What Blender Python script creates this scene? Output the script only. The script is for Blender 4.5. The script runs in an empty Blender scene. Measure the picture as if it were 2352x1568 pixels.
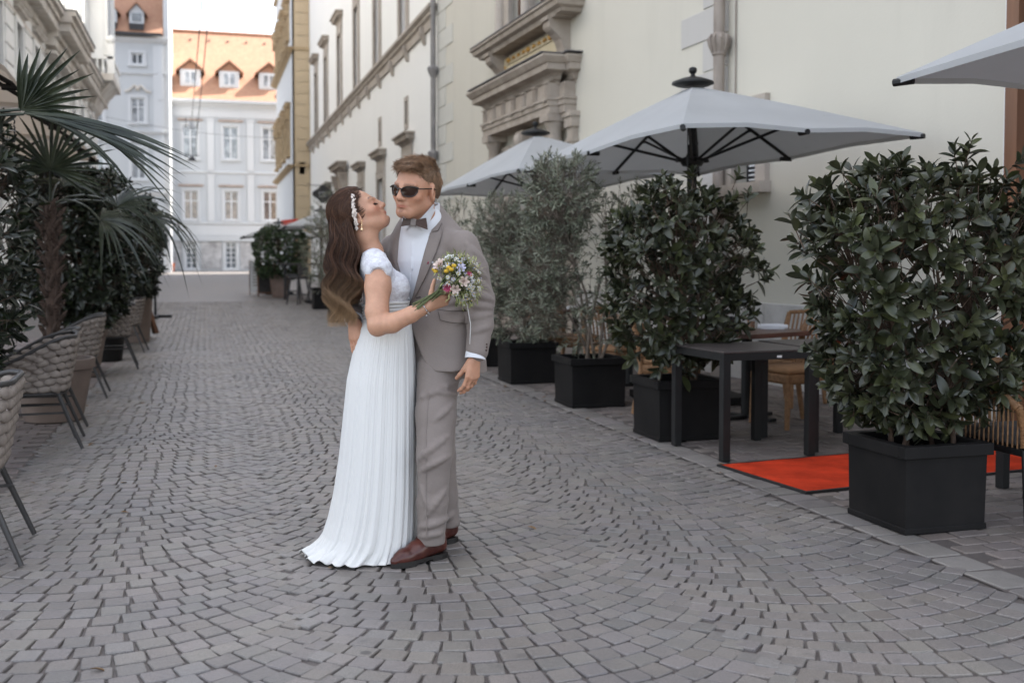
import bpy, bmesh, math, random
import numpy as np
from mathutils import Vector, Matrix, Quaternion
from mathutils.bvhtree import BVHTree

SC = bpy.context.scene
COL = SC.collection
PI = math.pi
# ------------------------------------------------------------------ camera
CAM_H, CAM_F, CAM_W = 1.33, 2450.0, 2352.0
PITCH = math.atan(96 / CAM_F); YAW = math.atan(0.289)
cd = bpy.data.cameras.new('camera')
cam = bpy.data.objects.new('camera', cd); COL.objects.link(cam)
cam.location = (0, 0, CAM_H)
cam.rotation_euler = (PI / 2 - PITCH, 0, -YAW)
cd.sensor_fit = 'HORIZONTAL'; cd.sensor_width = 36.0
cd.lens = 36.0 * CAM_F / CAM_W
cd.shift_y = -88.0 / CAM_W
cd.clip_start = 0.05; cd.clip_end = 1500
cd.dof.use_dof = True; cd.dof.focus_distance = 4.75; cd.dof.aperture_fstop = 2.6
SC.camera = cam
# ------------------------------------------------------------------ sky, sun, exposure
SUN_DIR = Vector((0.64, 0.20, 0.74)).normalized()        # towards the sun
w = bpy.data.worlds.new('World'); SC.world = w; w.use_nodes = True
nt = w.node_tree; nt.nodes.clear()
sky = nt.nodes.new('ShaderNodeTexSky'); sky.sky_type = 'NISHITA'; sky.sun_disc = False
sky.sun_elevation = math.asin(SUN_DIR.z)
sky.sun_rotation = math.atan2(SUN_DIR.x, SUN_DIR.y)
sky.altitude = 350; sky.air_density = 1.0; sky.dust_density = 1.6; sky.ozone_density = 1.0
bg = nt.nodes.new('ShaderNodeBackground'); bg.inputs['Strength'].default_value = 0.13
wo = nt.nodes.new('ShaderNodeOutputWorld')
# broken bright cloud over the whole dome, added beyond the streaks to whiten skylight
tcw = nt.nodes.new('ShaderNodeTexCoord'); mpw = nt.nodes.new('ShaderNodeMapping')
mpw.inputs['Scale'].default_value = (1.2, 1.2, 4.0)
nzw = nt.nodes.new('ShaderNodeTexNoise'); nzw.inputs['Scale'].default_value = 1.6; nzw.inputs['Detail'].default_value = 6
rmw = nt.nodes.new('ShaderNodeMapRange')
rmw.inputs['From Min'].default_value = 0.36; rmw.inputs['From Max'].default_value = 0.66
rmw.inputs['To Max'].default_value = 0.75
mxw = nt.nodes.new('ShaderNodeMix'); mxw.data_type = 'RGBA'
mxw.inputs['B'].default_value = (7.6, 7.4, 7.2, 1)
nt.links.new(tcw.outputs['Generated'], mpw.inputs['Vector']); nt.links.new(mpw.outputs[0], nzw.inputs['Vector'])
nt.links.new(nzw.outputs['Fac'], rmw.inputs['Value']); nt.links.new(rmw.outputs[0], mxw.inputs['Factor'])
nt.links.new(sky.outputs[0], mxw.inputs['A']); nt.links.new(mxw.outputs['Result'], bg.inputs['Color'])
nt.links.new(bg.outputs[0], wo.inputs['Surface'])
sd = bpy.data.lights.new('sun', 'SUN'); sd.energy = 4.4; sd.angle = math.radians(0.5); sd.color = (1.0, 0.93, 0.84)
so = bpy.data.objects.new('sun', sd); COL.objects.link(so)
so.rotation_euler = SUN_DIR.to_track_quat('Z', 'Y').to_euler()
SC.view_settings.view_transform = 'Standard'; SC.view_settings.look = 'None'
SC.view_settings.exposure = 1.85; SC.view_settings.gamma = 1.0
SC.view_settings.use_curve_mapping = False
SC.render.engine = 'CYCLES'
SC.cycles.max_bounces = 8; SC.cycles.diffuse_bounces = 4; SC.cycles.transparent_max_bounces = 8
SC.cycles.caustics_reflective = False; SC.cycles.caustics_refractive = False
SC.cycles.use_denoising = True

# ------------------------------------------------------------------ pixel helpers (photo measured at 2352 px wide)
_F = np.array([math.sin(YAW) * math.cos(PITCH), math.cos(YAW) * math.cos(PITCH), -math.sin(PITCH)])
_R = np.array([math.cos(YAW), -math.sin(YAW), 0.0]); _U = np.cross(_R, _F)
_O = np.array([0, 0, CAM_H])
def ray(u, v): return _F * CAM_F + _R * (u - 1176.0) - _U * (v - 784.0 + 88.0)
def gz(y): return 0.0 if y < 20 else 0.0127 * (y - 20)
def at_z(u, v, z=0.0):
    d = ray(u, v); return _O + d * ((z - CAM_H) / d[2])
def at_y(u, v, y):
    d = ray(u, v); return _O + d * (y / d[1])
def at_x(u, v, x):
    d = ray(u, v); return _O + d * (x / d[0])
WK = -0.0436; WC = 5.91 - WK * 10.41        # near right wall: x = WC + WK*y
def wall_x(y): return WC + WK * y

# ------------------------------------------------------------------ mesh helpers
class MB:
    """collects shapes of one part"""
    def __init__(s): s.v = []; s.f = []; s.mi = []; s.m = 0
    def add(s, vs, fs):
        n = len(s.v); s.v.extend([tuple(map(float, p)) for p in vs])
        for f in fs: s.f.append([i + n for i in f]); s.mi.append(s.m)
        return s
    def box(s, x0, x1, y0, y1, z0, z1, M=None, bev=0.0):
        if bev > 0:
            return s.bbox(x0, x1, y0, y1, z0, z1, bev, M)
        vs = [(x0, y0, z0), (x1, y0, z0), (x1, y1, z0), (x0, y1, z0), (x0, y0, z1), (x1, y0, z1), (x1, y1, z1), (x0, y1, z1)]
        if M is not None: vs = [M @ Vector(p) for p in vs]
        return s.add(vs, [(0, 3, 2, 1), (4, 5, 6, 7), (0, 1, 5, 4), (1, 2, 6, 5), (2, 3, 7, 6), (3, 0, 4, 7)])
    def bbox(s, x0, x1, y0, y1, z0, z1, b, M=None):
        bm = bmesh.new()
        bmesh.ops.create_cube(bm, size=1.0)
        for q in bm.verts:
            q.co = Vector(((x0 + x1) / 2 + q.co.x * (x1 - x0), (y0 + y1) / 2 + q.co.y * (y1 - y0), (z0 + z1) / 2 + q.co.z * (z1 - z0)))
        bmesh.ops.bevel(bm, geom=bm.edges[:], offset=b, segments=2, affect='EDGES', profile=0.5)
        return s.bm(bm, M)
    def bm(s, bm, M=None):
        bm.verts.index_update()
        vs = [(M @ q.co) if M is not None else q.co.copy() for q in bm.verts]
        fs = [[q.index for q in f.verts] for f in bm.faces]
        bm.free(); return s.add(vs, fs)
    def tube(s, pts, r, n=8, cap=True, ry=None):
        """tube along points; r number or list"""
        P = [Vector(p) for p in pts]; k = len(P)
        rs = r if isinstance(r, (list, tuple)) else [r] * k
        vs = []; T0 = None; N = None
        for i in range(k):
            t = (P[min(i + 1, k - 1)] - P[max(i - 1, 0)])
            if t.length < 1e-9: t = Vector((0, 0, 1))
            t.normalize()
            if N is None:
                N = t.orthogonal().normalized() if abs(t.z) > .9 else t.cross(Vector((0, 0, 1))).normalized()
            else:
                N = (N - t * N.dot(t)); N = N.normalized() if N.length > 1e-6 else t.orthogonal().normalized()
            B = t.cross(N)
            for j in range(n):
                a = 2 * PI * j / n + PI / n
                vs.append(P[i] + N * (math.cos(a) * rs[i]) + B * (math.sin(a) * (rs[i] if ry is None else ry)))
        fs = [(i * n + j, i * n + (j + 1) % n, (i + 1) * n + (j + 1) % n, (i + 1) * n + j) for i in range(k - 1) for j in range(n)]
        if cap: fs += [tuple(range(n))[::-1], tuple((k - 1) * n + j for j in range(n))]
        return s.add(vs, fs)
    def lathe(s, prof, c=(0, 0, 0), n=24, M=None):
        vs = []; k = len(prof)
        for r, z in prof:
            for j in range(n):
                a = 2 * PI * j / n
                p = Vector((c[0] + r * math.cos(a), c[1] + r * math.sin(a), c[2] + z)); vs.append(M @ p if M is not None else p)
        fs = [(i * n + j, i * n + (j + 1) % n, (i + 1) * n + (j + 1) % n, (i + 1) * n + j) for i in range(k - 1) for j in range(n)]
        if prof[0][0] > 1e-6: fs.append(tuple(range(n))[::-1])
        if prof[-1][0] > 1e-6: fs.append(tuple((k - 1) * n + j for j in range(n)))
        return s.add(vs, fs)
    def prism(s, poly, a, b, axis='y', M=None):
        """polygon (2D) extruded from a to b along axis"""
        def mk(p, t):
            q = {'x': (t, p[0], p[1]), 'y': (p[0], t, p[1]), 'z': (p[0], p[1], t)}[axis]
            return M @ Vector(q) if M is not None else Vector(q)
        n = len(poly); vs = [mk(p, a) for p in poly] + [mk(p, b) for p in poly]
        fs = [tuple(range(n))[::-1], tuple(range(n, 2 * n))] + [(i, (i + 1) % n, n + (i + 1) % n, n + i) for i in range(n)]
        return s.add(vs, fs)
    def ico(s, c, r, sub=1, sc=(1, 1, 1), M=None):
        bm = bmesh.new(); bmesh.ops.create_icosphere(bm, subdivisions=sub, radius=1)
        for q in bm.verts: q.co = Vector((c[0] + q.co.x * r * sc[0], c[1] + q.co.y * r * sc[1], c[2] + q.co.z * r * sc[2]))
        return s.bm(bm, M)
    def mesh(s, name, mats, smooth=None):
        me = bpy.data.meshes.new(name); me.from_pydata(s.v, [], s.f)
        mats = mats if isinstance(mats, (list, tuple)) else [mats]
        for m in mats: me.materials.append(m)
        if len(mats) > 1: me.polygons.foreach_set('material_index', s.mi)
        bm = bmesh.new(); bm.from_mesh(me); bmesh.ops.recalc_face_normals(bm, faces=bm.faces[:]); bm.to_mesh(me); bm.free()
        if smooth is not None:
            me.polygons.foreach_set('use_smooth', [True] * len(me.polygons)); me.set_sharp_from_angle(angle=math.radians(smooth))
        me.update(); return me
    def obj(s, name, mats, parent=None, smooth=None):
        return link(name, s.mesh(name, mats, smooth), parent)

def link(name, me, parent=None, M=None):
    o = bpy.data.objects.new(name, me); COL.objects.link(o)
    if parent is not None: o.parent = parent
    if M is not None: o.matrix_local = M
    return o
def tag(o, label=None, cat=None, group=None, kind=None):
    if label: o['label'] = label
    if cat: o['category'] = cat
    if group: o['group'] = group
    if kind: o['kind'] = kind
    return o
def thing(name, label, cat, loc=(0, 0, 0), rz=0.0, group=None):
    o = bpy.data.objects.new(name, None); COL.objects.link(o)
    o.location = loc; o.rotation_euler = (0, 0, rz); o.empty_display_size = .1
    return tag(o, label, cat, group)
def copy_tree(o, label=None, loc=None, rz=None, parent=None):
    c = o.copy(); COL.objects.link(c)
    if parent is not None: c.parent = parent
    if label: c['label'] = label
    if loc is not None: c.location = loc
    if rz is not None: c.rotation_euler = (0, 0, rz)
    for ch in list(o.children): copy_tree(ch, parent=c)
    return c
def color_attr(me, cols, name='tone'):
    a = me.attributes.new(name, 'FLOAT_COLOR', 'POINT')
    c = np.ones((len(me.vertices), 4), np.float32); cols = np.asarray(cols, np.float32)
    if cols.ndim == 1: c[:, :3] = cols[:, None]
    else: c[:, :3] = cols
    a.data.foreach_set('color', c.ravel())
def from_arrays(name, V, Fq, mat, smooth=True):
    me = bpy.data.meshes.new(name)
    V = np.asarray(V, np.float32); Fq = np.asarray(Fq, np.int32); n, k = Fq.shape
    me.vertices.add(len(V)); me.vertices.foreach_set('co', V.ravel())
    me.loops.add(n * k); me.loops.foreach_set('vertex_index', Fq.ravel())
    me.polygons.add(n); me.polygons.foreach_set('loop_start', np.arange(0, n * k, k, dtype=np.int32))
    me.polygons.foreach_set('loop_total', np.full(n, k, np.int32))
    if smooth: me.polygons.foreach_set('use_smooth', np.ones(n, bool))
    for m in (mat if isinstance(mat, (list, tuple)) else [mat]): me.materials.append(m)
    me.update(calc_edges=True); me.validate(); return me

# ------------------------------------------------------------------ materials
def srgb(r, g, b):
    return tuple(((c / 255) / 12.92 if c / 255 < .04045 else ((c / 255 + .055) / 1.055) ** 2.4) for c in (r, g, b))
class N:
    def __init__(s, name):
        s.m = bpy.data.materials.new(name); s.m.use_nodes = True; s.t = s.m.node_tree
        s.b = s.t.nodes['Principled BSDF']; s.out = s.t.nodes['Material Output']
    def n(s, kind, **kw):
        q = s.t.nodes.new(kind)
        for k, v in kw.items():
            if k in q.inputs: q.inputs[k].default_value = v
            else: setattr(q, k, v)
        return q
    def l(s, a, b): s.t.links.new(a, b)
    def coord(s, kind='Object', scale=(1, 1, 1)):
        tc = s.n('ShaderNodeTexCoord'); mp = s.n('ShaderNodeMapping'); mp.inputs['Scale'].default_value = scale
        s.l(tc.outputs[kind], mp.inputs['Vector']); return mp.outputs[0]
    def noise(s, vec, scale, detail=4, rough=.55):
        q = s.n('ShaderNodeTexNoise', Scale=scale, Detail=detail, Roughness=rough); s.l(vec, q.inputs['Vector']); return q.outputs['Fac']
    def ramp(s, fac, a, b, lo=0.0, hi=1.0):
        q = s.n('ShaderNodeMapRange'); q.inputs['From Min'].default_value = a; q.inputs['From Max'].default_value = b
        q.inputs['To Min'].default_value = lo; q.inputs['To Max'].default_value = hi; s.l(fac, q.inputs['Value']); return q.outputs[0]
    def mix(s, fac, A, B, mode='MIX'):
        q = s.n('ShaderNodeMix'); q.data_type = 'RGBA'; q.blend_type = mode
        for sock, val in (('Factor', fac), ('A', A), ('B', B)):
            if isinstance(val, (int, float)): q.inputs[sock].default_value = val
            elif isinstance(val, (tuple, list)): q.inputs[sock].default_value = (*val[:3], 1)
            else: s.l(val, q.inputs[sock])
        return q.outputs['Result']
    def bump(s, h, strength=.3, dist=.01, normal=None):
        q = s.n('ShaderNodeBump', Strength=strength, Distance=dist); s.l(h, q.inputs['Height'])
        if normal is not None: s.l(normal, q.inputs['Normal'])
        s.l(q.outputs[0], s.b.inputs['Normal']); return q.outputs[0]
    def attr(s, name='tone'):
        q = s.n('ShaderNodeAttribute'); q.attribute_name = name; return q.outputs['Color']
    def col(s, x):
        if isinstance(x, (tuple, list)): s.b.inputs['Base Color'].default_value = (*x[:3], 1)
        else: s.l(x, s.b.inputs['Base Color'])
    def set(s, **kw):
        for k, v in kw.items(): s.b.inputs[k.replace('_', ' ')].default_value = v
        return s
def pm(name, col, rough=.7, var=.18, scale=3.0, bump=.15, bscale=60.0, bdist=.004, metal=0.0, tone=False, coord='Object', stretch=(1, 1, 1), col2=None, spec=.4, trans=0.0, sheen=0.0):
    """a surface with uneven colour and fine relief"""
    n = N(name); v = n.coord(coord, stretch)
    f = n.noise(v, scale, 5, .6)
    c2 = col2 if col2 else tuple(c * (1 + var) for c in col); c1 = col if col2 else tuple(c * (1 - var) for c in col)
    c = n.mix(n.ramp(f, .32, .68), c1, c2)
    if tone: c = n.mix(1.0, c, n.attr(), 'MULTIPLY')
    n.col(c); n.set(Roughness=rough, Metallic=metal); n.b.inputs['Specular IOR Level'].default_value = spec
    if bump: n.bump(n.noise(v, bscale, 3, .6), bump, bdist)
    if trans: n.b.inputs['Transmission Weight'].default_value = trans
    if sheen: n.b.inputs['Sheen Weight'].default_value = sheen
    return n.m
# ------------------------------------------------------------------ materials used all over
def leaf_mat(name, c1, c2, rough=.35, sub=0.12):
    n = N(name); v = n.coord('Object')
    c = n.mix(n.ramp(n.noise(v, 7, 3), .35, .65), c1, c2)
    c = n.mix(1.0, c, n.attr(), 'MULTIPLY')
    n.col(c); n.set(Roughness=rough); n.b.inputs['Specular IOR Level'].default_value = .5
    tr = n.n('ShaderNodeBsdfTranslucent'); n.l(c, tr.inputs['Color'])
    ms = n.n('ShaderNodeMixShader'); ms.inputs[0].default_value = sub
    n.l(n.b.outputs[0], ms.inputs[1]); n.l(tr.outputs[0], ms.inputs[2]); n.l(ms.outputs[0], n.out.inputs['Surface'])
    return n.m
def granite():
    n = N('granite setts'); v = n.coord('Object'); g = n.coord('Object')
    geo = n.n('ShaderNodeNewGeometry')
    sp = n.noise(geo.outputs['Position'], 420, 2, .7)
    big = n.noise(geo.outputs['Position'], 1.1, 4, .6)
    c = n.mix(n.ramp(sp, .38, .62), (.118, .104, .094), (.268, .241, .221))
    c = n.mix(n.ramp(big, .40, .68), c, n.mix(.5, c, (.12, .115, .118)))
    st = n.noise(geo.outputs['Position'], 5.5, 3, .5)
    c = n.mix(n.ramp(st, .66, .76, 0, .55), c, (.07, .064, .062))
    vo = n.n('ShaderNodeTexVoronoi', Scale=2.6); n.l(geo.outputs['Position'], vo.inputs['Vector'])
    c = n.mix(n.ramp(vo.outputs['Distance'], .040, .062, .7, 0), c, (.05, .045, .044))
    c = n.mix(1.0, c, n.attr(), 'MULTIPLY')
    n.col(c); n.set(Roughness=.50); n.b.inputs['Specular IOR Level'].default_value = .45
    mid = n.noise(geo.outputs['Position'], 45, 3, .6)
    b1 = n.bump(mid, .35, .006); n.bump(sp, .35, .002, b1)
    return n.m
M_sett = granite()
def pavermat(name, a, b):
    n = N(name); geo = n.n('ShaderNodeNewGeometry')
    sp = n.noise(geo.outputs['Position'], 300, 2, .7); big = n.noise(geo.outputs['Position'], 2.2, 4, .6)
    c = n.mix(n.ramp(sp, .35, .65), a, b)
    c = n.mix(n.ramp(big, .45, .7, 0, .6), c, tuple(x * .55 for x in a))
    c = n.mix(1.0, c, n.attr(), 'MULTIPLY'); n.col(c); n.set(Roughness=.7)
    n.bump(n.noise(geo.outputs['Position'], 60, 3, .6), .3, .005); return n.m
M_paver = pavermat('terrace pavers', (.135, .112, .100), (.235, .200, .182))
M_paverL = pavermat('reddish pavers', (.150, .120, .112), (.235, .196, .186))
M_kerb = pavermat('kerb stone', (.145, .130, .12), (.235, .215, .20))
def jointmat():
    n = N('sand joints'); geo = n.n('ShaderNodeNewGeometry'); sx = n.n('ShaderNodeSeparateXYZ'); n.l(geo.outputs['Position'], sx.inputs[0])
    a = n.mix(n.noise(geo.outputs['Position'], 90, 4, .7), (.055, .046, .042), (.15, .128, .115))
    br = n.n('ShaderNodeTexBrick'); br.inputs['Color1'].default_value = (.215, .198, .190, 1); br.inputs['Color2'].default_value = (.18, .165, .157, 1)
    br.inputs['Mortar'].default_value = (.14, .128, .12, 1); br.inputs['Scale'].default_value = 1.0
    br.inputs['Brick Width'].default_value = .11; br.inputs['Row Height'].default_value = .105; br.inputs['Mortar Size'].default_value = .008
    wv = n.n('ShaderNodeVectorMath', operation='ADD'); n.l(geo.outputs['Position'], wv.inputs[0])
    sn = n.n('ShaderNodeMath', operation='SINE'); ml = n.n('ShaderNodeMath', operation='MULTIPLY'); ml.inputs[1].default_value = 2 * PI / 1.46
    n.l(sx.outputs['X'], ml.inputs[0]); n.l(ml.outputs[0], sn.inputs[0])
    m2 = n.n('ShaderNodeMath', operation='MULTIPLY'); m2.inputs[1].default_value = .15; n.l(sn.outputs[0], m2.inputs[0])
    cx = n.n('ShaderNodeCombineXYZ'); n.l(m2.outputs[0], cx.inputs['Y']); n.l(cx.outputs[0], wv.inputs[1]); n.l(wv.outputs[0], br.inputs['Vector'])
    c = n.mix(n.ramp(sx.outputs['Y'], 32.3, 32.6), a, br.outputs['Color'])
    n.col(c); n.set(Roughness=.58); n.bump(n.noise(geo.outputs['Position'], 80, 4, .7), .5, .008); return n.m
M_joint = jointmat()

# ------------------------------------------------------------------ street and terraces
def sheet(name, x0, x1, ys, dz, mat):
    b = MB(); 
    for i in range(len(ys) - 1):
        b.add([(x0, ys[i], gz(ys[i]) + dz), (x1, ys[i], gz(ys[i]) + dz), (x1, ys[i + 1], gz(ys[i + 1]) + dz), (x0, ys[i + 1], gz(ys[i + 1]) + dz)], [(0, 1, 2, 3)])
    return tag(b.obj(name, mat), kind='structure')
street = sheet('street', -60, 60, [-30, 20, 40, 60, 80, 140, 400], -0.011, M_joint)
street['label'] = 'grey granite sett street laid in arcs'

rng = random.Random(7)
def stone_variant(r, thick=.02, cut=.10, soft=.05):
    """unit stone 1x1, top at z=0, uneven rounded corners; returns verts, faces"""
    ring = []
    for (sx, sy) in ((-1, -1), (1, -1), (1, 1), (-1, 1)):
        cx, cy = sx * .5 * (1 + r.uniform(-.06, .03)), sy * .5 * (1 + r.uniform(-.06, .03))
        c = cut * r.uniform(.4, 1.5)
        p, q = (cx - sx * c, cy), (cx, cy - sy * c)
        ring += [p, q] if sx * sy < 0 else [q, p]
    # keep the ring going round
    ring.sort(key=lambda p: math.atan2(p[1], p[0]))
    k = len(ring); vs = []
    hz = [r.uniform(-.0015, .0015) for _ in ring]
    for p in ring: vs.append((p[0], p[1], -thick))
    for p, h in zip(ring, hz): vs.append((p[0] * .99, p[1] * .99, -.0042 + h))
    for p, h in zip(ring, hz): vs.append((p[0] * (1 - 2 * soft), p[1] * (1 - 2 * soft), h * .6))
    fs = []
    for lv in (0, 1):
        for j in range(k): fs.append((lv * k + j, lv * k + (j + 1) % k, (lv + 1) * k + (j + 1) % k, (lv + 1) * k + j))
    fs.append(tuple(2 * k + j for j in range(k)))
    return vs, fs
def lay_stones(items, parent, name, mat, nvar, n_single, seed, cut=.10, soft=.05):
    """items: (x, y, w, d, angle). Nearest ones in view become stones of their own, the rest one mesh."""
    r = random.Random(seed)
    var = [stone_variant(r, cut=cut, soft=soft) for _ in range(nvar)]; tones = [r.uniform(.84, 1.10) for _ in range(nvar)]
    tint = [(t * (1 + r.uniform(-.02, .03)), t, t * (1 + r.uniform(-.05, .02))) for t in tones]
    meshes = []
    for (vs, fs), tn in zip(var, tint):
        me = bpy.data.meshes.new(name); me.from_pydata(vs, [], fs); me.materials.append(mat); color_attr(me, np.tile(tn, (len(vs), 1)))
        meshes.append(me)
    def vis(x, y):
        d = np.array([x, y, 0]) - _O; z = d @ _F
        if z < .5: return False
        u = 1176 + CAM_F * (d @ _R) / z; v = 696 - CAM_F * (d @ _U) / z
        return -20 < u < 2372 and v < 1590
    order = sorted(range(len(items)), key=lambda i: (not vis(items[i][0], items[i][1]), items[i][0] ** 2 + items[i][1] ** 2))
    V = []; Fc = []; C = []
    for rank, i in enumerate(order):
        x, y, wd, dp, an = items[i]; k = r.randrange(nvar); vs, fs = var[k]
        z = gz(y) + r.uniform(-.003, .002)
        M = Matrix.Translation((x, y, z)) @ Matrix.Rotation(an, 4, 'Z') @ Matrix.Rotation(r.uniform(-.02, .02), 4, 'X') @ Matrix.Rotation(r.uniform(-.02, .02), 4, 'Y')
        S = Matrix.Diagonal((wd, dp, 1, 1))
        if rank < n_single:
            o = bpy.data.objects.new(name, meshes[k]); COL.objects.link(o); o.parent = parent; o.matrix_local = M @ S
        else:
            A = np.array(M @ S); b = len(V) and sum(len(q) for q in V)
            P = np.c_[np.array(vs), np.ones(len(vs))] @ A.T
            V.append(P[:, :3]); C.append(np.tile(np.array(tint[k]) * r.uniform(.94, 1.06), (len(vs), 1))); Fc.append((fs, len(vs)))
    allf = []; off = 0
    for fs, n in Fc:
        allf += [[q + off for q in f] for f in fs]; off += n
    me = bpy.data.meshes.new(name + '_field'); me.from_pydata(np.concatenate(V).tolist(), [], allf); me.materials.append(mat)
    color_attr(me, np.concatenate(C)); o = link(name + '_field', me, parent); tag(o, kind='stuff'); return o

# segmental arcs, 1.46 m wide, bulging towards the viewer
items = []
PW, RISE = 1.46, .33; RAD = ((PW / 2) ** 2 + RISE ** 2) / (2 * RISE); half = math.asin(PW / 2 / RAD)
for band, xc in enumerate((2.46, 1.05, -.38, -1.84)):
    xc = [2.50, 1.05, -.40, -1.86][band]
    nrow = int(31 / .108)
    for i in range(nrow):
        y0 = 1.7 + i * .108 + rng.uniform(-.003, .003)
        a = -half + rng.uniform(0, .05)
        while a < half - .02:
            step = rng.uniform(.096, .112) / RAD
            if abs(a) > half * .8: step *= .85
            am = a + step / 2; a += step
            x = xc + RAD * math.sin(am); y = y0 + RAD - RAD * math.cos(am)
            if x > 3.10 or x < -1.12 or y > 32.3: continue
            if y < 1.9: continue
            gap = rng.uniform(.006, .011)
            items.append((x + rng.uniform(-.003, .003), y + rng.uniform(-.003, .003), step * RAD - gap, .108 * (.955 - .30 * (abs(am) / half) ** 2 * .6) - rng.uniform(.003, .010), am + rng.uniform(-.018, .018)))
lay_stones(items, street, 'cobblestone', M_sett, 24, 300, 3, cut=.07, soft=.032)

terrace = sheet('terrace_pavement', 3.32, 12.0, [-10, 20, 40, 56], -0.0075, M_joint); terrace['label'] = 'brownish paved terrace strip by the pale wall'
items = []
y = 1.6; row = 0
while y < 27:
    x = 3.33 + (.09 if row % 2 else 0)
    while x < min(wall_x(y) - .02, 7.2):
        wd = rng.uniform(.155, .185); 
        if x < .95 * y + .6: items.append((x + wd / 2, y + .06, wd - .009, .123 - .009, rng.uniform(-.012, .012)))
        x += wd
    y += .123; row += 1
lay_stones(items, terrace, 'paver', M_paver, 14, 300, 5, cut=.05, soft=.04)
terraceL = sheet('side_terrace_pavement', -12.0, -1.13, [-10, 20, 40, 58], -0.0075, M_joint); terraceL['label'] = 'reddish paving under the rope chairs'
items = []
y = 5.0; row = 0
while y < 20:
    x = -1.14 - (.1 if row % 2 else 0)
    while x > -3.2:
        wd = rng.uniform(.18, .21); items.append((x - wd / 2, y + .05, wd - .01, .104 - .01, rng.uniform(-.012, .012))); x -= wd
    y += .104; row += 1
lay_stones(items, terraceL, 'paver', M_paverL, 10, 60, 6, cut=.05, soft=.04)
kerb = sheet('kerb', 3.105, 3.32, [-10, 20, 40, 56], -0.006, M_joint); kerb['label'] = 'row of pale kerb stones between street and terrace'
items = []; y = 1.6
while y < 20:
    L = rng.uniform(.16, .27); items.append((3.215, y + L / 2, .195, L - .012, rng.uniform(-.01, .01))); y += L
lay_stones(items, kerb, 'kerb_stone', M_kerb, 12, 60, 9, cut=.05, soft=.035)
# ------------------------------------------------------------------ building materials
def plaster(name, col, stain=.12):
    n = N(name); geo = n.n('ShaderNodeNewGeometry'); p = geo.outputs['Position']
    c = n.mix(n.ramp(n.noise(p, .35, 5, .6), .3, .7), tuple(x * (1 - stain * .5) for x in col), col)
    mp = n.n('ShaderNodeMapping'); mp.inputs['Scale'].default_value = (2.2, 2.2, .25); n.l(p, mp.inputs['Vector'])
    c = n.mix(n.ramp(n.noise(mp.outputs[0], .8, 5, .65), .52, .85, 0, .35), c, tuple(x * (1 - 2.2 * stain) for x in col))
    n.col(c); n.set(Roughness=.88); n.b.inputs['Specular IOR Level'].default_value = .2
    n.bump(n.noise(p, 35, 5, .65), .25, .006); return n.m
def stone(name, a, b, scale=3.0, dark=.35):
    n = N(name); geo = n.n('ShaderNodeNewGeometry'); p = geo.outputs['Position']
    c = n.mix(n.ramp(n.noise(p, scale, 6, .65), .3, .7), a, b)
    c = n.mix(n.ramp(n.noise(p, scale * 4, 5, .7), .55, .75, 0, dark), c, tuple(x * .45 for x in a))
    n.col(c); n.set(Roughness=.85); n.b.inputs['Specular IOR Level'].default_value = .25
    n.bump(n.noise(p, 40, 5, .7), .4, .006); return n.m
M_wall = plaster('pale plaster', (.565, .535, .462)); M_wallfar = plaster('whitewashed plaster', (.80, .79, .755), .06)
M_quoin = plaster('greyish plaster', (.475, .455, .43)); M_quoinfar = plaster('off-white plaster', (.54, .53, .485), .08)
M_stone = stone('weathered sandstone', (.27, .225, .185), (.44, .385, .33)); M_stonef = stone('light sandstone', (.33, .285, .24), (.47, .42, .37), 2.0, .2)
M_plinth = stone('plinth stone', (.38, .36, .34), (.60, .575, .55), 2.6, .45)
M_lead = pm('dark sheet metal', (.10, .095, .10), .5, .2, 4, .1)
M_panel = stone('ochre inscription panel', (.50, .42, .28), (.61, .53, .38), 5, .15)
M_gold = pm('gilded relief', (.50, .27, .06), .45, .4, 30, .4, 90)
M_pipe = pm('weathered copper pipe', (.20, .165, .14), .6, .35, 6, .3, 50, stretch=(1, 1, .3), col2=(.32, .275, .235))
M_pipe2 = pm('grey iron pipe', (.15, .14, .135), .55, .3, 6, .3, 50, stretch=(1, 1, .3), col2=(.28, .26, .25))
M_ochre = plaster('ochre plaster', (.55, .435, .29), .12); M_ochred = stone('ochre stone trim', (.36, .26, .15), (.48, .36, .22), 4, .3)
M_white = plaster('pale blue white plaster', (.50, .52, .535), .07); M_whitet = plaster('white stucco trim', (.59, .60, .605), .05)
M_grey = plaster('cool grey plaster', (.55, .565, .575), .12); M_greyt = plaster('grey stucco trim', (.62, .63, .64), .08)
M_left = plaster('warm white plaster', (.80, .80, .775), .06); M_leftst = stone('stained stucco', (.50, .445, .385), (.72, .695, .65), 1.6, .15)
M_tan = pm('tan lintel', (.42, .33, .28), .8); M_frame = pm('white window paint', (.72, .73, .74), .5, .06, 3, 0)
M_wood = pm('brown door wood', (.16, .075, .040), .45, .35, 6, .25, 80, stretch=(1, 1, .08)); M_dark = pm('dark interior', (.02, .02, .022), .8, .3, 2, 0)
M_iron = pm('dark iron', (.035, .033, .034), .5, .3, 8, .2)
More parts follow.
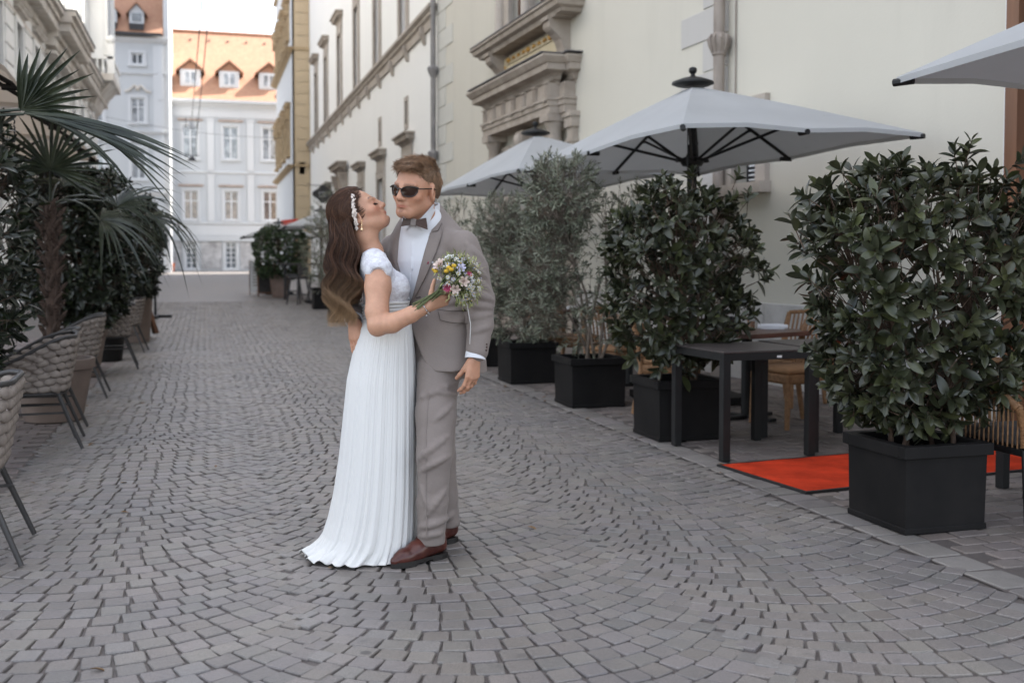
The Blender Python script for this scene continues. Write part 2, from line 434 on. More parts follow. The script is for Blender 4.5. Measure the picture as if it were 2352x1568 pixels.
def rooftile(name, a, b, mortar):
    n = N(name); v = n.coord('Object'); geo = n.n('ShaderNodeNewGeometry')
    sx = n.n('ShaderNodeSeparateXYZ'); n.l(geo.outputs['Position'], sx.inputs[0])
    cx = n.n('ShaderNodeCombineXYZ'); n.l(sx.outputs['X'], cx.inputs['X']); n.l(sx.outputs['Z'], cx.inputs['Y'])
    br = n.n('ShaderNodeTexBrick'); n.l(cx.outputs[0], br.inputs['Vector']); br.inputs['Scale'].default_value = 1.0
    br.inputs['Brick Width'].default_value = .2; br.inputs['Row Height'].default_value = .17; br.inputs['Mortar Size'].default_value = .012
    br.inputs['Color1'].default_value = (*a, 1); br.inputs['Color2'].default_value = (*b, 1); br.inputs['Mortar'].default_value = (*mortar, 1)
    c = n.mix(n.ramp(n.noise(geo.outputs['Position'], 1.2, 5, .7), .35, .7, 0, .5), br.outputs['Color'], tuple(x * .7 for x in a))
    n.col(c); n.set(Roughness=.85); n.bump(br.outputs['Fac'], .6, .02); return n.m
M_roof = rooftile('terracotta roof tiles', (.42, .235, .145), (.36, .185, .115), (.24, .13, .085))
def glassmat(name, tint, rough=.06):
    n = N(name); geo = n.n('ShaderNodeNewGeometry')
    c = n.mix(n.ramp(n.noise(geo.outputs['Position'], 2.5, 2), .4, .6), tuple(x * .5 for x in tint), tint)
    n.col(c); n.set(Roughness=rough); n.b.inputs['Specular IOR Level'].default_value = .9; return n.m
M_glass = glassmat('window glass', (.16, .18, .20)); M_glassw = glassmat('window glass over curtains', (.38, .40, .42)); M_glassb = glassmat('window glass over brown room', (.24, .19, .165))

def wobj(mb, name, mat, root, smooth=None, label=None):
    """part with world-space vertices under a placed thing"""
    o = mb.obj(name, mat, None, smooth); o.parent = root
    par = Matrix.Identity(4); q = root
    chain = []
    while q is not None: chain.append(q); q = q.parent
    for q in reversed(chain):
        par = par @ (q.matrix_parent_inverse if q.parent else Matrix.Identity(4)) @ q.matrix_basis
    o.matrix_parent_inverse = par.inverted()
    if label: o['label'] = label
    return o
def holed_wall(mb, M, x0, x1, z0, z1, holes, depth=.22, back=.6, y=0.0):
    """wall face in local x/z with rectangular openings, reveals and a solid back"""
    xs = sorted({x0, x1, *[h[0] for h in holes], *[h[1] for h in holes]}); zs = sorted({z0, z1, *[h[2] for h in holes], *[h[3] for h in holes]})
    for i in range(len(xs) - 1):
        for j in range(len(zs) - 1):
            cx, cz = (xs[i] + xs[i + 1]) / 2, (zs[j] + zs[j + 1]) / 2
            if any(h[0] < cx < h[1] and h[2] < cz < h[3] for h in holes): continue
            mb.add([M @ Vector(p) for p in ((xs[i], y, zs[j]), (xs[i + 1], y, zs[j]), (xs[i + 1], y, zs[j + 1]), (xs[i], y, zs[j + 1]))], [(0, 1, 2, 3)])
    for a, b, c, d in [h[:4] for h in holes]:
        q = [(a, c), (b, c), (b, d), (a, d)]
        for k in range(4):
            p, r = q[k], q[(k + 1) % 4]
            mb.add([M @ Vector(t) for t in ((p[0], y, p[1]), (r[0], y, r[1]), (r[0], y - depth, r[1]), (p[0], y - depth, p[1]))], [(0, 1, 2, 3)])
    mb.box(x0, x1, y - back, y - depth - .12, z0, z1, M)
def window(root, M, x0, x1, z0, z1, depth=.18, cols=2, rows=(.62,), fw=.07, glass=None, frame=None, name='window', y=0.0, curtain=False):
    """sash set back in its opening: window (frame) with a pane per light"""
    frame = frame or M_frame; glass = glass or M_glass
    f = MB(); d0, d1 = y - depth, y - depth + .07
    f.box(x0, x0 + fw, d0, d1, z0, z1, M); f.box(x1 - fw, x1, d0, d1, z0, z1, M)
    f.box(x0 + fw, x1 - fw, d0, d1, z0, z0 + fw, M); f.box(x0 + fw, x1 - fw, d0, d1, z1 - fw, z1, M)
    xi = [x0 + fw + (x1 - x0 - 2 * fw) * k / cols for k in range(cols + 1)]
    for x in xi[1:-1]: f.box(x - fw * .45, x + fw * .45, d0, d1 - .012, z0 + fw, z1 - fw, M)
    zi = [z0 + fw] + [z0 + fw + (z1 - z0 - 2 * fw) * r for r in rows] + [z1 - fw]
    for z in zi[1:-1]:
        for k in range(cols): f.box(xi[k] + (fw * .45 if k else 0), xi[k + 1] - (fw * .45 if k < cols - 1 else 0), d0, d1 - .02, z - fw * .35, z + fw * .35, M)
    w = wobj(f, name, frame, root)
    for k in range(cols):
        for j in range(len(zi) - 1):
            g = MB(); g.box(xi[k] + .005, xi[k + 1] - .005, d0 + .012, d0 + .022, zi[j] + .005, zi[j + 1] - .005, M)
            wobj(g, 'pane', glass, w)
    return w
def surround(mb, M, x0, x1, z0, z1, w=.18, p=.05, y=0.0, sill=True):
    """frame band round an opening, proud of the wall"""
    mb.box(x0 - w, x0, y - .02, y + p, z0, z1, M); mb.box(x1, x1 + w, y - .02, y + p, z0, z1, M)
    mb.box(x0 - w, x1 + w, y - .02, y + p + .003, z1, z1 + w, M)
    if sill: mb.box(x0 - w - .04, x1 + w + .04, y - .02, y + p + .08, z0 - .12, z0, M)
CORN = [(0, 0), (.02, 0), (.05, .05), (.10, .07), (.12, .12), (.16, .16), (.30, .20), (.30, .30), (.33, .31), (.40, .40), (.40, .43), (0, .46)]
def cornice(mb, M, x0, x1, z, prof=CORN, sx=1.0, sz=1.0, y=0.0, ret=True):
    """moulded band: profile (out, up) run along x with mitred returns to the wall"""
    k = len(prof); vs = []
    for x, sgn in ((x0, -1), (x1, 1)):
        for o, h in prof: vs.append(M @ Vector((x + sgn * (o * sx if ret else 0), y + o * sx, z + h * sz)))
    fs = [(i, i + 1, k + i + 1, k + i) for i in range(k - 1)]
    mb.add(vs, fs)
    for x, sgn in ((x0, -1), (x1, 1)):
        if ret:
            a = [M @ Vector((x + sgn * o * sx, y + o * sx, z + h * sz)) for o, h in prof]; b = [M @ Vector((x + sgn * o * sx, y - .02, z + h * sz)) for o, h in prof]
            mb.add(a + b, [(i, i + 1, k + i + 1, k + i) for i in range(k - 1)])
    return mb

# wall frames: local x = along the wall (away), y = out into the street, z up
dn = Vector((WK, 1, 0)).normalized(); nn = Vector((-1, WK, 0)).normalized()
MN = Matrix(((dn.x, nn.x, 0, WC), (dn.y, nn.y, 0, 0), (0, 0, 1, 0), (0, 0, 0, 1)))
XF = 5.28
MF = Matrix(((0, -1, 0, XF), (1, 0, 0, 0), (0, 0, 1, 0), (0, 0, 0, 1)))
# ================================================================== right palace, near part with the portal
pal = thing('palace_building', 'long pale plastered palace with brown stone portal, small windows and downpipes on the right', 'building', (5.6, 18, 0))
b = MB(); holes = [(10.60, 11.12, 2.2, 2.95), (16.95, 17.9, 5.3, 8.6), (18.15, 19.1, 5.3, 8.6), (17.0, 19.0, 0, 3.45)]
holed_wall(b, MN, 6.97, 24.62, -.05, 20, holes, .2)
holed_wall(b, MN, 1.0, 6.97, 4.2, 20, [], .2)
wobj(b, 'wall', M_wall, pal)
# plinth stones, joints left open
y = 7.0
while y < 16.0:
    L = rng.uniform(1.0, 1.5); e = min(y + L, 16.05)
    b = MB(); b.box(y + .006, e - .006, -.05, .035 + rng.uniform(-.004, .006), -.03, .875 + rng.uniform(-.005, .005), MN, bev=.012); wobj(b, 'plinth_stone', M_plinth, pal); y = e
for y in (21.3, 22.4, 23.5):
    b = MB(); b.box(y + .006, y + 1.09, -.05, .035, -.03, .875, MN, bev=.012); wobj(b, 'plinth_stone', M_plinth, pal)
# quoins
def quoins(M, xs_long, xs_short, z0, h, n, par, mat, p=.016):
    for i in range(n):
        a, c = xs_long if i % 2 == 0 else xs_short
        b = MB(); b.box(a, c, -.05, p, z0 + i * h + .008, z0 + (i + 1) * h - .008, M, bev=.006); wobj(b, 'quoin', mat, par)
quoins(MN, (23.26, 24.55), (23.85, 24.55), 1.83, .4335, 18, pal, M_quoinfar)
quoins(MN, (11.30, 12.44), (11.30, 11.88), .96, .3775, 24, pal, M_quoin)
# side window with louvres
b = MB(); surround(b, MN, 10.60, 11.12, 2.2, 2.95, .2, .06); wn = wobj(b, 'window', M_stonef, pal)
b = MB(); b.box(10.60, 11.12, -.19, -.15, 2.2, 2.95, MN); wobj(b, 'backing', M_dark, wn)
for k in range(7):
    b = MB(); b.box(10.64, 10.90, -.12, -.045, 2.24 + k * .052, 2.255 + k * .052, MN @ Matrix.Translation((0, 0, 0))); wobj(b, 'slat', M_frame, wn)
# portal
pc = 18.0
b = MB(); b.box(16.55, 17.0, -.05, .10, 0, 3.45, MN); b.box(19.0, 19.45, -.05, .10, 0, 3.45, MN)
arch = [(17.0 + 0, 2.35)] + [(pc - math.cos(t) * 1.0, 2.35 + math.sin(t) * 1.0) for t in np.linspace(0, PI, 17)] + [(19.0, 2.35), (19.0, 3.45), (17.0, 3.45)]
for i in range(16):
    t0, t1 = PI * i / 16, PI * (i + 1) / 16
    p = [(pc - math.cos(t0), 2.35 + math.sin(t0)), (pc - math.cos(t1), 2.35 + math.sin(t1)), (pc - math.cos(t1) * (1 if 0 < i < 15 else 1), 3.45), (pc - math.cos(t0), 3.45)]
    b.prism(p, -.05, .09, 'y', MN)
port = wobj(b, 'portal', M_stone, pal)
b = MB(); b.box(17.0, 19.0, -.3, -.24, 0, 3.45, MN); wobj(b, 'door', M_wood, port)
b = MB()
for k in range(20):
    t0, t1 = PI * k / 20, PI * (k + 1) / 20
    for r0, r1, yy in ((1.0, 1.18, .14),):
        p = [(pc - math.cos(t) * r, 2.35 + math.sin(t) * r) for t, r in ((t0, r0), (t1, r0), (t1, r1), (t0, r1))]
        b.prism(p, .08, yy, 'y', MN)
wobj(b, 'archivolt', M_stone, port)
b = MB(); b.prism([(pc - .13, 3.2), (pc + .13, 3.2), (pc + .19, 3.60), (pc - .19, 3.60)], .08, .26, 'y', MN); b.ico((pc, .27, 3.42), .13, 2, (1, .7, 1.2), MN); wobj(b, 'keystone', M_stone, port, 40)
colp = [(.15, 0), (.15, .10), (.13, .14), (.125, .20), (.128, 1.6), (.112, 3.05), (.112, 3.20), (.13, 3.22), (.13, 3.25), (.112, 3.27), (.112, 3.42), (.14, 3.47), (.165, 3.53), (.165, 3.56)]
for cx, cy in ((16.42, .20), (19.60, .20)):
    b = MB(); cxw = MN @ Vector((cx, cy, 0)); b.lathe(colp, cxw, 20); b.box(cx - .19, cx + .19, cy - .19, cy + .19, 3.56, 3.68, MN); wobj(b, 'column', M_stone, port, 40)
for cx in (16.0, 20.0):
    b = MB(); b.box(cx - .12, cx + .12, -.05, .10, 0, 3.44, MN); b.box(cx - .16, cx + .16, -.05, .14, 3.44, 3.60, MN); b.box(cx - .14, cx + .14, -.05, .12, 3.21, 3.26, MN); b.box(cx - .19, cx + .19, -.05, .17, 3.60, 3.68, MN); wobj(b, 'pilaster', M_stone, port)
b = MB()
b.box(15.98, 20.04, -.05, .20, 3.68, 3.80, MN); b.box(15.96, 20.06, -.05, .225, 3.80, 3.885, MN)
b.box(15.94, 20.08, -.05, .25, 3.885, 3.925, MN)
b.box(16.22, 19.82, .19, .36, 3.68, 3.80, MN); b.box(16.20, 19.84, .21, .385, 3.80, 3.885, MN); b.box(16.18, 19.86, .24, .41, 3.885, 3.925, MN)
b.box(16.0, 20.02, -.05, .19, 3.925, 4.16, MN); b.box(16.24, 19.80, .18, .345, 3.925, 4.16, MN)
wobj(b, 'entablature', M_stone, port)
for k in range(7):
    x = 16.34 + k * (3.36 / 6)
    b = MB(); b.box(x - .075, x + .075, .34, .372, 3.925, 4.15, MN)
    for q in (-.045, 0, .045): b.box(x + q - .012, x + q + .012, .37, .384, 3.95, 4.13, MN)
    b.box(x - .085, x + .085, .34, .40, 4.15, 4.175, MN); b.box(x - .07, x + .07, .40, .425, 3.865, 3.885, MN)
    wobj(b, 'triglyph', M_stone, port)
b = MB(); cornice(b, MN, 15.98, 20.04, 4.13, CORN, .62, .95, 0); wobj(b, 'cornice', M_stone, port)
b = MB(); cornice(b, MN, 16.24, 19.80, 4.135, CORN, .95, .95, .215); wobj(b, 'cornice', M_stone, port)
b = MB(); b.box(15.70, 20.30, -.02, .27, 4.567, 4.585, MN); b.box(15.96, 20.08, -.02, .60, 4.574, 4.592, MN); wobj(b, 'lead_flashing', M_lead, port)
# inscription panel between consoles, ledge and double window above
b = MB(); b.box(16.6, 19.3, -.05, .06, 4.58, 5.10, MN); pan = wobj(b, 'inscription_panel', M_panel, port)
b = MB(); b.box(16.55, 19.35, .05, .085, 4.96, 5.09, MN); b.box(16.55, 16.68, .05, .085, 4.59, 4.96, MN); b.box(19.2, 19.35, .05, .085, 4.59, 4.96, MN); wobj(b, 'border', M_panel, pan)
for k in range(9):
    x = 16.9 + k * .27; b = MB(); b.ico((x, .10, 5.02), .06 if k in (0, 4, 8) else .035, 1, (1.3, .7, .9), MN)
    b.tube([MN @ Vector(p) for p in ((x - .1, .095, 5.0), (x - .03, .10, 5.05), (x + .05, .10, 5.0))], .012, 5); wobj(b, 'gilded_ornament', M_gold, pan, 50)
for k in range(5):
    b = MB(); b.ico((19.27, .095, 4.64 + k * .07), .035, 1, (.8, .6, 1), MN); wobj(b, 'gilded_ornament', M_gold, pan, 50)
cons = [(.0, 4.58), (.11, 4.58), (.12, 4.66), (.13, 4.75), (.17, 4.86), (.25, 4.95), (.32, 5.0), (.36, 5.05), (.36, 5.14), (.40, 5.15), (.40, 5.21), (0, 5.21)]
for x in (16.22, 19.35):
    b = MB(); b.prism([(p[0], p[1]) for p in cons], x, x + .30, 'x', MN); wobj(b, 'console', M_stone, port)
b = MB(); cornice(b, MN, 16.1, 19.78, 5.19, [(0, 0), (.36, 0), (.38, .05), (.46, .08), (.48, .15), (.52, .17), (.52, .20), (0, .22)], .95, 1.0); b.box(16.0, 19.85, -.05, .34, 5.17, 5.22, MN); wobj(b, 'ledge', M_stone, port)
b = MB(); b.box(15.64, 20.24, -.02, .50, 5.408, 5.424, MN); wobj(b, 'lead_flashing', M_lead, port)
b = MB()
for x0, x1 in ((16.45, 16.95), (17.9, 18.15), (19.1, 19.75)):
    b.box(x0, x1, -.05, .09, 5.42, 8.6, MN)
b.box(16.4, 19.8, -.05, .11, 8.6, 8.95, MN); wd = wobj(b, 'window', M_stonef, pal)
for x in (16.62, 18.02, 19.5):
    b = MB(); b.lathe([(.13, 5.42), (.13, 5.55), (.10, 5.6), (.095, 8.3), (.13, 8.6)], MN @ Vector((x, .12, 0)), 14); wobj(b, 'mullion', M_stonef, wd, 40)
window(pal, MN, 16.95, 17.9, 5.42, 8.6, .17, 2, (.3, .65), .06, M_glass, M_wood); window(pal, MN, 18.15, 19.1, 5.42, 8.6, .17, 2, (.3, .65), .06, M_glass, M_wood)
# downpipes
def pipe(x, off, r, z1, collars, mat, M, par):
    q = M @ Vector((x, off, 0)); b = MB(); b.tube([(q.x, q.y, -.05), (q.x, q.y, z1)], r, 16); p = wobj(b, 'drainpipe', mat, par, 40)
    for z, fancy in collars:
        b = MB()
        if fancy:
            b.lathe([(r, -.13), (r + .018, -.11), (r + .012, -.08), (r + .035, -.02), (r + .05, .05), (r + .03, .10), (r + .01, .13), (r, .14)], (q.x, q.y, z), 16)
            for k in range(10):
                a = 2 * PI * k / 10; b.tube([(q.x + math.cos(a) * (r + d), q.y + math.sin(a) * (r + d), z + h) for d, h in ((.016, -.09), (.045, 0), (.058, .07), (.03, .12))], [.008, .018, .02, .008], 6)
        else: b.lathe([(r, -.05), (r + .02, -.04), (r + .024, 0), (r + .02, .04), (r, .05)], (q.x, q.y, z), 16)
        b.box(x - .012, x + .012, -.03, off, z - .02, z + .02, M)
        wobj(b, 'collar', mat, p, 40)
    return p
pipe(11.28, .13, .066, 20, [(3.82, True), (1.9, False)], M_pipe, MN, pal)
b = MB(); b.tube([MN @ Vector((11.10, .02, 0)), MN @ Vector((11.10, .02, 20))], .009, 6); wobj(b, 'cable', M_pipe, pal)
pipe(24.50, .13, .062, 20, [(5.72, True), (3.77, True), (8.6, False), (2.4, True)], M_pipe2, MN, pal)
# entrance at the near end of the wall
b = MB(); b.box(6.925, 6.975, -.2, .06, 0, 4.2, MN); en = wobj(b, 'door_trim', M_frame, pal)
b = MB(); b.box(6.80, 6.925, -.2, .10, 0, 4.2, MN); b.box(3.0, 6.97, -.2, .10, 4.2, 4.36, MN); wobj(b, 'door_frame', M_wood, pal)
b = MB(); b.box(6.70, 6.80, -.22, -.16, 0, 4.2, MN); b.box(5.75, 5.85, -.22, -.12, 0, 4.2, MN); b.box(4.8, 4.9, -.22, -.12, 0, 4.2, MN); b.box(3.0, 6.7, -.22, -.12, 2.9, 3.0, MN); dr = wobj(b, 'door', M_iron, pal)
b = MB(); b.box(3.0, 6.72, -.30, -.24, 0, 4.2, MN); wobj(b, 'pane', M_glass, dr)

# ================================================================== right palace, far part
pf = thing('palace_wing', 'white palace wing with brown window hoods and bracketed string course beyond the iron pipe', 'building', (5.6, 40, 0))
uw = [28.75, 33.3, 37.95, 42.75, 47.6, 51.8]; lw = [28.3, 32.7, 37.0, 46.8]
holes = [(y - .5, y + .5, 7.36, 10.25) for y in uw] + [(y - .55, y + .55, gz(y), 3.85) for y in lw] + [(41.0, 42.6, gz(41), 3.9)] + [(28.3, 28.56, 5.0, 5.6), (32.75, 33.0, 5.0, 5.62)]
b = MB(); holed_wall(b, MF, 24.62, 55.3, -.05, 20, holes, .25)
b.add([MF @ Vector(p) for p in ((24.62, 0, -.05), (24.62, 0, 20))] + [MN @ Vector((24.62, 0, 20)), MN @ Vector((24.62, 0, -.05))], [(0, 1, 2, 3)])
wobj(b, 'wall', M_wallfar, pf)
b = MB(); cornice(b, MF, 24.75, 55.1, 7.02, [(0, 0), (.05, .0), (.06, .06), (.12, .10), (.12, .16), (.20, .22), (.20, .30), (0, .33)]); b.box(24.7, 55.2, -.05, .06, 6.86, 7.02, MF); wobj(b, 'string_course', M_stonef, pf)
y = 25.9
while y < 55:
    b = MB(); b.prism([(0, 6.62), (.05, 6.62), (.12, 6.8), (.15, 6.86), (.15, 7.03), (0, 7.03)], y - .09, y + .09, 'x', MF); wobj(b, 'bracket', M_stonef, pf); y += 2.28
for y in uw:
    b = MB(); surround(b, MF, y - .5, y + .5, 7.36, 10.25, .22, .07, sill=False); b.box(y - .74, y + .74, -.02, .06, 10.47, 10.72, MF)
    w_ = wobj(b, 'window', M_stonef, pf)
    b = MB(); cornice(b, MF, y - .72, y + .72, 10.72, [(0, 0), (.04, 0), (.10, .07), (.22, .12), (.24, .22), (.30, .26), (.30, .30), (0, .33)]); wobj(b, 'hood', M_stone, w_)
    f = MB()
    for k in (0, 1):
        xa = y - .42 + k * .44; f.box(xa, xa + .05, -.2, -.14, 7.36, 10.25, MF); f.box(xa + .36, xa + .40, -.2, -.14, 7.36, 10.25, MF)
        for z in (8.3, 9.3): f.box(xa, xa + .40, -.2, -.15, z, z + .05, MF)
    wobj(f, 'frame', M_wood, w_); g = MB(); g.box(y - .5, y + .5, -.245, -.22, 7.36, 10.25, MF); wobj(g, 'pane', M_glassb, w_)
for y in lw:
    b = MB(); surround(b, MF, y - .55, y + .55, gz(y), 3.85, .20, .06, sill=False); b.box(y - .72, y + .72, -.02, .05, 4.05, 4.42, MF); b.box(y - .74, y + .74, -.02, .08, 4.05, 4.09, MF)
    w_ = wobj(b, 'doorway', M_stonef, pf)
    b = MB(); cornice(b, MF, y - .70, y + .70, 4.42, [(0, 0), (.04, 0), (.10, .07), (.20, .10), (.22, .20), (.28, .23), (.28, .27), (0, .30)]); wobj(b, 'hood', M_stone, w_)
    g = MB(); g.box(y - .55, y + .55, -.24, -.20, gz(y), 3.85, MF); wobj(g, 'door', M_wood, w_)
b = MB(); surround(b, MF, 41.0, 42.6, gz(41), 3.9, .25, .10, sill=False)
b.box(40.6, 43.0, -.02, .14, 4.15, 4.7, MF)
d_ = wobj(b, 'portal', M_stone, pf)
b = MB(); cornice(b, MF, 40.6, 43.0, 4.7, CORN, .9, .9, .1); wobj(b, 'hood', M_stone, d_)
for x in (40.62, 42.72):
    b = MB(); b.prism([(.1, 3.9), (.2, 3.95), (.24, 4.2), (.34, 4.5), (.38, 4.7), (.1, 4.7)], x, x + .26, 'x', MF); wobj(b, 'bracket', M_stone, d_)
g = MB(); g.box(41.0, 42.6, -.24, -.20, gz(41), 3.9, MF); wobj(g, 'door', M_wood, d_)
for x0, x1, z0, z1 in ((28.3, 28.56, 5.0, 5.6), (32.75, 33.0, 5.0, 5.62)):
    b = MB(); surround(b, MF, x0, x1, z0, z1, .13, .03, sill=False); b.box(x0 - .13, x1 + .13, -.02, .03, z0 - .13, z0, MF); w_ = wobj(b, 'slit_window', M_stonef, pf); g = MB(); g.box(x0, x1, -.24, -.2, z0, z1, MF); wobj(g, 'pane', M_dark, w_)
# eaves far above (they shade the lane)
b = MB(); b.box(1, 24.6, -.5, .7, 20, 20.4, MN); wobj(b, 'eaves', M_stone, pal)
b = MB(); b.box(24.6, 55.3, -.5, .7, 20, 20.4, MF); wobj(b, 'eaves', M_stone, pf)
b = MB(); b.prism([(.7, 20.4), (-6, 25.0), (-12, 20.4)], 1, 24.6, 'x', MN); wobj(b, 'roof', M_roof, pal)
b = MB(); b.prism([(.7, 20.4), (-6, 25.0), (-12, 20.4)], 24.6, 55.3, 'x', MF); wobj(b, 'roof', M_roof, pf)

# ================================================================== ochre house that steps into the street
yl = thing('ochre_house', 'ochre yellow house with a narrow side wall facing the lane and profiled window hoods', 'building', (6, 60, gz(60)))
XY = 4.42; Y0 = 55.36; Y1 = 67.5
MY = Matrix(((0, -1, 0, XY), (1, 0, 0, 0), (0, 0, 1, 0), (0, 0, 0, 1)))
b = MB(); b.box(XY + .10, 14, Y0, Y0 + .5, 0, 27); wobj(b, 'side_wall', M_ochre, yl)
for k in list(range(-10, -1)) + list(range(16)):
    z = 6.35 + k * .58; b = MB(); b.box(XY + .12, 5.6, Y0 - .028, Y0, z + .012, z + .568); wobj(b, 'rusticated_course', M_ochre, yl)
b = MB(); wy = [57.6, 60.6, 63.6, 66.3]
holed_wall(b, MY, Y0, Y1, .3, 27, [(y - .5, y + .5, 6.9, 9.0) for y in wy] + [(y - .5, y + .5, 12.9, 14.4) for y in wy] + [(y - .5, y + .5, 16.9, 18.4) for y in wy], .2); wobj(b, 'front_wall', M_whitet, yl)
for z, s in ((6.02, .7), (11.88, .85), (20.2, 1.2)):
    b = MB(); cornice(b, MY, Y0 + .1, Y1, z, CORN, s, .7 * s); b.box(XY - .04, 5.27, Y0 - .10, Y0 + .02, z + .12, z + .32 * s); wobj(b, 'cornice', M_ochred, yl)
for y in wy:
    for z0, z1, big in ((6.9, 9.0, 1.0), (12.9, 14.4, 1.1), (16.9, 18.4, .9)):
        b = MB(); surround(b, MY, y - .5, y + .5, z0, z1, .2, .12); w_ = wobj(b, 'window', M_ochred, yl)
        b = MB(); cornice(b, MY, y - .8, y + .8, z1 + .2, CORN, .72 * big, .8); b.box(y - .75, y - .55, -.02, .25, z1 - .3, z1 + .25, MY); b.box(y + .55, y + .75, -.02, .25, z1 - .3, z1 + .25, MY); wobj(b, 'hood', M_ochred, w_)
        g = MB(); g.box(y - .5, y + .5, -.19, -.15, z0, z1, MY); wobj(g, 'pane', M_glass, w_)
# ================================================================== white house closing the street
YW = 75.0; G0 = gz(75)
wh = thing('white_townhouse', 'pale blue white townhouse with orange tiled roof and three dormers closing the street', 'building', (2, 80, G0))
MW = Matrix(((1, 0, 0, 0), (0, -1, 0, YW), (0, 0, 1, 0), (0, 0, 0, 1)))     # local y out towards us
wc = [-.76, 1.86, 4.43, 7.0, 9.6]
holes = [(x - .50, x + .50, 8.22, 10.45) for x in wc] + [(x - .48, x + .48, 4.12, 6.10) for x in wc] + [(x - .37, x + .37, G0 + .1, 2.66) for x in (-.78, 1.80, 4.4, 7.0)]
b = MB(); holed_wall(b, MW, -2.22, 14, .3, 12.1, holes, .22, 8.0); wobj(b, 'wall', M_white, wh)
b = MB(); cornice(b, MW, -2.2, 13.8, 11.62, CORN, 1.25, 1.2, 0); b.box(-2.22, 14, -.02, .05, 11.0, 11.62, MW); b.box(-2.22, 14, -.02, .09, 11.5, 11.56, MW); wobj(b, 'eaves_cornice', M_whitet, wh)
b = MB(); cornice(b, MW, -2.22, 14, 7.22, [(0, 0), (.05, .02), (.10, .08), (.10, .14), (0, .18)], 1, 1, 0, False); wobj(b, 'string_course', M_whitet, wh)
b = MB(); cornice(b, MW, -2.22, 14, 3.78, [(0, 0), (.08, .02), (.14, .08), (.14, .18), (0, .22)], 1, 1, 0, False); b.box(-2.22, 14, -.02, .06, 3.08, 3.78, MW); wobj(b, 'string_course', M_whitet, wh)
b = MB(); b.box(-2.22, 14, -.02, .16, 2.70, 3.06, MW); wobj(b, 'shop_fascia', M_grey, wh)
for i, x in enumerate(wc):
    for z0, z1, hood, gl in ((8.22, 10.45, 10.72, M_glassw), (4.12, 6.10, 6.34, M_glassb)):
        hw = .5 if z0 > 8 else .48
        b = MB(); surround(b, MW, x - hw, x + hw, z0, z1, .13, .05); sr = wobj(b, 'window_surround', M_whitet, wh)
        window(wh, MW, x - hw, x + hw, z0, z1, .16, 2, (.66,), .09, gl)
        b = MB(); cornice(b, MW, x - .68, x + .68, hood, [(0, 0), (.05, 0), (.16, .06), (.16, .12), (0, .16)]); wobj(b, 'hood', M_tan, sr)
for x in (-2.0, .55, 3.15, 5.72, 8.3):
    for z0, z1 in ((7.45, 10.95), (4.02, 7.2)):
        b = MB(); b.box(x - .22, x + .22, -.02, .07, z0, z1, MW); b.box(x - .26, x + .26, -.02, .10, z1 - .18, z1, MW); wobj(b, 'pilaster', M_whitet, wh)
for x0, x1 in ((-1.95, -1.42), (-.14, 1.18), (2.42, 3.75), (5.0, 6.3)):
    b = MB(); b.box(x0, x1, -.02, .04, G0 + .12, 2.62, MW); wobj(b, 'marble_panel', stone('grey veined marble %.1f' % x0, (.22, .21, .21), (.66, .65, .64), 1.7, .5) if x0 < -1.9 else bpy.data.materials['grey veined marble -1.9'], wh)
for x in (-.78, 1.80, 4.4, 7.0):
    window(wh, MW, x - .37, x + .37, G0 + .12, 2.66, .12, 2, (.2, .4, .6, .8), .07, M_glass, name='glazed_door')
    b = MB(); surround(b, MW, x - .37, x + .37, G0 + .12, 2.66, .16, .07); wobj(b, 'door_surround', M_whitet, wh)
# roof and dormers
ZE, ZR, DR = 12.1, 17.95, 6.6
b = MB(); b.add([(-2.45, YW - .35, ZE - .02), (14, YW - .35, ZE - .02), (14, YW + DR, ZR), (-2.45, YW + DR, ZR), (14, YW + 2 * DR, ZE), (-2.45, YW + 2 * DR, ZE)], [(0, 1, 2, 3), (3, 2, 4, 5), (3, 5, 0), (1, 4, 2)])
b.box(-2.45, 14, YW - .42, YW - .30, ZE - .12, ZE - .03); rf = wobj(b, 'roof', M_roof, wh)
b = MB(); b.tube([(-2.5, YW + DR, ZR + .05), (14, YW + DR, ZR + .05)], .13, 8); wobj(b, 'ridge', M_roof, rf)
for k in range(12):
    b = MB(); b.box(-2.1 + k * 1.3, -1.98 + k * 1.3, YW + DR - 1.0, YW + DR - .88, ZR - .82, ZR - .66); wobj(b, 'snow_hook', M_lead, rf)
sl = (ZR - ZE) / (DR + .35)
for x in (-.72, 1.83, 4.48, 7.1):
    y0 = YW + .95; z0 = ZE + sl * (y0 - YW + .35) - .02; hz = 1.12; yb_ = y0 + 1.6
    b = MB(); b.box(x - .66, x + .66, y0, y0 + 2.2, z0 - .1, z0 + hz); dm = wobj(b, 'dormer', M_whitet, wh)
    b = MB(); p = [(x - .95, z0 + hz - .16), (x, z0 + hz + .62), (x + .95, z0 + hz - .16), (x + .95, z0 + hz - .06), (x, z0 + hz + .74), (x - .95, z0 + hz - .06)]
    b.prism(p, y0 - .22, y0 + 2.6, 'y'); b.prism([(x - .66, z0 + hz), (x + .66, z0 + hz), (x, z0 + hz + .58)], y0, y0 + 2.2, 'y'); wobj(b, 'dormer_roof', M_roof, dm)
    f = MB(); f.box(x - .40, x + .40, y0 - .05, y0 - .005, z0 + .14, z0 + 1.0); wobj(f, 'dormer_frame', M_frame, dm)
    for q in (-.2, .2):
        g = MB(); g.box(x + q - .15, x + q + .15, y0 - .065, y0 - .052, z0 + .2, z0 + .94); wobj(g, 'pane', M_glassw, dm)
b = MB(); b.box(-2.44, 14, YW - .52, YW - .42, ZE - .14, ZE - .02); wobj(b, 'gutter', M_greyt, wh)
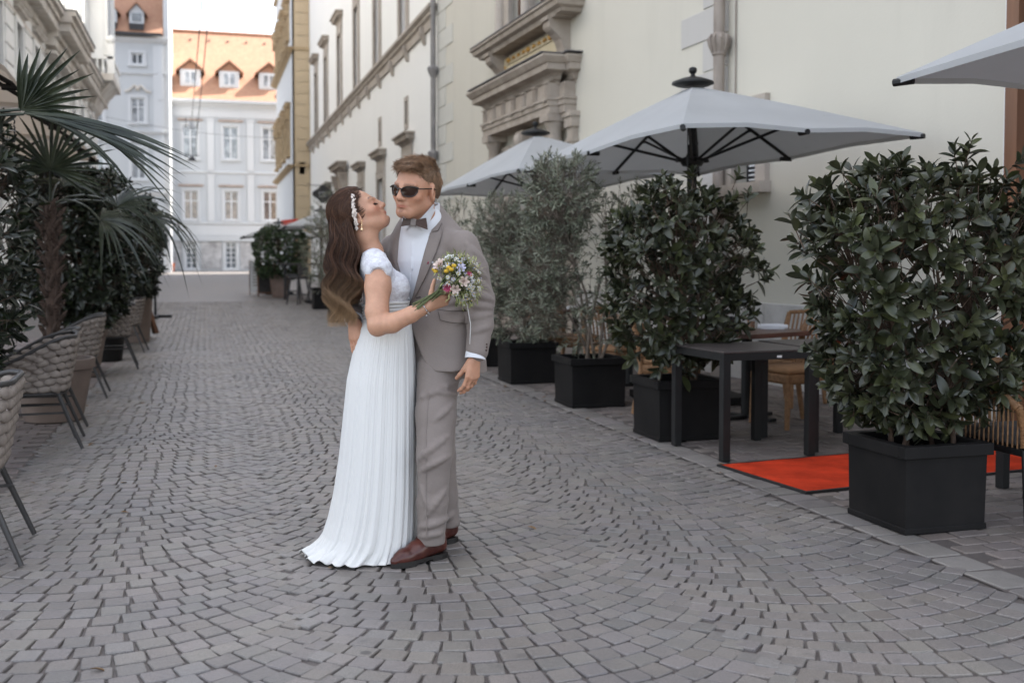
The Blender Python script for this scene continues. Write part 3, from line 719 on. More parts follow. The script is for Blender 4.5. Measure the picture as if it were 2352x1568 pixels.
# ================================================================== grey house at the left end
YG = 70.0
gr = thing('grey_townhouse', 'tall cool grey stucco house with dormers and a white fire wall beside the sky', 'building', (-4, 74, gz(72)))
MG = Matrix(((1, 0, 0, 0), (0, -1, 0, YG), (0, 0, 1, 0), (0, 0, 0, 1)))
gx = [-6.2, -3.78]
holes = [(x - .36, x + .36, 13.42, 14.12) for x in gx] + [(x - .42, x + .42, 9.85, 11.4) for x in gx] + [(x - .42, x + .42, 6.4, 8.3) for x in gx] + [(x - .42, x + .42, 3.0, 5.0) for x in gx]
b = MB(); holed_wall(b, MG, -14, -2.24, .3, 15.2, holes, .2, 5); wobj(b, 'wall', M_grey, gr)
b = MB(); b.box(-2.24, -1.93, YG + .12, YG + 9, .3, 21); wobj(b, 'fire_wall', M_whitet, gr)
b = MB(); b.box(-2.86, -2.26, -.02, .10, 9.2, 14.6, MG); b.box(-2.86, -2.26, -.02, .13, 5.6, 8.9, MG); b.box(-2.6, -2.3, .09, .14, 11.3, 14.4, MG); wobj(b, 'pilaster', M_greyt, gr)
for z, s in ((12.75, .35), (9.15, .45), (5.4, .5), (14.72, .7)):
    b = MB(); cornice(b, MG, -14, -2.26, z, CORN, s, s, 0, True); wobj(b, 'cornice', M_greyt, gr)
for x in gx:
    for z0, z1, hw in ((13.42, 14.12, .36), (9.85, 11.4, .42), (6.4, 8.3, .42), (3.0, 5.0, .42)):
        b = MB(); surround(b, MG, x - hw, x + hw, z0, z1, .16, .06); sr = wobj(b, 'window_surround', M_greyt, gr)
        window(gr, MG, x - hw, x + hw, z0, z1, .14, 2, (.66,) if z1 - z0 > 1 else (), .09, M_glassw if z0 < 13 else M_glass)
        if 9 < z0 < 13:
            b = MB(); b.tube([MG @ Vector((x - .75, .08, z1 + .35)), MG @ Vector((x - .5, .12, z1 + .42)), MG @ Vector((x - .2, .12, z1 + .72)), MG @ Vector((x, .14, z1 + .62)), MG @ Vector((x + .2, .12, z1 + .72)), MG @ Vector((x + .5, .12, z1 + .42)), MG @ Vector((x + .75, .08, z1 + .35))], .07, 6); b.ico((x, YG - .12, z1 + .55), .16, 1); wobj(b, 'stucco_crest', M_leftst, sr, 50)
        if 6 < z0 < 9:
            b = MB(); b.tube([MG @ Vector((x - .6, .05, z1 + .25)), MG @ Vector((x - .3, .10, z1 + .5)), MG @ Vector((x, .12, z1 + .36)), MG @ Vector((x + .3, .10, z1 + .5)), MG @ Vector((x + .6, .05, z1 + .25))], .06, 6); wobj(b, 'stucco_crest', M_greyt, sr, 50)
ze = 15.25
b = MB(); b.add([(-14, YG - .4, ze), (-2.26, YG - .4, ze), (-2.26, YG + 5.5, ze + 7), (-14, YG + 5.5, ze + 7)], [(0, 1, 2, 3)]); b.box(-14, -2.26, YG + 5.5, YG + 9, ze, ze + 7); wobj(b, 'roof', M_roof, gr)
b = MB(); b.box(-14, -2.3, YG - .58, YG - .40, ze - .13, ze + .04); wobj(b, 'gutter', M_iron, gr)
for x in (-5.35, -3.78):
    y0 = YG - .1; z0 = ze + .35
    b = MB(); b.box(x - .42, x + .42, y0, y0 + 2.5, z0 + .25, z0 + 1.0); b.prism([(x - .42, z0 + 1.0), (x + .42, z0 + 1.0), (x, z0 + 1.5)], y0, y0 + 3, 'y'); dm = wobj(b, 'dormer', M_grey, gr)
    b = MB(); b.prism([(x - .62, z0 + .82), (x, z0 + 1.52), (x + .62, z0 + .82), (x + .62, z0 + .9), (x, z0 + 1.62), (x - .62, z0 + .9)], y0 - .2, y0 + 3.2, 'y'); wobj(b, 'dormer_roof', M_roof, dm)
    g = MB(); g.box(x - .28, x + .28, y0 - .03, y0 - .003, z0 + .42, z0 + .92); wobj(g, 'pane', M_glass, dm)
    g = MB(); g.box(x - .45, x + .45, y0 - .25, y0, z0 + .12, z0 + .25); g.box(x - .42, x + .42, y0 - .22, y0 - .02, z0 - .12, z0 + .12); wobj(g, 'planter_ledge', M_iron, dm)
# ================================================================== long house on the left
lf = thing('stucco_house', 'long warm white stucco house with toothed cornice and corner bay on the left', 'building', (-6, 40, gz(40)))
XL = -5.0
ML = Matrix(((0, 1, 0, XL), (1, 0, 0, 0), (0, 0, 1, 0), (0, 0, 0, 1)))        # local y out to +X
ly_ = [26.5, 29.8, 33.1, 36.4, 41.2, 46.0, 49.3, 52.6]
holes = [(y - .55, y + .55, 4.8, 8.0) for y in ly_] + [(y - .55, y + .55, 10.3, 13.2) for y in ly_] + [(y - .6, y + .6, gz(y), 3.4) for y in ly_]
b = MB(); holed_wall(b, ML, 16, 57.0, -.05, 16.6, holes, .25); wobj(b, 'wall', M_left, lf)
for i, y in enumerate(ly_):
    for z0, z1 in ((4.8, 8.0), (10.3, 13.2)):
        b = MB(); surround(b, ML, y - .55, y + .55, z0, z1, .16, .10); sr = wobj(b, 'window_surround', M_left, lf)
        window(lf, ML, y - .55, y + .55, z0, z1, .18, 2, (.66,), .08, M_glass)
        b = MB()
        if z0 < 6: cornice(b, ML, y - .75, y + .75, z1 + .2, CORN, .7, .6)
        else:
            b.prism([(y - 1.0, z1 + .3), (y + 1.0, z1 + .3), (y + 1.0, z1 + .42), (y, z1 + 1.15), (y - 1.0, z1 + .42)], -.02, .42, 'y', ML)
        wobj(b, 'pediment' if z0 > 6 else 'hood', M_leftst, sr)
    for z0, z1 in ((4.2, 8.5),):
        yy = y + 1.65
        if yy < 57:
            for k in range(9):
                b = MB(); b.box(yy - .62, yy + .62, -.02, .09, z0 + k * .48 + .02, z0 + (k + 1) * .48 - .02, ML, bev=.02); wobj(b, 'rusticated_block', M_left, lf)
    if i in (3, 5):
        b = MB(); b.box(y - 1.9, y - 1.4, -.02, .35, 9.6, 16.5, ML); wobj(b, 'pilaster', M_left, lf)
def lcorn(a, c, out, z):
    b = MB(); b.box(a, c, -.02, out + .05, z - .35, z - .05, ML); b.box(a, c, -.02, out + .58, z + .42, z + .62, ML); b.box(a, c, -.02, out + .70, z + .62, z + .78, ML); b.box(a, c, -.02, out + .16, z - .05, z + .42, ML); b.box(a, c, -.02, out + .10, z - .62, z - .52, ML); wobj(b, 'cornice', M_leftst, lf)
    y = a + .12
    while y < c - .2:
        b = MB(); b.box(y, y + .22, out + .15, out + .52, z + .12, z + .42, ML, bev=.03); wobj(b, 'modillion', M_leftst, lf); y += .42
    b = MB(); b.box(a - .02, c + .02, -.02, out + .74, z + .78, z + .83, ML); wobj(b, 'flashing', M_lead, lf)
lcorn(20, 38.0, 0, 8.75); lcorn(38.0, 44.4, .35, 8.75); lcorn(44.4, 57.0, 0, 8.75)
b = MB(); cornice(b, ML, 16, 57, 15.8, CORN, 2.2, 1.9); wobj(b, 'cornice', M_leftst, lf)
b = MB(); cornice(b, ML, 16, 57, 3.75, CORN, .6, .6); wobj(b, 'string_course', M_leftst, lf)
b = MB(); b.prism([(.3, 16.6), (-4, 19.2), (-9, 16.6)], 16, 57, 'x', ML); wobj(b, 'roof', M_roof, lf)
# corner bay with balcony at its far end
b = MB(); b.box(52.2, 56.4, -.02, .75, 10.6, 16.3, ML); b.box(52.0, 56.6, -.02, .95, 16.3, 16.75, ML); b.box(51.9, 56.7, -.02, 1.1, 16.75, 16.9, ML)
bay = wobj(b, 'corner_bay', M_left, lf)
b = MB(); b.box(52.9, 55.7, .74, .80, 11.3, 15.0, ML); wobj(b, 'pane', M_glass, bay)
b = MB()
for x in (52.2, 54.3, 56.2): b.box(x, x + .22, .74, .92, 10.7, 15.6, ML)
wobj(b, 'mullion', M_left, bay)
b = MB(); b.box(52.0, 56.6, -.02, 1.15, 9.55, 9.85, ML); b.prism([(0, 8.3), (.25, 8.5), (.5, 9.0), (1.0, 9.55), (0, 9.55)], 52.6, 56.2, 'x', ML); wobj(b, 'bay_corbel', M_leftst, bay)
b = MB(); b.box(52.0, 56.6, .98, 1.15, 10.5, 10.62, ML); b.box(52.0, 52.15, -.02, 1.15, 10.5, 10.62, ML)
k = 52.05
while k < 56.6: b.lathe([(.05, 9.85), (.09, 10.05), (.04, 10.3), (.06, 10.5)], ML @ Vector((k, 1.06, 0)), 8); k += .26
for k in (.2, .46, .72): b.lathe([(.05, 9.85), (.09, 10.05), (.04, 10.3), (.06, 10.5)], ML @ Vector((52.07, k, 0)), 8)
wobj(b, 'balustrade', M_left, bay, 40)
b = MB(); b.box(52.0, 52.3, .9, 1.2, 9.85, 11.2, ML); b.ico(ML @ Vector((52.15, 1.05, 11.4)), .2, 2); wobj(b, 'finial', M_left, bay, 50)
# ================================================================== terrace things: materials
def fabric(name, col, sub=.25):
    n = N(name); geo = n.n('ShaderNodeNewGeometry'); p = geo.outputs['Position']
    c = n.mix(n.ramp(n.noise(p, 1.3, 4), .35, .7), tuple(x * .93 for x in col), col)
    c = n.mix(n.ramp(n.noise(p, 6, 5, .7), .62, .8, 0, .25), c, tuple(x * .6 for x in col)); n.col(c); n.set(Roughness=.85)
    n.bump(n.noise(p, 12, 3), .12, .01)
    tr = n.n('ShaderNodeBsdfTranslucent'); n.l(c, tr.inputs['Color']); ms = n.n('ShaderNodeMixShader'); ms.inputs[0].default_value = sub
    n.l(n.b.outputs[0], ms.inputs[1]); n.l(tr.outputs[0], ms.inputs[2]); n.l(ms.outputs[0], n.out.inputs['Surface']); return n.m
M_canvas = fabric('white parasol canvas', (.62, .625, .625), .48); M_beige = fabric('beige parasol canvas', (.70, .64, .57), .68)
M_black = pm('black coated aluminium', (.007, .0068, .0068), .55, .25, 6, .08, 120)
M_anth = pm('anthracite planter', (.0065, .006, .006), .62, .35, 3, .12, 70, col2=(.014, .0125, .012), spec=.16)
M_taupe = pm('taupe plastic pot', (.155, .115, .095), .6, .2, 3, .1, 80); M_terra = pm('terracotta pot', (.24, .17, .14), .75, .2, 5, .2, 60)
M_soil = pm('dark soil', (.03, .022, .016), .95, .5, 30, .9, 60, .02)
M_red = pm('red carpet pile', (.54, .046, .016), .95, .30, 4, .8, 420, .006, spec=.1); M_rubber = pm('black rubber edge', (.015, .014, .014), .6, .2)
M_ttop = pm('dark table top', (.055, .046, .044), .38, .25, 5, .05, 150); M_walnut = pm('stained wood table top', (.10, .042, .028), .35, .35, 5, .12, 60, stretch=(1, 8, 1))
M_wick = pm('brown wicker', (.17, .085, .038), .6, .4, 40, .6, 120, col2=(.30, .165, .08)); M_cush = pm('tan cushion', (.33, .185, .095), .8, .15, 6, .2, 200)
M_rope = pm('greige woven rope', (.17, .140, .12), .85, .2, 18, .5, 260, .003, col2=(.27, .23, .20)); M_tube = pm('dark grey chair tube', (.040, .037, .036), .5, .2, 6, .05)
M_bark = pm('brown bark', (.085, .055, .038), .9, .4, 20, .8, 60, .01); M_olbark = pm('grey olive bark', (.15, .12, .095), .9, .35, 20, .7, 60, .01)
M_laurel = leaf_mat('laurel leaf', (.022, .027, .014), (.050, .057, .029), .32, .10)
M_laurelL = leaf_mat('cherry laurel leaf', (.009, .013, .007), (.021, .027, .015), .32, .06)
M_olive = leaf_mat('olive leaf', (.115, .125, .090), (.235, .245, .190), .5, .15)
M_box = leaf_mat('box leaf', (.022, .040, .016), (.05, .075, .03), .45, .1)
M_palm = leaf_mat('palm leaflet', (.013, .019, .010), (.033, .040, .021), .38, .08)
M_fib = pm('palm trunk fibre', (.038, .024, .018), .95, .5, 25, 1.0, 80, .02, stretch=(1, 1, .25), col2=(.10, .066, .050))
M_clear = glassmat('drinking glass', (.5, .5, .5)); M_napkin = pm('white napkin', (.70, .70, .72), .9, .05, 8, .25, 40)
M_card = pm('black menu holder', (.012, .012, .013), .35, .2); M_cardw = pm('white card', (.7, .7, .7), .8, .05)

# ------------------------------------------------------------------ parasols
def parasol(name, label, cx, cy, hx, hy, zr, rise, mat, group, pole_z=0.0, hubz=None, near=True, rim_drop=.035):
    t = thing(name, label, 'parasol', (cx, cy, pole_z), 0, group)
    za = zr + rise - pole_z; zr = zr - pole_z
    # canopy: 8 panels between corner and mid ribs, slightly hollow, 3 mm cloth with a turned-down hem
    rim = []; n = 8
    cor = [(-hx, -hy), (hx, -hy), (hx, hy), (-hx, hy)]
    for i in range(4):
        a, c = cor[i], cor[(i + 1) % 4]
        for k in range(n): rim.append((a[0] + (c[0] - a[0]) * k / n, a[1] + (c[1] - a[1]) * k / n, (k % n) / n))
    m = len(rim); rows = 9; V = []
    for off in (0, .004):
        for r in range(rows):
            f = .05 + .95 * r / (rows - 1)
            for x, y, q in rim:
                sag = -.05 * math.sin(PI * f) * abs(math.sin(PI * q * 2)) * (f)
                zz = za - (za - zr) * (f ** 1.06) + sag * .55
                if r == rows - 1: zz += .025 * math.sin(PI * q * 2) ** 2
                V.append((x * f, y * f, zz - off))
        for x, y, q in rim: V.append((x * 1.002, y * 1.002, zr - rim_drop + .025 * math.sin(PI * q * 2) ** 2 - off * .2))
    R = rows + 1; F = []
    for s in (0, 1):
        for r in range(R - 1):
            for j in range(m):
                a = s * R * m + r * m + j; b_ = s * R * m + r * m + (j + 1) % m; c_ = s * R * m + (r + 1) * m + (j + 1) % m; d_ = s * R * m + (r + 1) * m + j
                F.append((a, b_, c_, d_) if s == 0 else (d_, c_, b_, a))
    for r0 in (0, R - 1):
        for j in range(m):
            F.append((r0 * m + j, r0 * m + (j + 1) % m, R * m + r0 * m + (j + 1) % m, R * m + r0 * m + j))
    b = MB(); b.add(V, F); b.obj('canopy', mat, t, 22)
    b = MB(); b.tube([(0, 0, 0), (0, 0, za - .02)], .032, 14); b.tube([(0, 0, za - 1.05), (0, 0, za - .55)], .045, 14); b.obj('pole', M_black, t, 40)
    b = MB(); b.lathe([(.0, za + .005), (.16, za + .005), (.20, za + .022), (.195, za + .04), (.10, za + .075), (.035, za + .09), (.022, za + .10), (.02, za + .115), (.034, za + .13), (.04, za + .15), (.034, za + .172), (.0, za + .185)], (0, 0, 0), 24); b.obj('finial', M_black, t, 40)
    hz = za - .70 if hubz is None else hubz
    b = MB(); b.lathe([(.04, hz - .06), (.09, hz - .05), (.11, hz - .02), (.11, hz + .02), (.06, hz + .04), (.04, hz + .10)], (0, 0, 0), 16); b.box(-.16, .16, -.03, .03, hz - .015, hz + .015); b.box(-.03, .03, -.16, .16, hz - .015, hz + .015); b.obj('runner', M_black, t, 40)
    ends = [(-hx, -hy), (hx, -hy), (hx, hy), (-hx, hy), (0, -hy), (0, hy), (-hx, 0), (hx, 0)]
    for ex, ey in ends:
        d = Vector((ex, ey, 0)); L = d.length; d.normalize(); s = d.cross(Vector((0, 0, 1)))
        def P(f, dz=0): return Vector((ex * f, ey * f, za - (za - zr) * (f ** 1.06) - .028 + dz))
        b = MB(); b.tube([P(.05), P(.3), P(.55), P(.8), P(1.0)], .017, 6, True); rb = b.obj('rib', M_black, t)
        b = MB(); e = P(1.0); b.tube([e - d * .10, e + d * .015], .022, 8); b.obj('rib_end', M_black, rb, 40)
        b = MB(); b.tube([Vector((d.x * .11, d.y * .11, hz)), P(.58, -.01)], .014, 6); b.ico(P(.58, -.012), .024, 1); b.obj('strut', M_black, rb)
    b = MB(); b.bbox(-.45, .45, -.45, .45, .005, .075, .01); b.lathe([(.06, .07), (.06, .35), (.04, .36)], (0, 0, 0), 14); b.obj('base', M_anth, t)
    return t
g1 = 'white rectangular parasols along the palace wall'
u1 = parasol('parasol', 'big white rectangular parasol above the middle laurel', 4.46, 9.28, 1.04, 2.0, 2.35, .63, M_canvas, g1)
b = MB(); b.tube([(-.62, -1.2, 2.5), (-.62, -1.2, 1.75)], .004, 5); b.obj('cord', M_black, u1)
parasol('parasol', 'white rectangular parasol partly hidden behind the round olive bush', 4.30, 13.75, .93, 2.35, 2.36, .66, M_canvas, g1)
parasol('parasol', 'white parasol of which only one pointed corner shows beside the brown door frame', 4.80, 3.15, 1.05, 2.05, 2.36, .63, M_canvas, g1)
g2 = 'beige parasols over the rope chairs'
for (cy, lb) in ((7.7, 'beige parasol nearest to us over the rope chairs'), (9.9, 'beige parasol between two others, above the fan palm'), (12.1, 'third beige parasol, above the dark laurel wall')):
    ub = parasol('parasol', lb, -2.18, cy, 1.02, .98, 2.50, .55, M_beige, g2)
    for k, (hx_, hy_) in enumerate(((.55, .4), (.85, .9))):
        b = MB()
        for q in range(7): b.tube([(hx_, hy_, 2.42 - q * .045), (hx_ + .008, hy_, 2.40 - q * .045), (hx_, hy_ + .008, 2.385 - q * .045)], .006, 5)
        b.tube([(hx_, hy_, 2.10), (hx_ + .1, hy_, 2.07), (hx_ + .14, hy_, 2.10)], .007, 5); b.obj('chain', M_black, ub)
g3 = 'small cafe parasols far down the street'
parasol('parasol', 'far white cafe parasol above the terracotta pot', 2.45, 37.0, 1.2, 1.6, 2.15, .45, M_canvas, g3, gz(37))
parasol('parasol', 'far white cafe parasol nearer than its twin, beside the thin olive', 3.25, 31.0, 1.1, 1.5, 2.30, .45, M_canvas, g3, gz(31))

# ------------------------------------------------------------------ planters
def planter(label, x0, x1, y0, y1, h, group):
    cx, cy = (x0 + x1) / 2, (y0 + y1) / 2; t = thing('planter', label, 'planter', (cx, cy, gz(cy)), 0, group)
    hx, hy = (x1 - x0) / 2, (y1 - y0) / 2
    b = MB(); w = .012
    top = h - .03
    # tapered shell: outer, inner
    o = [(-hx * .975, -hy * .975), (hx * .975, -hy * .975), (hx * .975, hy * .975), (-hx * .975, hy * .975)]; o2 = [(-hx, -hy), (hx, -hy), (hx, hy), (-hx, hy)]
    for k in range(4):
        p, q = o[k], o[(k + 1) % 4]; p2, q2 = o2[k], o2[(k + 1) % 4]
        b.add([(p[0], p[1], .03), (q[0], q[1], .03), (q2[0], q2[1], top), (p2[0], p2[1], top)], [(0, 1, 2, 3)])
        b.add([(p2[0] * .93, p2[1] * .93, top), (q2[0] * .93, q2[1] * .93, top), (q2[0] * .9, q2[1] * .9, h - .14), (p2[0] * .9, p2[1] * .9, h - .14)], [(0, 3, 2, 1)])
    b.obj('body', M_anth, t)
    b = MB(); e = .022; r = .06
    for (a0, a1, c0, c1) in ((-hx - e, hx + e, -hy - e, -hy + .03), (-hx - e, hx + e, hy - .03, hy + e), (-hx - e, -hx + .03, -hy + .0301, hy - .0301), (hx - .03, hx + e, -hy + .0301, hy - .0301)):
        b.bbox(a0, a1, c0, c1, h - r, h, .004)
    b.obj('rim', M_anth, t)
    b = MB(); b.bbox(-hx * .975 - .007, hx * .975 + .007, -hy * .975 - .007, hy * .975 + .007, .004, .034, .004); b.obj('foot', M_anth, t)
    b = MB(); n = 8; V = []; r_ = random.Random(3)
    for i in range(n + 1):
        for j in range(n + 1): V.append((-hx * .91 + 2 * hx * .91 * i / n, -hy * .91 + 2 * hy * .91 * j / n, h - .085 + r_.uniform(-.012, .014)))
    b.add(V, [(i * (n + 1) + j, (i + 1) * (n + 1) + j, (i + 1) * (n + 1) + j + 1, i * (n + 1) + j + 1) for i in range(n) for j in range(n)]); b.obj('soil', M_soil, t, 80)
    return t
gp = 'square dark planters along the terrace edge'
PL = {'big': planter('big square dark planter beside the red carpet', 3.25, 3.72, 4.39, 4.87, .435, gp), 'p3': planter('square dark planter behind the black table', 3.20, 3.72, 7.18, 7.68, .45, gp),
      'p2': planter('square dark planter holding the thin bare-stemmed olive', 3.18, 3.70, 9.05, 9.56, .45, gp), 'p1': planter('square dark planter holding the dense olive bush by the man\'s hand', 3.17, 3.69, 11.02, 11.55, .45, gp),
      'p0': planter('square dark planter mostly hidden behind the man', 3.22, 3.72, 12.95, 13.45, .45, gp)}
planter('far square dark planter with the loose olive, closest to the hair', 2.55, 2.95, 22.6, 23.1, .45, gp); planter('far square dark planter beside the bar stools', 2.70, 3.12, 27.6, 28.2, .55, gp)

# ------------------------------------------------------------------ foliage
def leaf_mesh(name, L, W, fold, curl, mat, seg=5, tone=1.0):
    """one leaf along +x, normal +z"""
    V = []; F = []
    for i in range(seg + 1):
        t = i / seg; w = W * (math.sin(PI * min(.97, .07 + .90 * t ** 1.12)) ** .75) * (1 if t < .98 else .12)
        z = -curl * L * t * t; x = L * t
        V += [(x, -w * .5, z + fold * w * .5), (x, 0, z), (x, w * .5, z + fold * w * .5)]
    for i in range(seg):
        a = 3 * i; F += [(a, a + 3, a + 4, a + 1), (a + 1, a + 4, a + 5, a + 2)]
    me = bpy.data.meshes.new(name); me.from_pydata(V, [], F); me.materials.append(mat)
    color_attr(me, np.tile(tone, (len(V), 1))); me.polygons.foreach_set('use_smooth', [True] * len(F)); return me, np.array(V), F
def foliage(root, mats, spots, variants, n_single, seed, view=True):
    """spots: list of 4x4 matrices in root space; nearest leaves in view become leaf objects, the rest one mesh"""
    r = random.Random(seed); rl = Vector(root.location)
    def key(M):
        p = rl + M.translation; d = np.array(p) - _O; z = d @ _F
        u = 1176 + CAM_F * (d @ _R) / max(z, .1); v = 696 - CAM_F * (d @ _U) / max(z, .1)
        return (0 if (0 < u < 2352 and 0 < v < 1568) else 1, p.length)
    if n_single: spots = sorted(spots, key=key)
    V = []; F = []; C = []; off = 0
    for i, M in enumerate(spots):
        me, vs, fs = variants[r.randrange(len(variants))]
        if i < n_single:
            o = bpy.data.objects.new('leaf', me); COL.objects.link(o); o.parent = root; o.matrix_local = M
        else:
            P = np.c_[vs, np.ones(len(vs))] @ np.array(M).T; V.append(P[:, :3]); F.append(np.array(fs) + off); off += len(vs)
            c = np.empty(len(vs) * 4, np.float32); me.attributes['tone'].data.foreach_get('color', c); C.append(c.reshape(-1, 4)[:, :3] * r.uniform(.8, 1.2))
    if V:
        me = from_arrays('foliage', np.concatenate(V), np.concatenate(F), mats); color_attr(me, np.concatenate(C))
        tag(link('foliage', me, root), kind='stuff')
def shoots(r, pts, nleaf, ang, L0, spread=.06, up=.35, scale=(.8, 1.2)):
    """leaf matrices in rosettes on shoots; pts: (position, outward direction)"""
    out = []; twigs = []
    for p, d in pts:
        d = (Vector(d) + Vector((r.gauss(0, .35), r.gauss(0, .35), r.gauss(0, .3) + up))).normalized()
        e1 = d.orthogonal().normalized(); e2 = d.cross(e1); n = max(3, int(nleaf * r.uniform(.7, 1.3))); ph = r.uniform(0, 6.28)
        ln = spread * r.uniform(.8, 1.4)
        twigs.append((Vector(p) - d * ln * 1.6, Vector(p) + d * ln))
        for k in range(n):
            f = k / max(1, n - 1); a = ph + k * 2.4; tilt = ang * (1.15 - .75 * f) * r.uniform(.85, 1.15)
            rad = e1 * math.cos(a) + e2 * math.sin(a)
            ax = (d * math.cos(tilt) + rad * math.sin(tilt)).normalized()
            ax = (ax + Vector((0, 0, -.18 * r.random()))).normalized()
            nrm = (d * math.sin(tilt) - rad * math.cos(tilt)); nrm = (nrm - ax * nrm.dot(ax)).normalized(); side = nrm.cross(ax)
            s = r.uniform(*scale) * (1.05 - .35 * f)
            M = Matrix(((ax.x, side.x, nrm.x, 0), (ax.y, side.y, nrm.y, 0), (ax.z, side.z, nrm.z, 0), (0, 0, 0, 1)))
            q = Vector(p) + d * (ln * (f - .3))
            out.append(Matrix.Translation(q) @ M @ Matrix.Rotation(r.uniform(-.5, .5), 4, 'X') @ Matrix.Diagonal((s, s, s, 1)))
    return out, twigs
def stems(root, mat, r, base, tops, r0, name='stem'):
    for (bx, by), tp in zip(base, tops):
        p0 = Vector((bx, by, 0)); p3 = Vector(tp); mid = (p0 + p3) / 2 + Vector((r.uniform(-.06, .06), r.uniform(-.06, .06), 0))
        b = MB(); b.tube([p0, (p0 * .6 + mid * .4) + Vector((r.uniform(-.02, .02), 0, .05)), mid, (mid + p3) / 2 + Vector((r.uniform(-.04, .04), r.uniform(-.03, .03), 0)), p3], [r0, r0 * .85, r0 * .7, r0 * .5, r0 * .25], 7); b.obj(name, mat, root, 60)
def twig_part(root, mat, twigs, core=None, rad=.0035, r=None):
    b = MB()
    for a, c in twigs:
        pts = [a, c]
        b.tube(pts, [rad, rad * .6], 4, False)
    o = b.obj('twigs', mat, root); tag(o, kind='stuff'); return o
def block_points(r, n, hx, hy, z0, z1, surf=.75, rnd=.28, wob=.06):
    """points in a rounded block, most of them near its surface, with outward direction"""
    out = []
    zc, hz = (z0 + z1) / 2, (z1 - z0) / 2
    while len(out) < n:
        x, y, z = r.uniform(-1, 1), r.uniform(-1, 1), r.uniform(-1, 1)
        m = (abs(x) ** 4 + abs(y) ** 4 + abs(z) ** 4) ** .25
        if m > 1: continue
        if r.random() < surf:
            k = r.uniform(.80, 1.0) / max(m, .05); x, y, z = x * k, y * k, z * k
        lump = 1 + wob * math.sin(7 * x + 3 * z + 1) + wob * math.sin(9 * z - 5 * y + x * 4)
        p = Vector((x * hx * lump, y * hy * lump, zc + z * hz * (lump if z > 0 else 1)))
        d = Vector((x ** 3 / hx, y ** 3 / hy, z ** 3 / hz)); d = d.normalized() if d.length > 1e-4 else Vector((0, 0, 1))
        out.append((p, d))
    return out
def mk_variants(L, W, mat, tones, seg=5, curls=(.10, .22, .02), folds=(.5, .3, .7)):
    out = []
    for i, tn in enumerate(tones):
        out.append(leaf_mesh('leaf', L * (1 + .12 * math.sin(i * 2.1)), W * (1 + .12 * math.cos(i * 1.7)), folds[i % len(folds)], curls[i % len(curls)], mat, seg, np.array(tn)))
    return out
LT = [(.75, .75, .75), (1, 1, 1), (1.2, 1.2, 1.25), (.85, .9, .85), (1.1, 1.15, 1.0), (.95, .95, 1.0), (1.7, 1.75, 1.15), (1.3, 1.3, 1.35)]
LTn = [(1.25, 1.15, 1.2), (1, 1, 1), (1.5, 1.4, 1.5), (.85, .85, .85), (1.1, 1.05, 1.1), (.95, .95, 1.0), (1.5, 1.42, 1.3), (1.6, 1.55, 1.2)]
lv = mk_variants(.098, .042, M_laurel, LTn)
def laurel(label, x, y, hx, hy, z0, z1, nshoot, n_single, seed, group, variants=lv, mat=M_laurel, tops=6, nleaf=7, scale=(.8, 1.2), taper=1.0, surf=.75, bz=.36, name='laurel_shrub', cat='shrub', wob=.06, extra=()):
    r = random.Random(seed); t = thing(name, label, cat, (x, y, gz(y) + bz), 0, group); z0 -= bz; z1 -= bz
    pts = block_points(r, nshoot, hx, hy, z0, z1, surf, wob=wob)
    for p, d in pts:
        f = taper + (1 - taper) * min(1, max(0, (p.z - z0) / (z1 - z0))) ** .7; p.x *= f; p.y *= f
    pts += [(Vector(p) - Vector((0, 0, bz)), Vector(d)) for p, d in extra]
    Ms, tw = shoots(r, pts, nleaf, 1.05, .09, scale=scale)
    foliage(t, mat, Ms, variants, n_single, seed + 1)
    base = [(r.uniform(-.13, .13), r.uniform(-.12, .12)) for _ in range(tops)]
    tp = [(r.uniform(-.75, .75) * hx, r.uniform(-.6, .6) * hy, r.uniform(.55, .95) * z1) for _ in range(tops)]
    stems(t, M_bark, r, base, tp, .014)
    br = []
    for p, d in pts:                        # thin branches reaching from the nearest stem to each shoot
        i = min(range(tops), key=lambda k: (Vector((tp[k][0], tp[k][1], 0)) - Vector((p.x, p.y, 0))).length + r.uniform(0, .1))
        f = min(.95, max(.1, (p.z - .12) / max(.2, tp[i][2]))); s0 = Vector((base[i][0], base[i][1], 0)).lerp(Vector(tp[i]), f * .85)
        if r.random() < .45: br.append((s0, p))
    twig_part(t, M_bark, tw + br); return t
ex = [((r_x, r_y, r_z), (r_x, r_y, .6)) for r_x, r_y, r_z in ((-.72, .05, 1.50), (-.70, -.1, 1.22), (.1, -.1, 1.84), (.25, 0, 1.85), (-.55, -.1, 1.76), (.68, -.2, 1.5), (-.15, .1, 1.81), (.38, -.2, 1.82), (-.68, 0, 1.64), (.18, -.1, 1.89))]
laurel('big boxy laurel bush in the planter beside the red carpet', 3.54, 4.66, .66, .42, .50, 1.78, 620, 300, 11, None, nleaf=7, extra=ex, wob=.025, taper=.62, surf=.8)
laurel('rounded laurel bush behind the black table', 3.47, 7.42, .46, .44, .58, 1.86, 450, 300, 21, None, nleaf=7, scale=(.85, 1.25), wob=.10, surf=.7,
       extra=[((.55, 0, 1.30), (1, 0, .2)), ((.59, -.1, 1.25), (1, 0, 0)), ((.54, 0, 1.0), (1, 0, -.2)), ((.56, 0, 1.55), (1, 0, .4)), ((-.52, 0, 1.6), (-1, 0, .5)), ((.1, 0, 1.96), (0, 0, 1)), ((-.25, -.2, .55), (-.4, -1, -.4)), ((-.1, -.3, .5), (0, -1, -.4)), ((.2, -.2, .62), (.3, -1, -.2)), ((-.45, -.2, .62), (-1, -.6, -.2))])
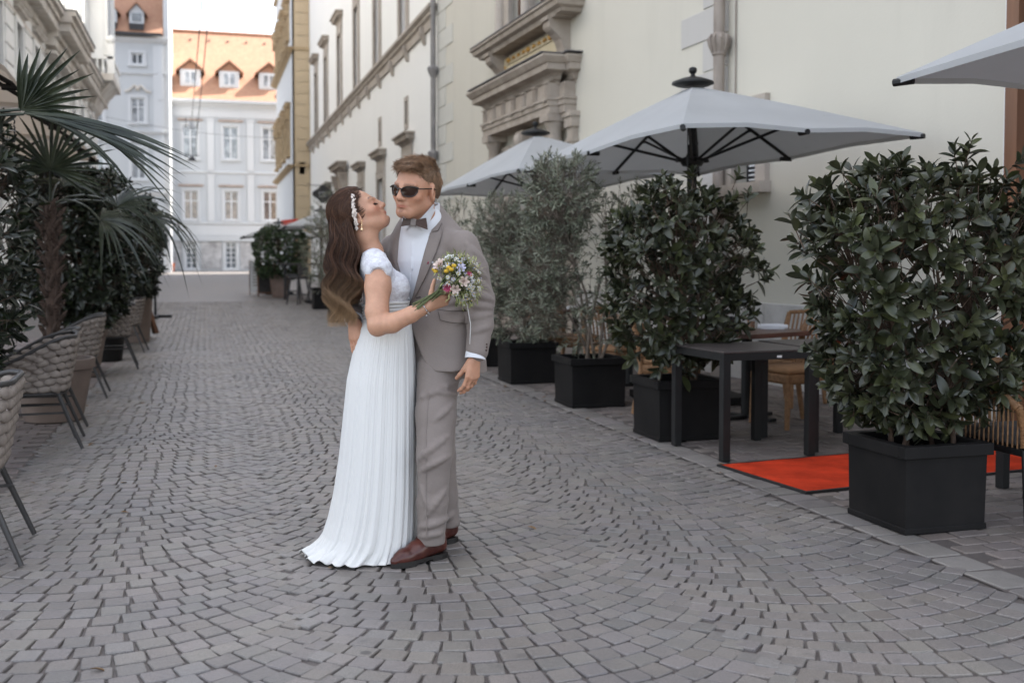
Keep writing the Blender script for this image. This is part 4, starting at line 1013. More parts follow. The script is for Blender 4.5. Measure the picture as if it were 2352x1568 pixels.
# olives: narrow pale leaves
ov = mk_variants(.068, .0155, M_olive, [(.55, .58, .55), (.9, .95, .85), (1.15, 1.15, 1.1), (1.5, 1.45, 1.4), (.8, .85, .75), (1.8, 1.75, 1.75)], 2, (.05, .15), (.3, .15))
def olive(label, x, y, blobs, seed, tops, bz=.36, nleaf=11, name='olive_bush', r0=.016, cat='shrub', variants=ov, mat=M_olive):
    r = random.Random(seed); t = thing(name, label, cat, (x, y, gz(y) + bz), 0); pts = []
    for (cx, cy, cz, rx, ry, rz, n, surf) in blobs:
        for p, d in block_points(r, n, rx, ry, -rz, rz, surf, wob=.12):
            if (p.x / rx) ** 2 + (p.y / ry) ** 2 + (p.z / rz) ** 2 > 1.35: continue
            pts.append((p + Vector((cx, cy, cz - bz)), d))
    Ms, tw = shoots(r, pts, nleaf, .85, .06, spread=.09, up=.55, scale=(.7, 1.15)); foliage(t, mat, Ms, variants, 0, seed)
    base = [(r.uniform(-.08, .08), r.uniform(-.08, .08)) for _ in tops]; tp = [(q[0], q[1], q[2] - bz) for q in tops]
    stems(t, M_olbark, r, base, tp, r0)
    br = []
    for p, d in pts:
        i = min(range(len(tp)), key=lambda k: (Vector(tp[k]) - p).length); s0 = Vector((base[i][0], base[i][1], 0)).lerp(Vector(tp[i]), min(.97, max(.25, p.z / max(.3, tp[i][2]) * .85)))
        if r.random() < .5: br.append((s0, p))
    twig_part(t, M_olbark, tw + br, rad=.0025); return t
olive('round-headed olive with bare lower stems and loose side twigs', 3.44, 9.3, [(-.28, .05, 1.95, .32, .32, .32, 420, .6), (-.35, .1, 1.35, .30, .30, .34, 240, .5), (.12, .1, 1.45, .42, .32, .55, 95, .35), (.05, 0, .85, .48, .32, .36, 130, .35), (-.5, .1, 1.0, .25, .25, .35, 110, .4), (.42, .1, 1.75, .2, .2, .3, 50, .3)], 31, [(-.3, .05, 1.9), (-.2, .1, 1.7), (.2, .1, 1.8), (.4, .1, 1.9), (.45, 0, 1.3), (-.45, .1, 1.2)])
olive('dense silvery olive bush beside the man\'s sleeve', 3.43, 11.3, [(-.05, 0, 1.3, .42, .36, .52, 560, .6), (-.02, 0, .8, .44, .34, .36, 380, .6), (-.25, 0, 1.75, .30, .3, .3, 220, .5), (.3, .1, 1.55, .28, .3, .4, 150, .5)], 32, [(-.2, 0, 1.9), (.1, 0, 1.7), (.3, .1, 1.5), (-.05, -.1, 1.2), (.15, 0, 1.1)])
olive('sparse brownish olive bush just behind the man\'s shoulder', 3.40, 13.2, [(-.15, 0, 1.72, .62, .4, .36, 260, .4), (-.1, 0, 1.15, .5, .4, .5, 260, .5)], 33, [(-.4, 0, 1.9), (0, 0, 2.0), (.3, .1, 1.8), (-.2, 0, 1.4)])
olive('far loose olive beside the woman\'s hair', 2.80, 24.6, [(0, 0, 1.6, .55, .5, .9, 300, .5), (-.05, 0, 2.5, .3, .3, .5, 80, .4), (0, 0, .9, .45, .4, .4, 140, .5)], 34, [(0, 0, 2.6), (.2, .1, 2.2), (-.2, 0, 1.9)])
olive('far grey-green olive above the second far planter', 2.92, 27.9, [(0, 0, 1.5, .5, .5, .8, 300, .5), (0, 0, 2.2, .35, .35, .45, 100, .4)], 35, [(0, 0, 2.4), (.2, .1, 2.0), (-.2, 0, 1.7)])
rl_ = random.Random(77); dm_ = pm('dry leaf', (.16, .095, .045), .8, .4, 30, .2); dv = [leaf_mesh('dry_leaf', .06, .024, .5, .25, dm_, 3, np.array((1, 1, 1)))]; Vd = []; Fd = []; od = 0
for k in range(42):
    y_ = rl_.uniform(3.6, 12); x_ = rl_.choice([rl_.gauss(3.08, .10), rl_.gauss(3.6, .3), rl_.gauss(-1.0, .15), rl_.uniform(-.8, 3)]); M_ = Matrix.Translation((x_, y_, .006)) @ Matrix.Rotation(rl_.uniform(0, 6.3), 4, 'Z') @ Matrix.Rotation(rl_.uniform(-.3, .3), 4, 'X') @ Matrix.Diagonal((rl_.uniform(.5, 1),) * 3 + (1,))
    P_ = np.c_[dv[0][1], np.ones(len(dv[0][1]))] @ np.array(M_).T; Vd.append(P_[:, :3]); Fd.append(np.array(dv[0][2]) + od); od += len(P_)
me_ = from_arrays('fallen_leaves', np.concatenate(Vd), np.concatenate(Fd), dm_); fl_ = tag(link('fallen_leaves', me_), 'few dry brown leaves scattered on the paving', None, None, 'stuff')
# ------------------------------------------------------------------ left row: pots, dark laurels, palms
def pot(label, x, y, r0, r1, h, mat, group, rim=.09):
    t = thing('flower_pot', label, 'pot', (x, y, gz(y)), 0, group); b = MB()
    b.lathe([(r0 * .96, .004), (r0, .01), (r1 - .02, h - rim), (r1 - .02, h - rim + .001)], (0, 0, 0), 28); b.obj('body', mat, t, 40)
    b = MB(); b.lathe([(r1 - .02, h - rim), (r1, h - rim + .008), (r1 + .006, h - .01), (r1, h), (r1 - .03, h), (r1 - .035, h - .12)], (0, 0, 0), 28); b.obj('rim', mat, t, 40)
    b = MB(); b.lathe([(0, h - .07), (r1 * .5, h - .065), (r1 - .03, h - .075)], (0, 0, 0), 20); b.obj('soil', M_soil, t, 60); return t
gq = 'tall taupe pots between the rope chairs'
pot('tall taupe pot behind the second rope chair, under the palm', -1.22, 9.62, .23, .33, .52, M_taupe, gq); pot('tall taupe pot under the tall dark laurel', -1.42, 13.2, .24, .34, .55, M_taupe, gq)
pot('taupe pot nearest to us, under the closest dark laurel', -1.75, 7.35, .24, .33, .52, M_taupe, gq); pot('farthest taupe pot, before the folded stand', -1.15, 18.6, .28, .36, .85, M_taupe, gq)
pot('dark pot at the foot of the long laurel wall', -1.30, 15.2, .24, .30, .5, M_anth, gq)
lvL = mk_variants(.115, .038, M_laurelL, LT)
gl = 'dark laurels in pots on the left'
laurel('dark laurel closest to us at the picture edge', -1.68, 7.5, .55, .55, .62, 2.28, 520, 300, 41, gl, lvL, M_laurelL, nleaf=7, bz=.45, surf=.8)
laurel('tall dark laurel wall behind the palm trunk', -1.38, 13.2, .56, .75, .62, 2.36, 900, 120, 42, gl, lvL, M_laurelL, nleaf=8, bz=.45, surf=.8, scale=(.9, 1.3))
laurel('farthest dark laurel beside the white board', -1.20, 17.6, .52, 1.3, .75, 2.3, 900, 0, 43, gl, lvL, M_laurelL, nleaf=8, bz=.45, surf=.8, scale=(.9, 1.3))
def fan(root, hub, axis, up, R, n, arc, seed, droop=.25, width=.04, petiole_from=None, sub=None):
    """palm fan: leaflets spread in the plane of axis / side, each a folded strip"""
    r = random.Random(seed); hub = Vector(hub); ax = Vector(axis).normalized(); nr = Vector(up); nr = (nr - ax * nr.dot(ax)).normalized(); sd = nr.cross(ax)
    if petiole_from is not None:
        p0 = Vector(petiole_from); mid = (p0 + hub) / 2 + Vector((0, 0, .10)); b = MB(); b.tube([p0, (p0 + mid) / 2 + Vector((0, 0, .03)), mid, (mid + hub) / 2 + Vector((0, 0, .03)), hub], [.012, .01, .009, .008, .009], 6); f = b.obj('petiole', M_palm, root, 60); color_attr(f.data, np.tile((1, 1, 1), (len(f.data.vertices), 1)))
    for k in range(n):
        a = arc * ((k + .5) / n - .5) + r.uniform(-.02, .02); d = (ax * math.cos(a) + sd * math.sin(a)).normalized()
        L = R * (1 - .30 * (abs(a) / (arc / 2)) ** 2) * r.uniform(.88, 1.08); V = []; seg = 7; tn = r.uniform(.7, 1.35)
        dr = droop * r.uniform(.5, 1.6); s = d.cross(nr).normalized(); w0 = width * r.uniform(.85, 1.15)
        for i in range(seg + 1):
            t = i / seg; w = w0 * (.35 + 1.1 * t if t < .35 else (1 - ((t - .35) / .65) ** 1.7) * .735 + .02)
            p = hub + d * (L * t) + Vector((0, 0, -dr * L * t ** 2.6)) + nr * (.03 * math.sin(t * 3)); fold = nr * (w * .38)
            V += [p - s * w * .5 + fold, p, p + s * w * .5 + fold]
        F = []
        for i in range(seg): q = 3 * i; F += [(q, q + 3, q + 4, q + 1), (q + 1, q + 4, q + 5, q + 2)]
        me = bpy.data.meshes.new('leaflet'); me.from_pydata([tuple(v) for v in V], [], F); me.materials.append(M_palm); color_attr(me, np.tile((tn, tn, tn * r.uniform(.9, 1.1)), (len(V), 1))); link('leaflet', me, root)
def palm(label, x, y, bz, trunk_h, fans, seed, tr=.058):
    t = thing('fan_palm', label, 'palm', (x, y, bz)); r = random.Random(seed); b = MB()
    b.tube([(0, 0, 0), (.01, 0, trunk_h * .5), (0, .01, trunk_h)], [tr * .9, tr, tr * .8], 14); tk = b.obj('trunk', M_fib, t, 60)
    b = MB()
    for k in range(420):                                   # ragged fibres and old leaf bases
        a = r.uniform(0, 6.28); z = r.uniform(.02, 1) * trunk_h; p = Vector((math.cos(a) * tr * .92, math.sin(a) * tr * .92, z)); d = Vector((math.cos(a + r.uniform(-.8, .8)), math.sin(a + r.uniform(-.8, .8)), r.uniform(-.8, .9)))
        L = r.uniform(.02, .08); b.tube([p, p + d * L * .5, p + d * L + Vector((0, 0, -.02))], [.004, .003, .001], 3, False)
    for k in range(46):
        a = k * 2.4; z = trunk_h * (k + 1) / 47; p = Vector((math.cos(a) * tr * .85, math.sin(a) * tr * .85, z)); d = Vector((math.cos(a), math.sin(a), 1.1)).normalized(); b.tube([p, p + d * .07, p + d * .11], [.026, .020, .006], 5)
    tag(b.obj('fibres', M_fib, tk), kind='stuff')
    for i, f in enumerate(fans): fan(t, seed=seed + i, petiole_from=(0, 0, trunk_h - .03), **f)
    return t
palm('fan palm with a brown fibrous trunk rising from the tall taupe pot', -1.22, 9.62, .42, 1.40, [
    dict(hub=(.02, -.10, 1.66), axis=(.1, .1, 1), up=(.1, -1, .12), R=.58, n=26, arc=4.2, droop=.10),
    dict(hub=(.50, .35, 1.38), axis=(.8, .2, .55), up=(-.45, -.6, .8), R=.62, n=22, arc=3.4, droop=.45),
    dict(hub=(.40, -.1, 1.25), axis=(1, .1, -.15), up=(.1, -.5, .9), R=.60, n=20, arc=3.2, droop=.5),
    dict(hub=(-.42, .1, 1.45), axis=(-1, .1, .35), up=(.3, -.5, .9), R=.55, n=20, arc=3.3, droop=.4),
    dict(hub=(.05, .4, 1.55), axis=(.2, 1, .5), up=(0, -.5, .9), R=.55, n=18, arc=3.2, droop=.4),
    dict(hub=(.75, .75, 1.30), axis=(1, .5, .1), up=(-.1, -.5, .9), R=.55, n=20, arc=3.2, droop=.8)], 51)
palm('fan palm outside the left edge whose long fan reaches over the rope chairs', -1.95, 6.45, .0, 1.75, [
    dict(hub=(.99, -.02, 2.165), axis=(.72, .05, .69), up=(.25, -1, .1), R=.44, n=12, arc=1.75, droop=.04, width=.046),
    dict(hub=(1.01, -.02, 2.145), axis=(.95, -.12, -.24), up=(.15, -.75, .65), R=1.0, n=9, arc=.30, droop=.10, width=.046),
    dict(hub=(1.01, -.03, 2.14), axis=(.95, -.08, -.20), up=(.2, -.8, .5), R=.86, n=6, arc=.30, droop=.46, width=.036),
    dict(hub=(-.6, .3, 2.1), axis=(-1, .3, .5), up=(.3, 0, 1), R=.6, n=20, arc=3.3, droop=.3)], 61)
pot('big taupe pot of the palm outside the left edge', -1.95, 6.45, .26, .36, .5, M_taupe, gq)
# ------------------------------------------------------------------ rope armchairs (face away from the street)
def rope_chair(label, x, y, rz=0.0, group='woven rope armchairs along the left terrace'):
    t = thing('rope_armchair', label, 'armchair', (x, y, gz(y)), rz, group)
    W, D = .29, .235; zs = .40
    # plan path of the wrap-round basket: from one arm end round the back (at +x) to the other
    def plan(s, grow):      # s 0..1
        R = .16; a = W + grow; dd = D + grow * 1.3
        pts = [(-D + .02, -a), (dd - R, -a)] + [(dd - R + R * math.sin(q), -a + R - R * math.cos(q)) for q in np.linspace(.2, PI / 2, 5)] + [(dd, 0)]
        pts = pts + [(px, -py) for px, py in pts[::-1][1:]]
        d = [0]
        for i in range(1, len(pts)): d.append(d[-1] + math.dist(pts[i], pts[i - 1]))
        q = s * d[-1]
        for i in range(1, len(pts)):
            if q <= d[i] + 1e-9:
                f = (q - d[i - 1]) / (d[i] - d[i - 1]); return pts[i - 1][0] + f * (pts[i][0] - pts[i - 1][0]), pts[i - 1][1] + f * (pts[i][1] - pts[i - 1][1]), d[-1]
        return pts[-1][0], pts[-1][1], d[-1]
    def top(s):             # rail height: low at the arm ends, high at the back
        q = abs(s - .5) * 2; f = min(1, max(0, (1 - q) / .62)); return .615 + .185 * (f * f * (3 - 2 * f))
    ns = 44; rail = []
    for i in range(ns + 1):
        s = i / ns; px, py, _ = plan(s, .055); rail.append((px, py, top(s)))
    b = MB(); b.tube(rail, .0135, 8); fr = b.obj('top_rail', M_tube, t, 60)
    b = MB(); b.tube([(-D + .02, -W - .055, .615), (-D + .04, -W - .03, .5), (-D + .06, -W + .01, zs)], .0125, 8); b.tube([(-D + .02, W + .055, .615), (-D + .04, W + .03, .5), (-D + .06, W - .01, zs)], .0125, 8)
    low = [(*plan(i / 30, .0)[:2], zs) for i in range(31)]; b.tube(low, .012, 8); b.tube([low[0], low[-1]], .012, 8); b.obj('seat_frame', M_tube, t, 60)
    rows = 7; P = .074
    for k in range(rows):
        b = MB(); f = (k + .5) / rows; Lp = plan(0, .055 * f)[2]; n = int(Lp / P)
        for i in range(n):
            s = (i + (.5 if k % 2 else .05)) / n
            if s > .995: continue
            z = zs + .012 + (top(s) - zs - .026) * f; px, py, _ = plan(s, .055 * f + .004); qx, qy, _ = plan(min(1, s + .01), .055 * f + .004); ox, oy, _ = plan(max(0, s - .01), .055 * f + .004)
            tx = Vector((qx - ox, qy - oy, 0)).normalized(); nx = tx.cross(Vector((0, 0, 1)))
            hgt = (top(s) - zs) / rows * .52; bm = bmesh.new(); bmesh.ops.create_icosphere(bm, subdivisions=2 if y < 9 else 1, radius=1)
            M = Matrix(((tx.x, nx.x, 0, px), (tx.y, nx.y, 0, py), (0, 0, 1, z), (0, 0, 0, 1))) @ Matrix.Rotation(.22 if i % 2 else -.1, 4, 'Y') @ Matrix.Diagonal((P * .66, .018, hgt, 1)); b.bm(bm, M)
        b.obj('rope_row', M_rope, t, 80)
    b = MB(); b.bbox(-D + .01, D - .03, -W + .02, W - .02, zs - .005, zs + .065, .025); b.obj('seat', M_rope, t, 50)
    for sx, sy in ((1, -1), (1, 1), (-1, -1), (-1, 1)):
        b = MB(); b.tube([(sx * (D - .05), sy * (W - .05), zs), (sx * (D + .07) + .035, sy * (W + .0), .006)], [.0155, .012], 8); b.obj('leg', M_tube, t, 60)
    
    for sy in (-1, 1): b = MB(); b.tube([(-D, sy * (W - .045), .26), (D + .02, sy * (W - .045), .26)], .008, 6); b.obj('stretcher', M_tube, t)
    return t
rope_chair('woven rope armchair nearest to us, cut by the picture edge', -1.13, 5.28, .05); rope_chair('woven rope armchair in front of the tall taupe pot, second from us', -1.20, 8.32, .08); rope_chair('woven rope armchair pushed close behind the second one', -1.26, 8.86, -.04)
rope_chair('woven rope armchair right beyond the tall taupe pot', -1.26, 11.25, .03); rope_chair('woven rope armchair under the dark laurel wall', -1.14, 14.1, .06); rope_chair('farthest woven rope armchair, by the brown pot', -1.16, 16.6, -.05); rope_chair('woven rope armchair half hidden behind the palm trunk', -2.1, 10.0, PI)
# ------------------------------------------------------------------ right terrace furniture
def black_table(label, x0, y0, s=.72, h=.735, rz=0.0):
    t = thing('black_table', label, 'table', (x0 + s / 2, y0 + s / 2, 0), rz, 'black square tables'); q = s / 2; lw = .028
    b = MB(); b.bbox(-q, q, -q, q, h - .012, h, .003); b.obj('table_top', M_ttop, t)
    for sx in (-1, 1):
        for sy in (-1, 1): b = MB(); b.bbox(sx * (q - lw) - lw, sx * (q - lw) + lw, sy * (q - lw) - lw, sy * (q - lw) + lw, .004, h - .013, .003); b.obj('leg', M_black, t)
    b = MB()
    for sy in (-1, 1): b.box(-q + 2 * lw + .001, q - 2 * lw - .001, sy * (q - lw) - lw * .9, sy * (q - lw) + lw * .9, h - .062, h - .013)
    for sx in (-1, 1): b.box(sx * (q - lw) - lw * .9, sx * (q - lw) + lw * .9, -q + 2 * lw + .001, q - 2 * lw - .001, h - .062, h - .013)
    b.obj('apron', M_black, t)
    b = MB(); b.box(.05, .085, -q - .0025, -q + .001, h - .05, h - .036); b.obj('label_plate', M_cardw, t); return t
black_table('black square table closest to the street, in front of the middle laurel', 3.26, 6.36, .72, rz=.06); black_table('second black table pushed against the first, half behind the big laurel', 4.03, 6.50, .72, rz=.03)
tb = thing('wood_table', 'dark stained wood bistro table with glass and napkin', 'table', (4.42, 8.12, 0), .35)
b = MB(); b.bbox(-.42, .42, -.42, .42, .712, .75, .004); b.obj('table_top', M_walnut, tb)
b = MB(); b.tube([(0, 0, .03), (0, 0, .712)], .045, 14); b.obj('pedestal', M_black, tb, 40)
b = MB(); b.bbox(-.3, .3, -.035, .035, .004, .03, .006); b.bbox(-.035, .035, -.3, -.036, .004, .03, .006); b.bbox(-.035, .035, .036, .3, .004, .03, .006); b.obj('foot', M_black, tb)
def on_table(name, lb, cat, x, y, z, rz=0): return thing(name, lb, cat, (x, y, z), rz)
nk = on_table('napkin_roll', 'white rolled napkin lying on the wood table beside the glass', 'napkin', 4.66, 8.12, .752, -.3); b = MB(); b.tube([(-.12, 0, .022), (-.06, 0, .024), (.06, 0, .024), (.13, 0, .020)], [.021, .023, .023, .018], 12); b.box(-.1, .1, -.026, -.01, .001, .01); b.obj('cloth', M_napkin, nk, 50)
gls = on_table('water_glass', 'clear tumbler standing on the wood table', 'glass', 4.44, 8.05, .752); b = MB(); b.lathe([(.0, .012), (.028, .012), (.034, .02), (.038, .095), (.0355, .095), (.031, .024), (.0, .020)], (0, 0, 0), 24); o_ = b.obj('tumbler', None, gls, 50)
_g = N('clear glass'); _g.set(Roughness=.02); _g.b.inputs['Transmission Weight'].default_value = 1.0; _g.b.inputs['IOR'].default_value = 1.3; o_.data.materials.clear(); o_.data.materials.append(_g.m)
mn = on_table('menu_holder', 'small black menu stand on the wood table', 'menu stand', 4.18, 7.92, .752, .2); b = MB(); b.bbox(-.07, .07, -.03, .03, 0, .018, .003); b.obj('base', M_card, mn); b = MB(); b.bbox(-.065, .065, -.008, .008, .018, .125, .002); b.obj('board', M_card, mn)
b = MB(); b.box(-.035, .035, -.0095, -.0082, .03, .034); b.obj('lettering', M_cardw, mn)
np2 = on_table('folded_napkin', 'folded white napkin behind the small menu stand', 'napkin', 4.31, 8.02, .752, .1); b = MB(); b.bbox(-.05, .05, -.04, .04, 0, .05, .012); b.obj('cloth', M_napkin, np2)
tl = on_table('candle_holder', 'small amber candle glass behind the tumbler', 'candle holder', 4.56, 8.30, .752); b = MB(); b.lathe([(0, .004), (.03, .004), (.036, .07), (.033, .07), (.028, .01), (0, .01)], (0, 0, 0), 18); b.obj('glass', pm('amber glass', (.30, .14, .06), .15, .2), tl, 50)
def wicker_chair(label, x, y, rz):
    t = thing('wicker_chair', label, 'chair', (x, y, 0), rz, 'brown wicker chairs'); q = .24
    b = MB(); b.bbox(-q, q, -q, q, .36, .44, .02); b.obj('seat', M_wick, t)
    b = MB(); b.bbox(-q + .01, q - .02, -q + .01, q - .01, .441, .485, .018); b.obj('cushion', M_cush, t, 50)
    for sx, sy in ((-1, -1), (-1, 1)): b = MB(); b.tube([(sx * (q - .025), sy * (q - .025), .37), (sx * (q - .01), sy * (q - .015), .005)], [.026, .021], 8); b.obj('leg', M_wick, t, 60)
    for sy in (-1, 1): b = MB(); b.tube([(q + .06, sy * (q - .02), .005), (q - .01, sy * (q - .02), .40), (q + .03, sy * (q - .02), .68), (q + .08, sy * (q - .03), .84)], [.020, .026, .024, .02], 8); b.obj('leg', M_wick, t, 60)
    b = MB(); b.tube([(q + .08, -q + .04, .84), (q + .09, 0, .86), (q + .08, q - .04, .84)], .02, 8); b.obj('top_rail', M_wick, t, 60)
    for k in range(9):
        yy = -q + .05 + k * (2 * q - .1) / 8; b = MB(); b.tube([(q + .0, yy, .46), (q + .035, yy, .68), (q + .08, yy, .84)], .010, 5); b.obj('slat', M_wick, t)
    return t
wicker_chair('brown wicker chair with tan cushion seen under the black tables', 4.58, 7.66, .15); wicker_chair('brown wicker chair on the far side of the wood table', 3.95, 8.62, 2.6); wicker_chair('brown wicker chair against the stone plinth', 5.2, 8.8, .4); wicker_chair('pale brown wicker chair behind the planter of the thin olive', 3.98, 9.95, 1.9); wicker_chair('wicker chair among the olives nearest the portal', 4.05, 11.6, 2.2)
for (x, y, lb) in ((4.35, 10.55, 'wood bistro table behind the thin olive'), (4.4, 12.4, 'wood bistro table behind the dense olive')):
    t2 = thing('wood_table', lb, 'table', (x, y, 0), .1); b = MB(); b.bbox(-.38, .38, -.38, .38, .71, .75, .004); b.obj('table_top', pm('pale wood ' + str(x), (.30, .20, .13), .5, .3, 6, .1, stretch=(1, 8, 1)) if x < 4.38 else M_walnut, t2)
    b = MB(); b.tube([(0, 0, .03), (0, 0, .71)], .04, 12); b.bbox(-.28, .28, -.03, .03, .004, .03, .006); b.obj('pedestal', M_black, t2, 40)
    n2 = thing('napkin_roll', 'white napkin on the ' + lb.replace('wood ', ''), 'napkin', (x - .1, y - .2, .752), .5); b = MB(); b.tube([(-.1, 0, .02), (.1, 0, .02)], .02, 10); b.obj('cloth', M_napkin, n2, 50)
# rope-wound armchair at the right edge and the table before it
rc = thing('cord_armchair', 'armchair with brown cord wound frame beside the big planter', 'armchair', (4.14, 4.56, 0), PI / 2)
def bent(y):
    return [(.34, y, .004), (.30, y, .40), (.285, y, .56), (.25, y, .63), (.16, y, .655), (-.12, y, .645), (-.21, y, .60), (-.245, y, .50), (-.25, y, .40), (-.28, y, .004)]
for sy in (-.27, .27):
    p = [Vector(q) for q in bent(sy)]
    b = MB(); b.tube([p[0], p[1]], .016, 8); b.obj('leg', M_black, rc, 60); b = MB(); b.tube([p[8], p[9]], .016, 8); b.obj('leg', M_black, rc, 60)
    fine = []
    for i in range(1, 8):
        for k in range(10): fine.append(p[i].lerp(p[i + 1], k / 10))
    # cord winding as a ribbed sleeve
    dense = []; rad = []
    for i in range(len(fine) - 1):
        for k in range(3): dense.append(fine[i].lerp(fine[i + 1], k / 3)); rad.append(.0215 if (len(dense) % 2) else .0175)
    b = MB(); b.tube(dense, rad, 10); b.obj('cord_winding', M_wick, rc, 60)
    for k in range(15):
        x = -.20 + k * .034; b = MB(); b.tube([(x, sy * .99, .635), (x + .02, sy * .93, .38)], .0045, 5); b.obj('cord', M_wick, rc)
b = MB(); b.bbox(-.25, .29, -.26, .26, .36, .40, .012); b.obj('seat_frame', M_black, rc); b = MB(); b.bbox(-.23, .27, -.24, .24, .40, .46, .02); b.obj('cushion', pm('dark grey cushion', (.07, .065, .065), .9, .2), rc, 50)
b = MB(); b.tube([(.29, -.27, .62), (.33, -.25, .76), (.34, 0, .79), (.33, .25, .76), (.29, .27, .62)], .02, 10); b.obj('back_rail', M_wick, rc, 60)
for k in range(17):
    yy = -.24 + k * .03; b = MB(); b.tube([(.30, yy, .40), (.335, yy, .775)], .0045, 5); b.obj('cord', M_wick, rc)
black_table('dark table cut by the right picture edge', 4.52, 4.55, .72, .735, .2)
# red carpet
cp = thing('red_carpet', 'bright red carpet with black rubber edge running out from the door', 'carpet', (3.31, 5.37, .006), .115)
b = MB(); nx, ny = 60, 18; V = [((i / nx) * 2.95, (j / ny) * .86, .007 + .0015 * math.sin(i * .9) * math.sin(j * 1.1)) for i in range(nx + 1) for j in range(ny + 1)]
b.add(V, [(i * (ny + 1) + j, (i + 1) * (ny + 1) + j, (i + 1) * (ny + 1) + j + 1, i * (ny + 1) + j + 1) for i in range(nx) for j in range(ny)]); b.obj('pile', M_red, cp, 60)
b = MB()
for q in ((-.02, 2.97, -.022, -.0005), (-.02, 2.97, .8605, .882), (-.022, -.0005, -.0004, .8604), (2.9505, 2.97, -.0004, .8604)): b.box(*q, -.004, .008)
b.box(-.021, 2.969, -.021, .881, -.0045, .003); b.obj('edging', M_rubber, cp)
# ------------------------------------------------------------------ far things
fp = pot('terracotta pot with the clipped box ball far down the street', 2.34, 34.6, .26, .36, .72, M_terra, None)
bv = mk_variants(.055, .03, M_box, LT, 2)
laurel('clipped round box bush in the terracotta pot', 2.34, 34.6, .78, .72, .62, 2.25, 950, 0, 71, None, bv, M_box, nleaf=8, scale=(1.4, 2.1), bz=.6, name='box_bush', surf=.85)
def stool(label, x, y):
    t = thing('bar_stool', label, 'stool', (x, y, gz(y)), random.Random(int(y * 10)).uniform(0, 1), 'dark bar stools far down the street')
    b = MB(); b.bbox(-.2, .2, -.2, .2, .72, .79, .02); b.obj('seat', M_iron, t); b = MB(); b.bbox(.17, .2, -.2, .2, .80, 1.05, .01); b.obj('backrest', M_iron, t)
    for sx in (-1, 1):
        for sy in (-1, 1): b = MB(); b.tube([(sx * .15, sy * .15, .72), (sx * .23, sy * .23, .005)], .02, 6); b.obj('leg', M_iron, t)
    b = MB(); b.tube([(-.2, -.2, .28), (.2, -.2, .28), (.2, .2, .28), (-.2, .2, .28), (-.2, -.2, .28)], .012, 5); b.obj('footrest', M_iron, t); return t
stool('dark bar stool beside the terracotta pot', 2.58, 32.6); stool('dark bar stool closest to the far planters', 2.52, 30.0); stool('dark bar stool behind the other two', 3.15, 31.6)
bt = thing('bar_table', 'dark high table behind the bar stools', 'table', (2.95, 33.2, gz(33))); b = MB(); b.bbox(-.7, .7, -.35, .35, 1.05, 1.1, .01); b.obj('table_top', M_ttop, bt); b = MB(); b.box(-.6, -.54, -.05, .05, 0, 1.05); b.box(.54, .6, -.05, .05, 0, 1.05); b.obj('leg', M_iron, bt)
ab = thing('sandwich_board', 'dark chalk board in a wood frame far down the street', 'sign board', (2.02, 35.6, gz(35.6)), .15); b = MB(); b.box(-.30, .30, -.02, .0, .12, .95, Matrix.Rotation(-.18, 4, 'X')); b.obj('board', M_iron, ab)
b = MB(); Mq = Matrix.Rotation(-.18, 4, 'X')
for q in ((-.34, -.301), (.301, .34)): b.box(q[0], q[1], -.03, .01, 0, 1.0, Mq)
b.box(-.34, .34, -.03, .01, .951, 1.0, Mq); b.box(-.301, .301, -.03, .01, .08, .119, Mq); b.box(-.3, -.26, .25, .29, 0, .9, Matrix.Rotation(.1, 4, 'X')); b.box(.26, .3, .25, .29, 0, .9, Matrix.Rotation(.1, 4, 'X')); b.obj('frame', M_wood, ab)
mb_ = thing('menu_board', 'white upright menu board left of the chalk board', 'sign board', (1.68, 36.6, gz(36.6)), .1); b = MB(); b.bbox(-.2, .2, -.02, .02, .1, 1.12, .005); b.obj('panel', M_cardw, mb_); b = MB(); b.box(-.22, -.2, -.03, .03, 0, 1.15); b.box(.2, .22, -.03, .03, 0, 1.15); b.obj('frame', M_wood, mb_)
b = MB()
for k in range(7): b.box(-.12, .12 - .04 * (k % 3), -.0225, -.0202, .3 + k * .1, .33 + k * .1)
b.obj('lettering', M_taupe, mb_)
rs = thing('red_banner', 'red banner sign with pale script above the far parasols', 'sign', (3.68, 48, 3.0)); b = MB(); b.bbox(-.38, .36, -.02, .02, -.17, .17, .006, Matrix.Rotation(-.12, 4, 'Y')); b.obj('panel', pm('red sign paint', (.62, .045, .02), .5, .1), rs)
b = MB(); sc = [(-.30, -.08), (-.26, .10), (-.22, -.06), (-.17, .05), (-.14, -.06), (-.10, .06), (-.06, -.05), (.0, .03), (.05, .10), (.08, -.04), (.13, .06), (.16, -.04), (.21, .06), (.25, -.02), (.29, .05)]
b.tube([(x, -.024, z + x * .12) for x, z in sc], .013, 5); b.obj('lettering', M_cardw, rs)
b = MB(); b.tube([(.36, 0, .1), (1.6, 0, .1)], .02, 6); b.tube([(.36, 0, -.05), (1.6, 0, .1)], .012, 6); b.obj('bracket', M_iron, rs)
hs = thing('hanging_sign', 'ornate dark iron guild sign on a wall bracket, left of the woman', 'sign', (4.86, 45.4, 4.15)); b = MB(); n = 28
ov_ = [(math.cos(2 * PI * k / n) * (.36 + .05 * math.cos(8 * PI * k / n)), math.sin(2 * PI * k / n) * (.29 + .05 * math.cos(8 * PI * k / n))) for k in range(n)]
b.prism(ov_, -.02, .02, 'y'); b.obj('plate', M_iron, hs)
b = MB(); b.tube([(p[0] * 1.05, -.02, p[1] * 1.05) for p in ov_ + ov_[:1]], .035, 6); b.tube([(p[0] * .7, -.03, p[1] * .7) for p in ov_ + ov_[:1]], .012, 5); b.obj('border', M_iron, hs, 60)
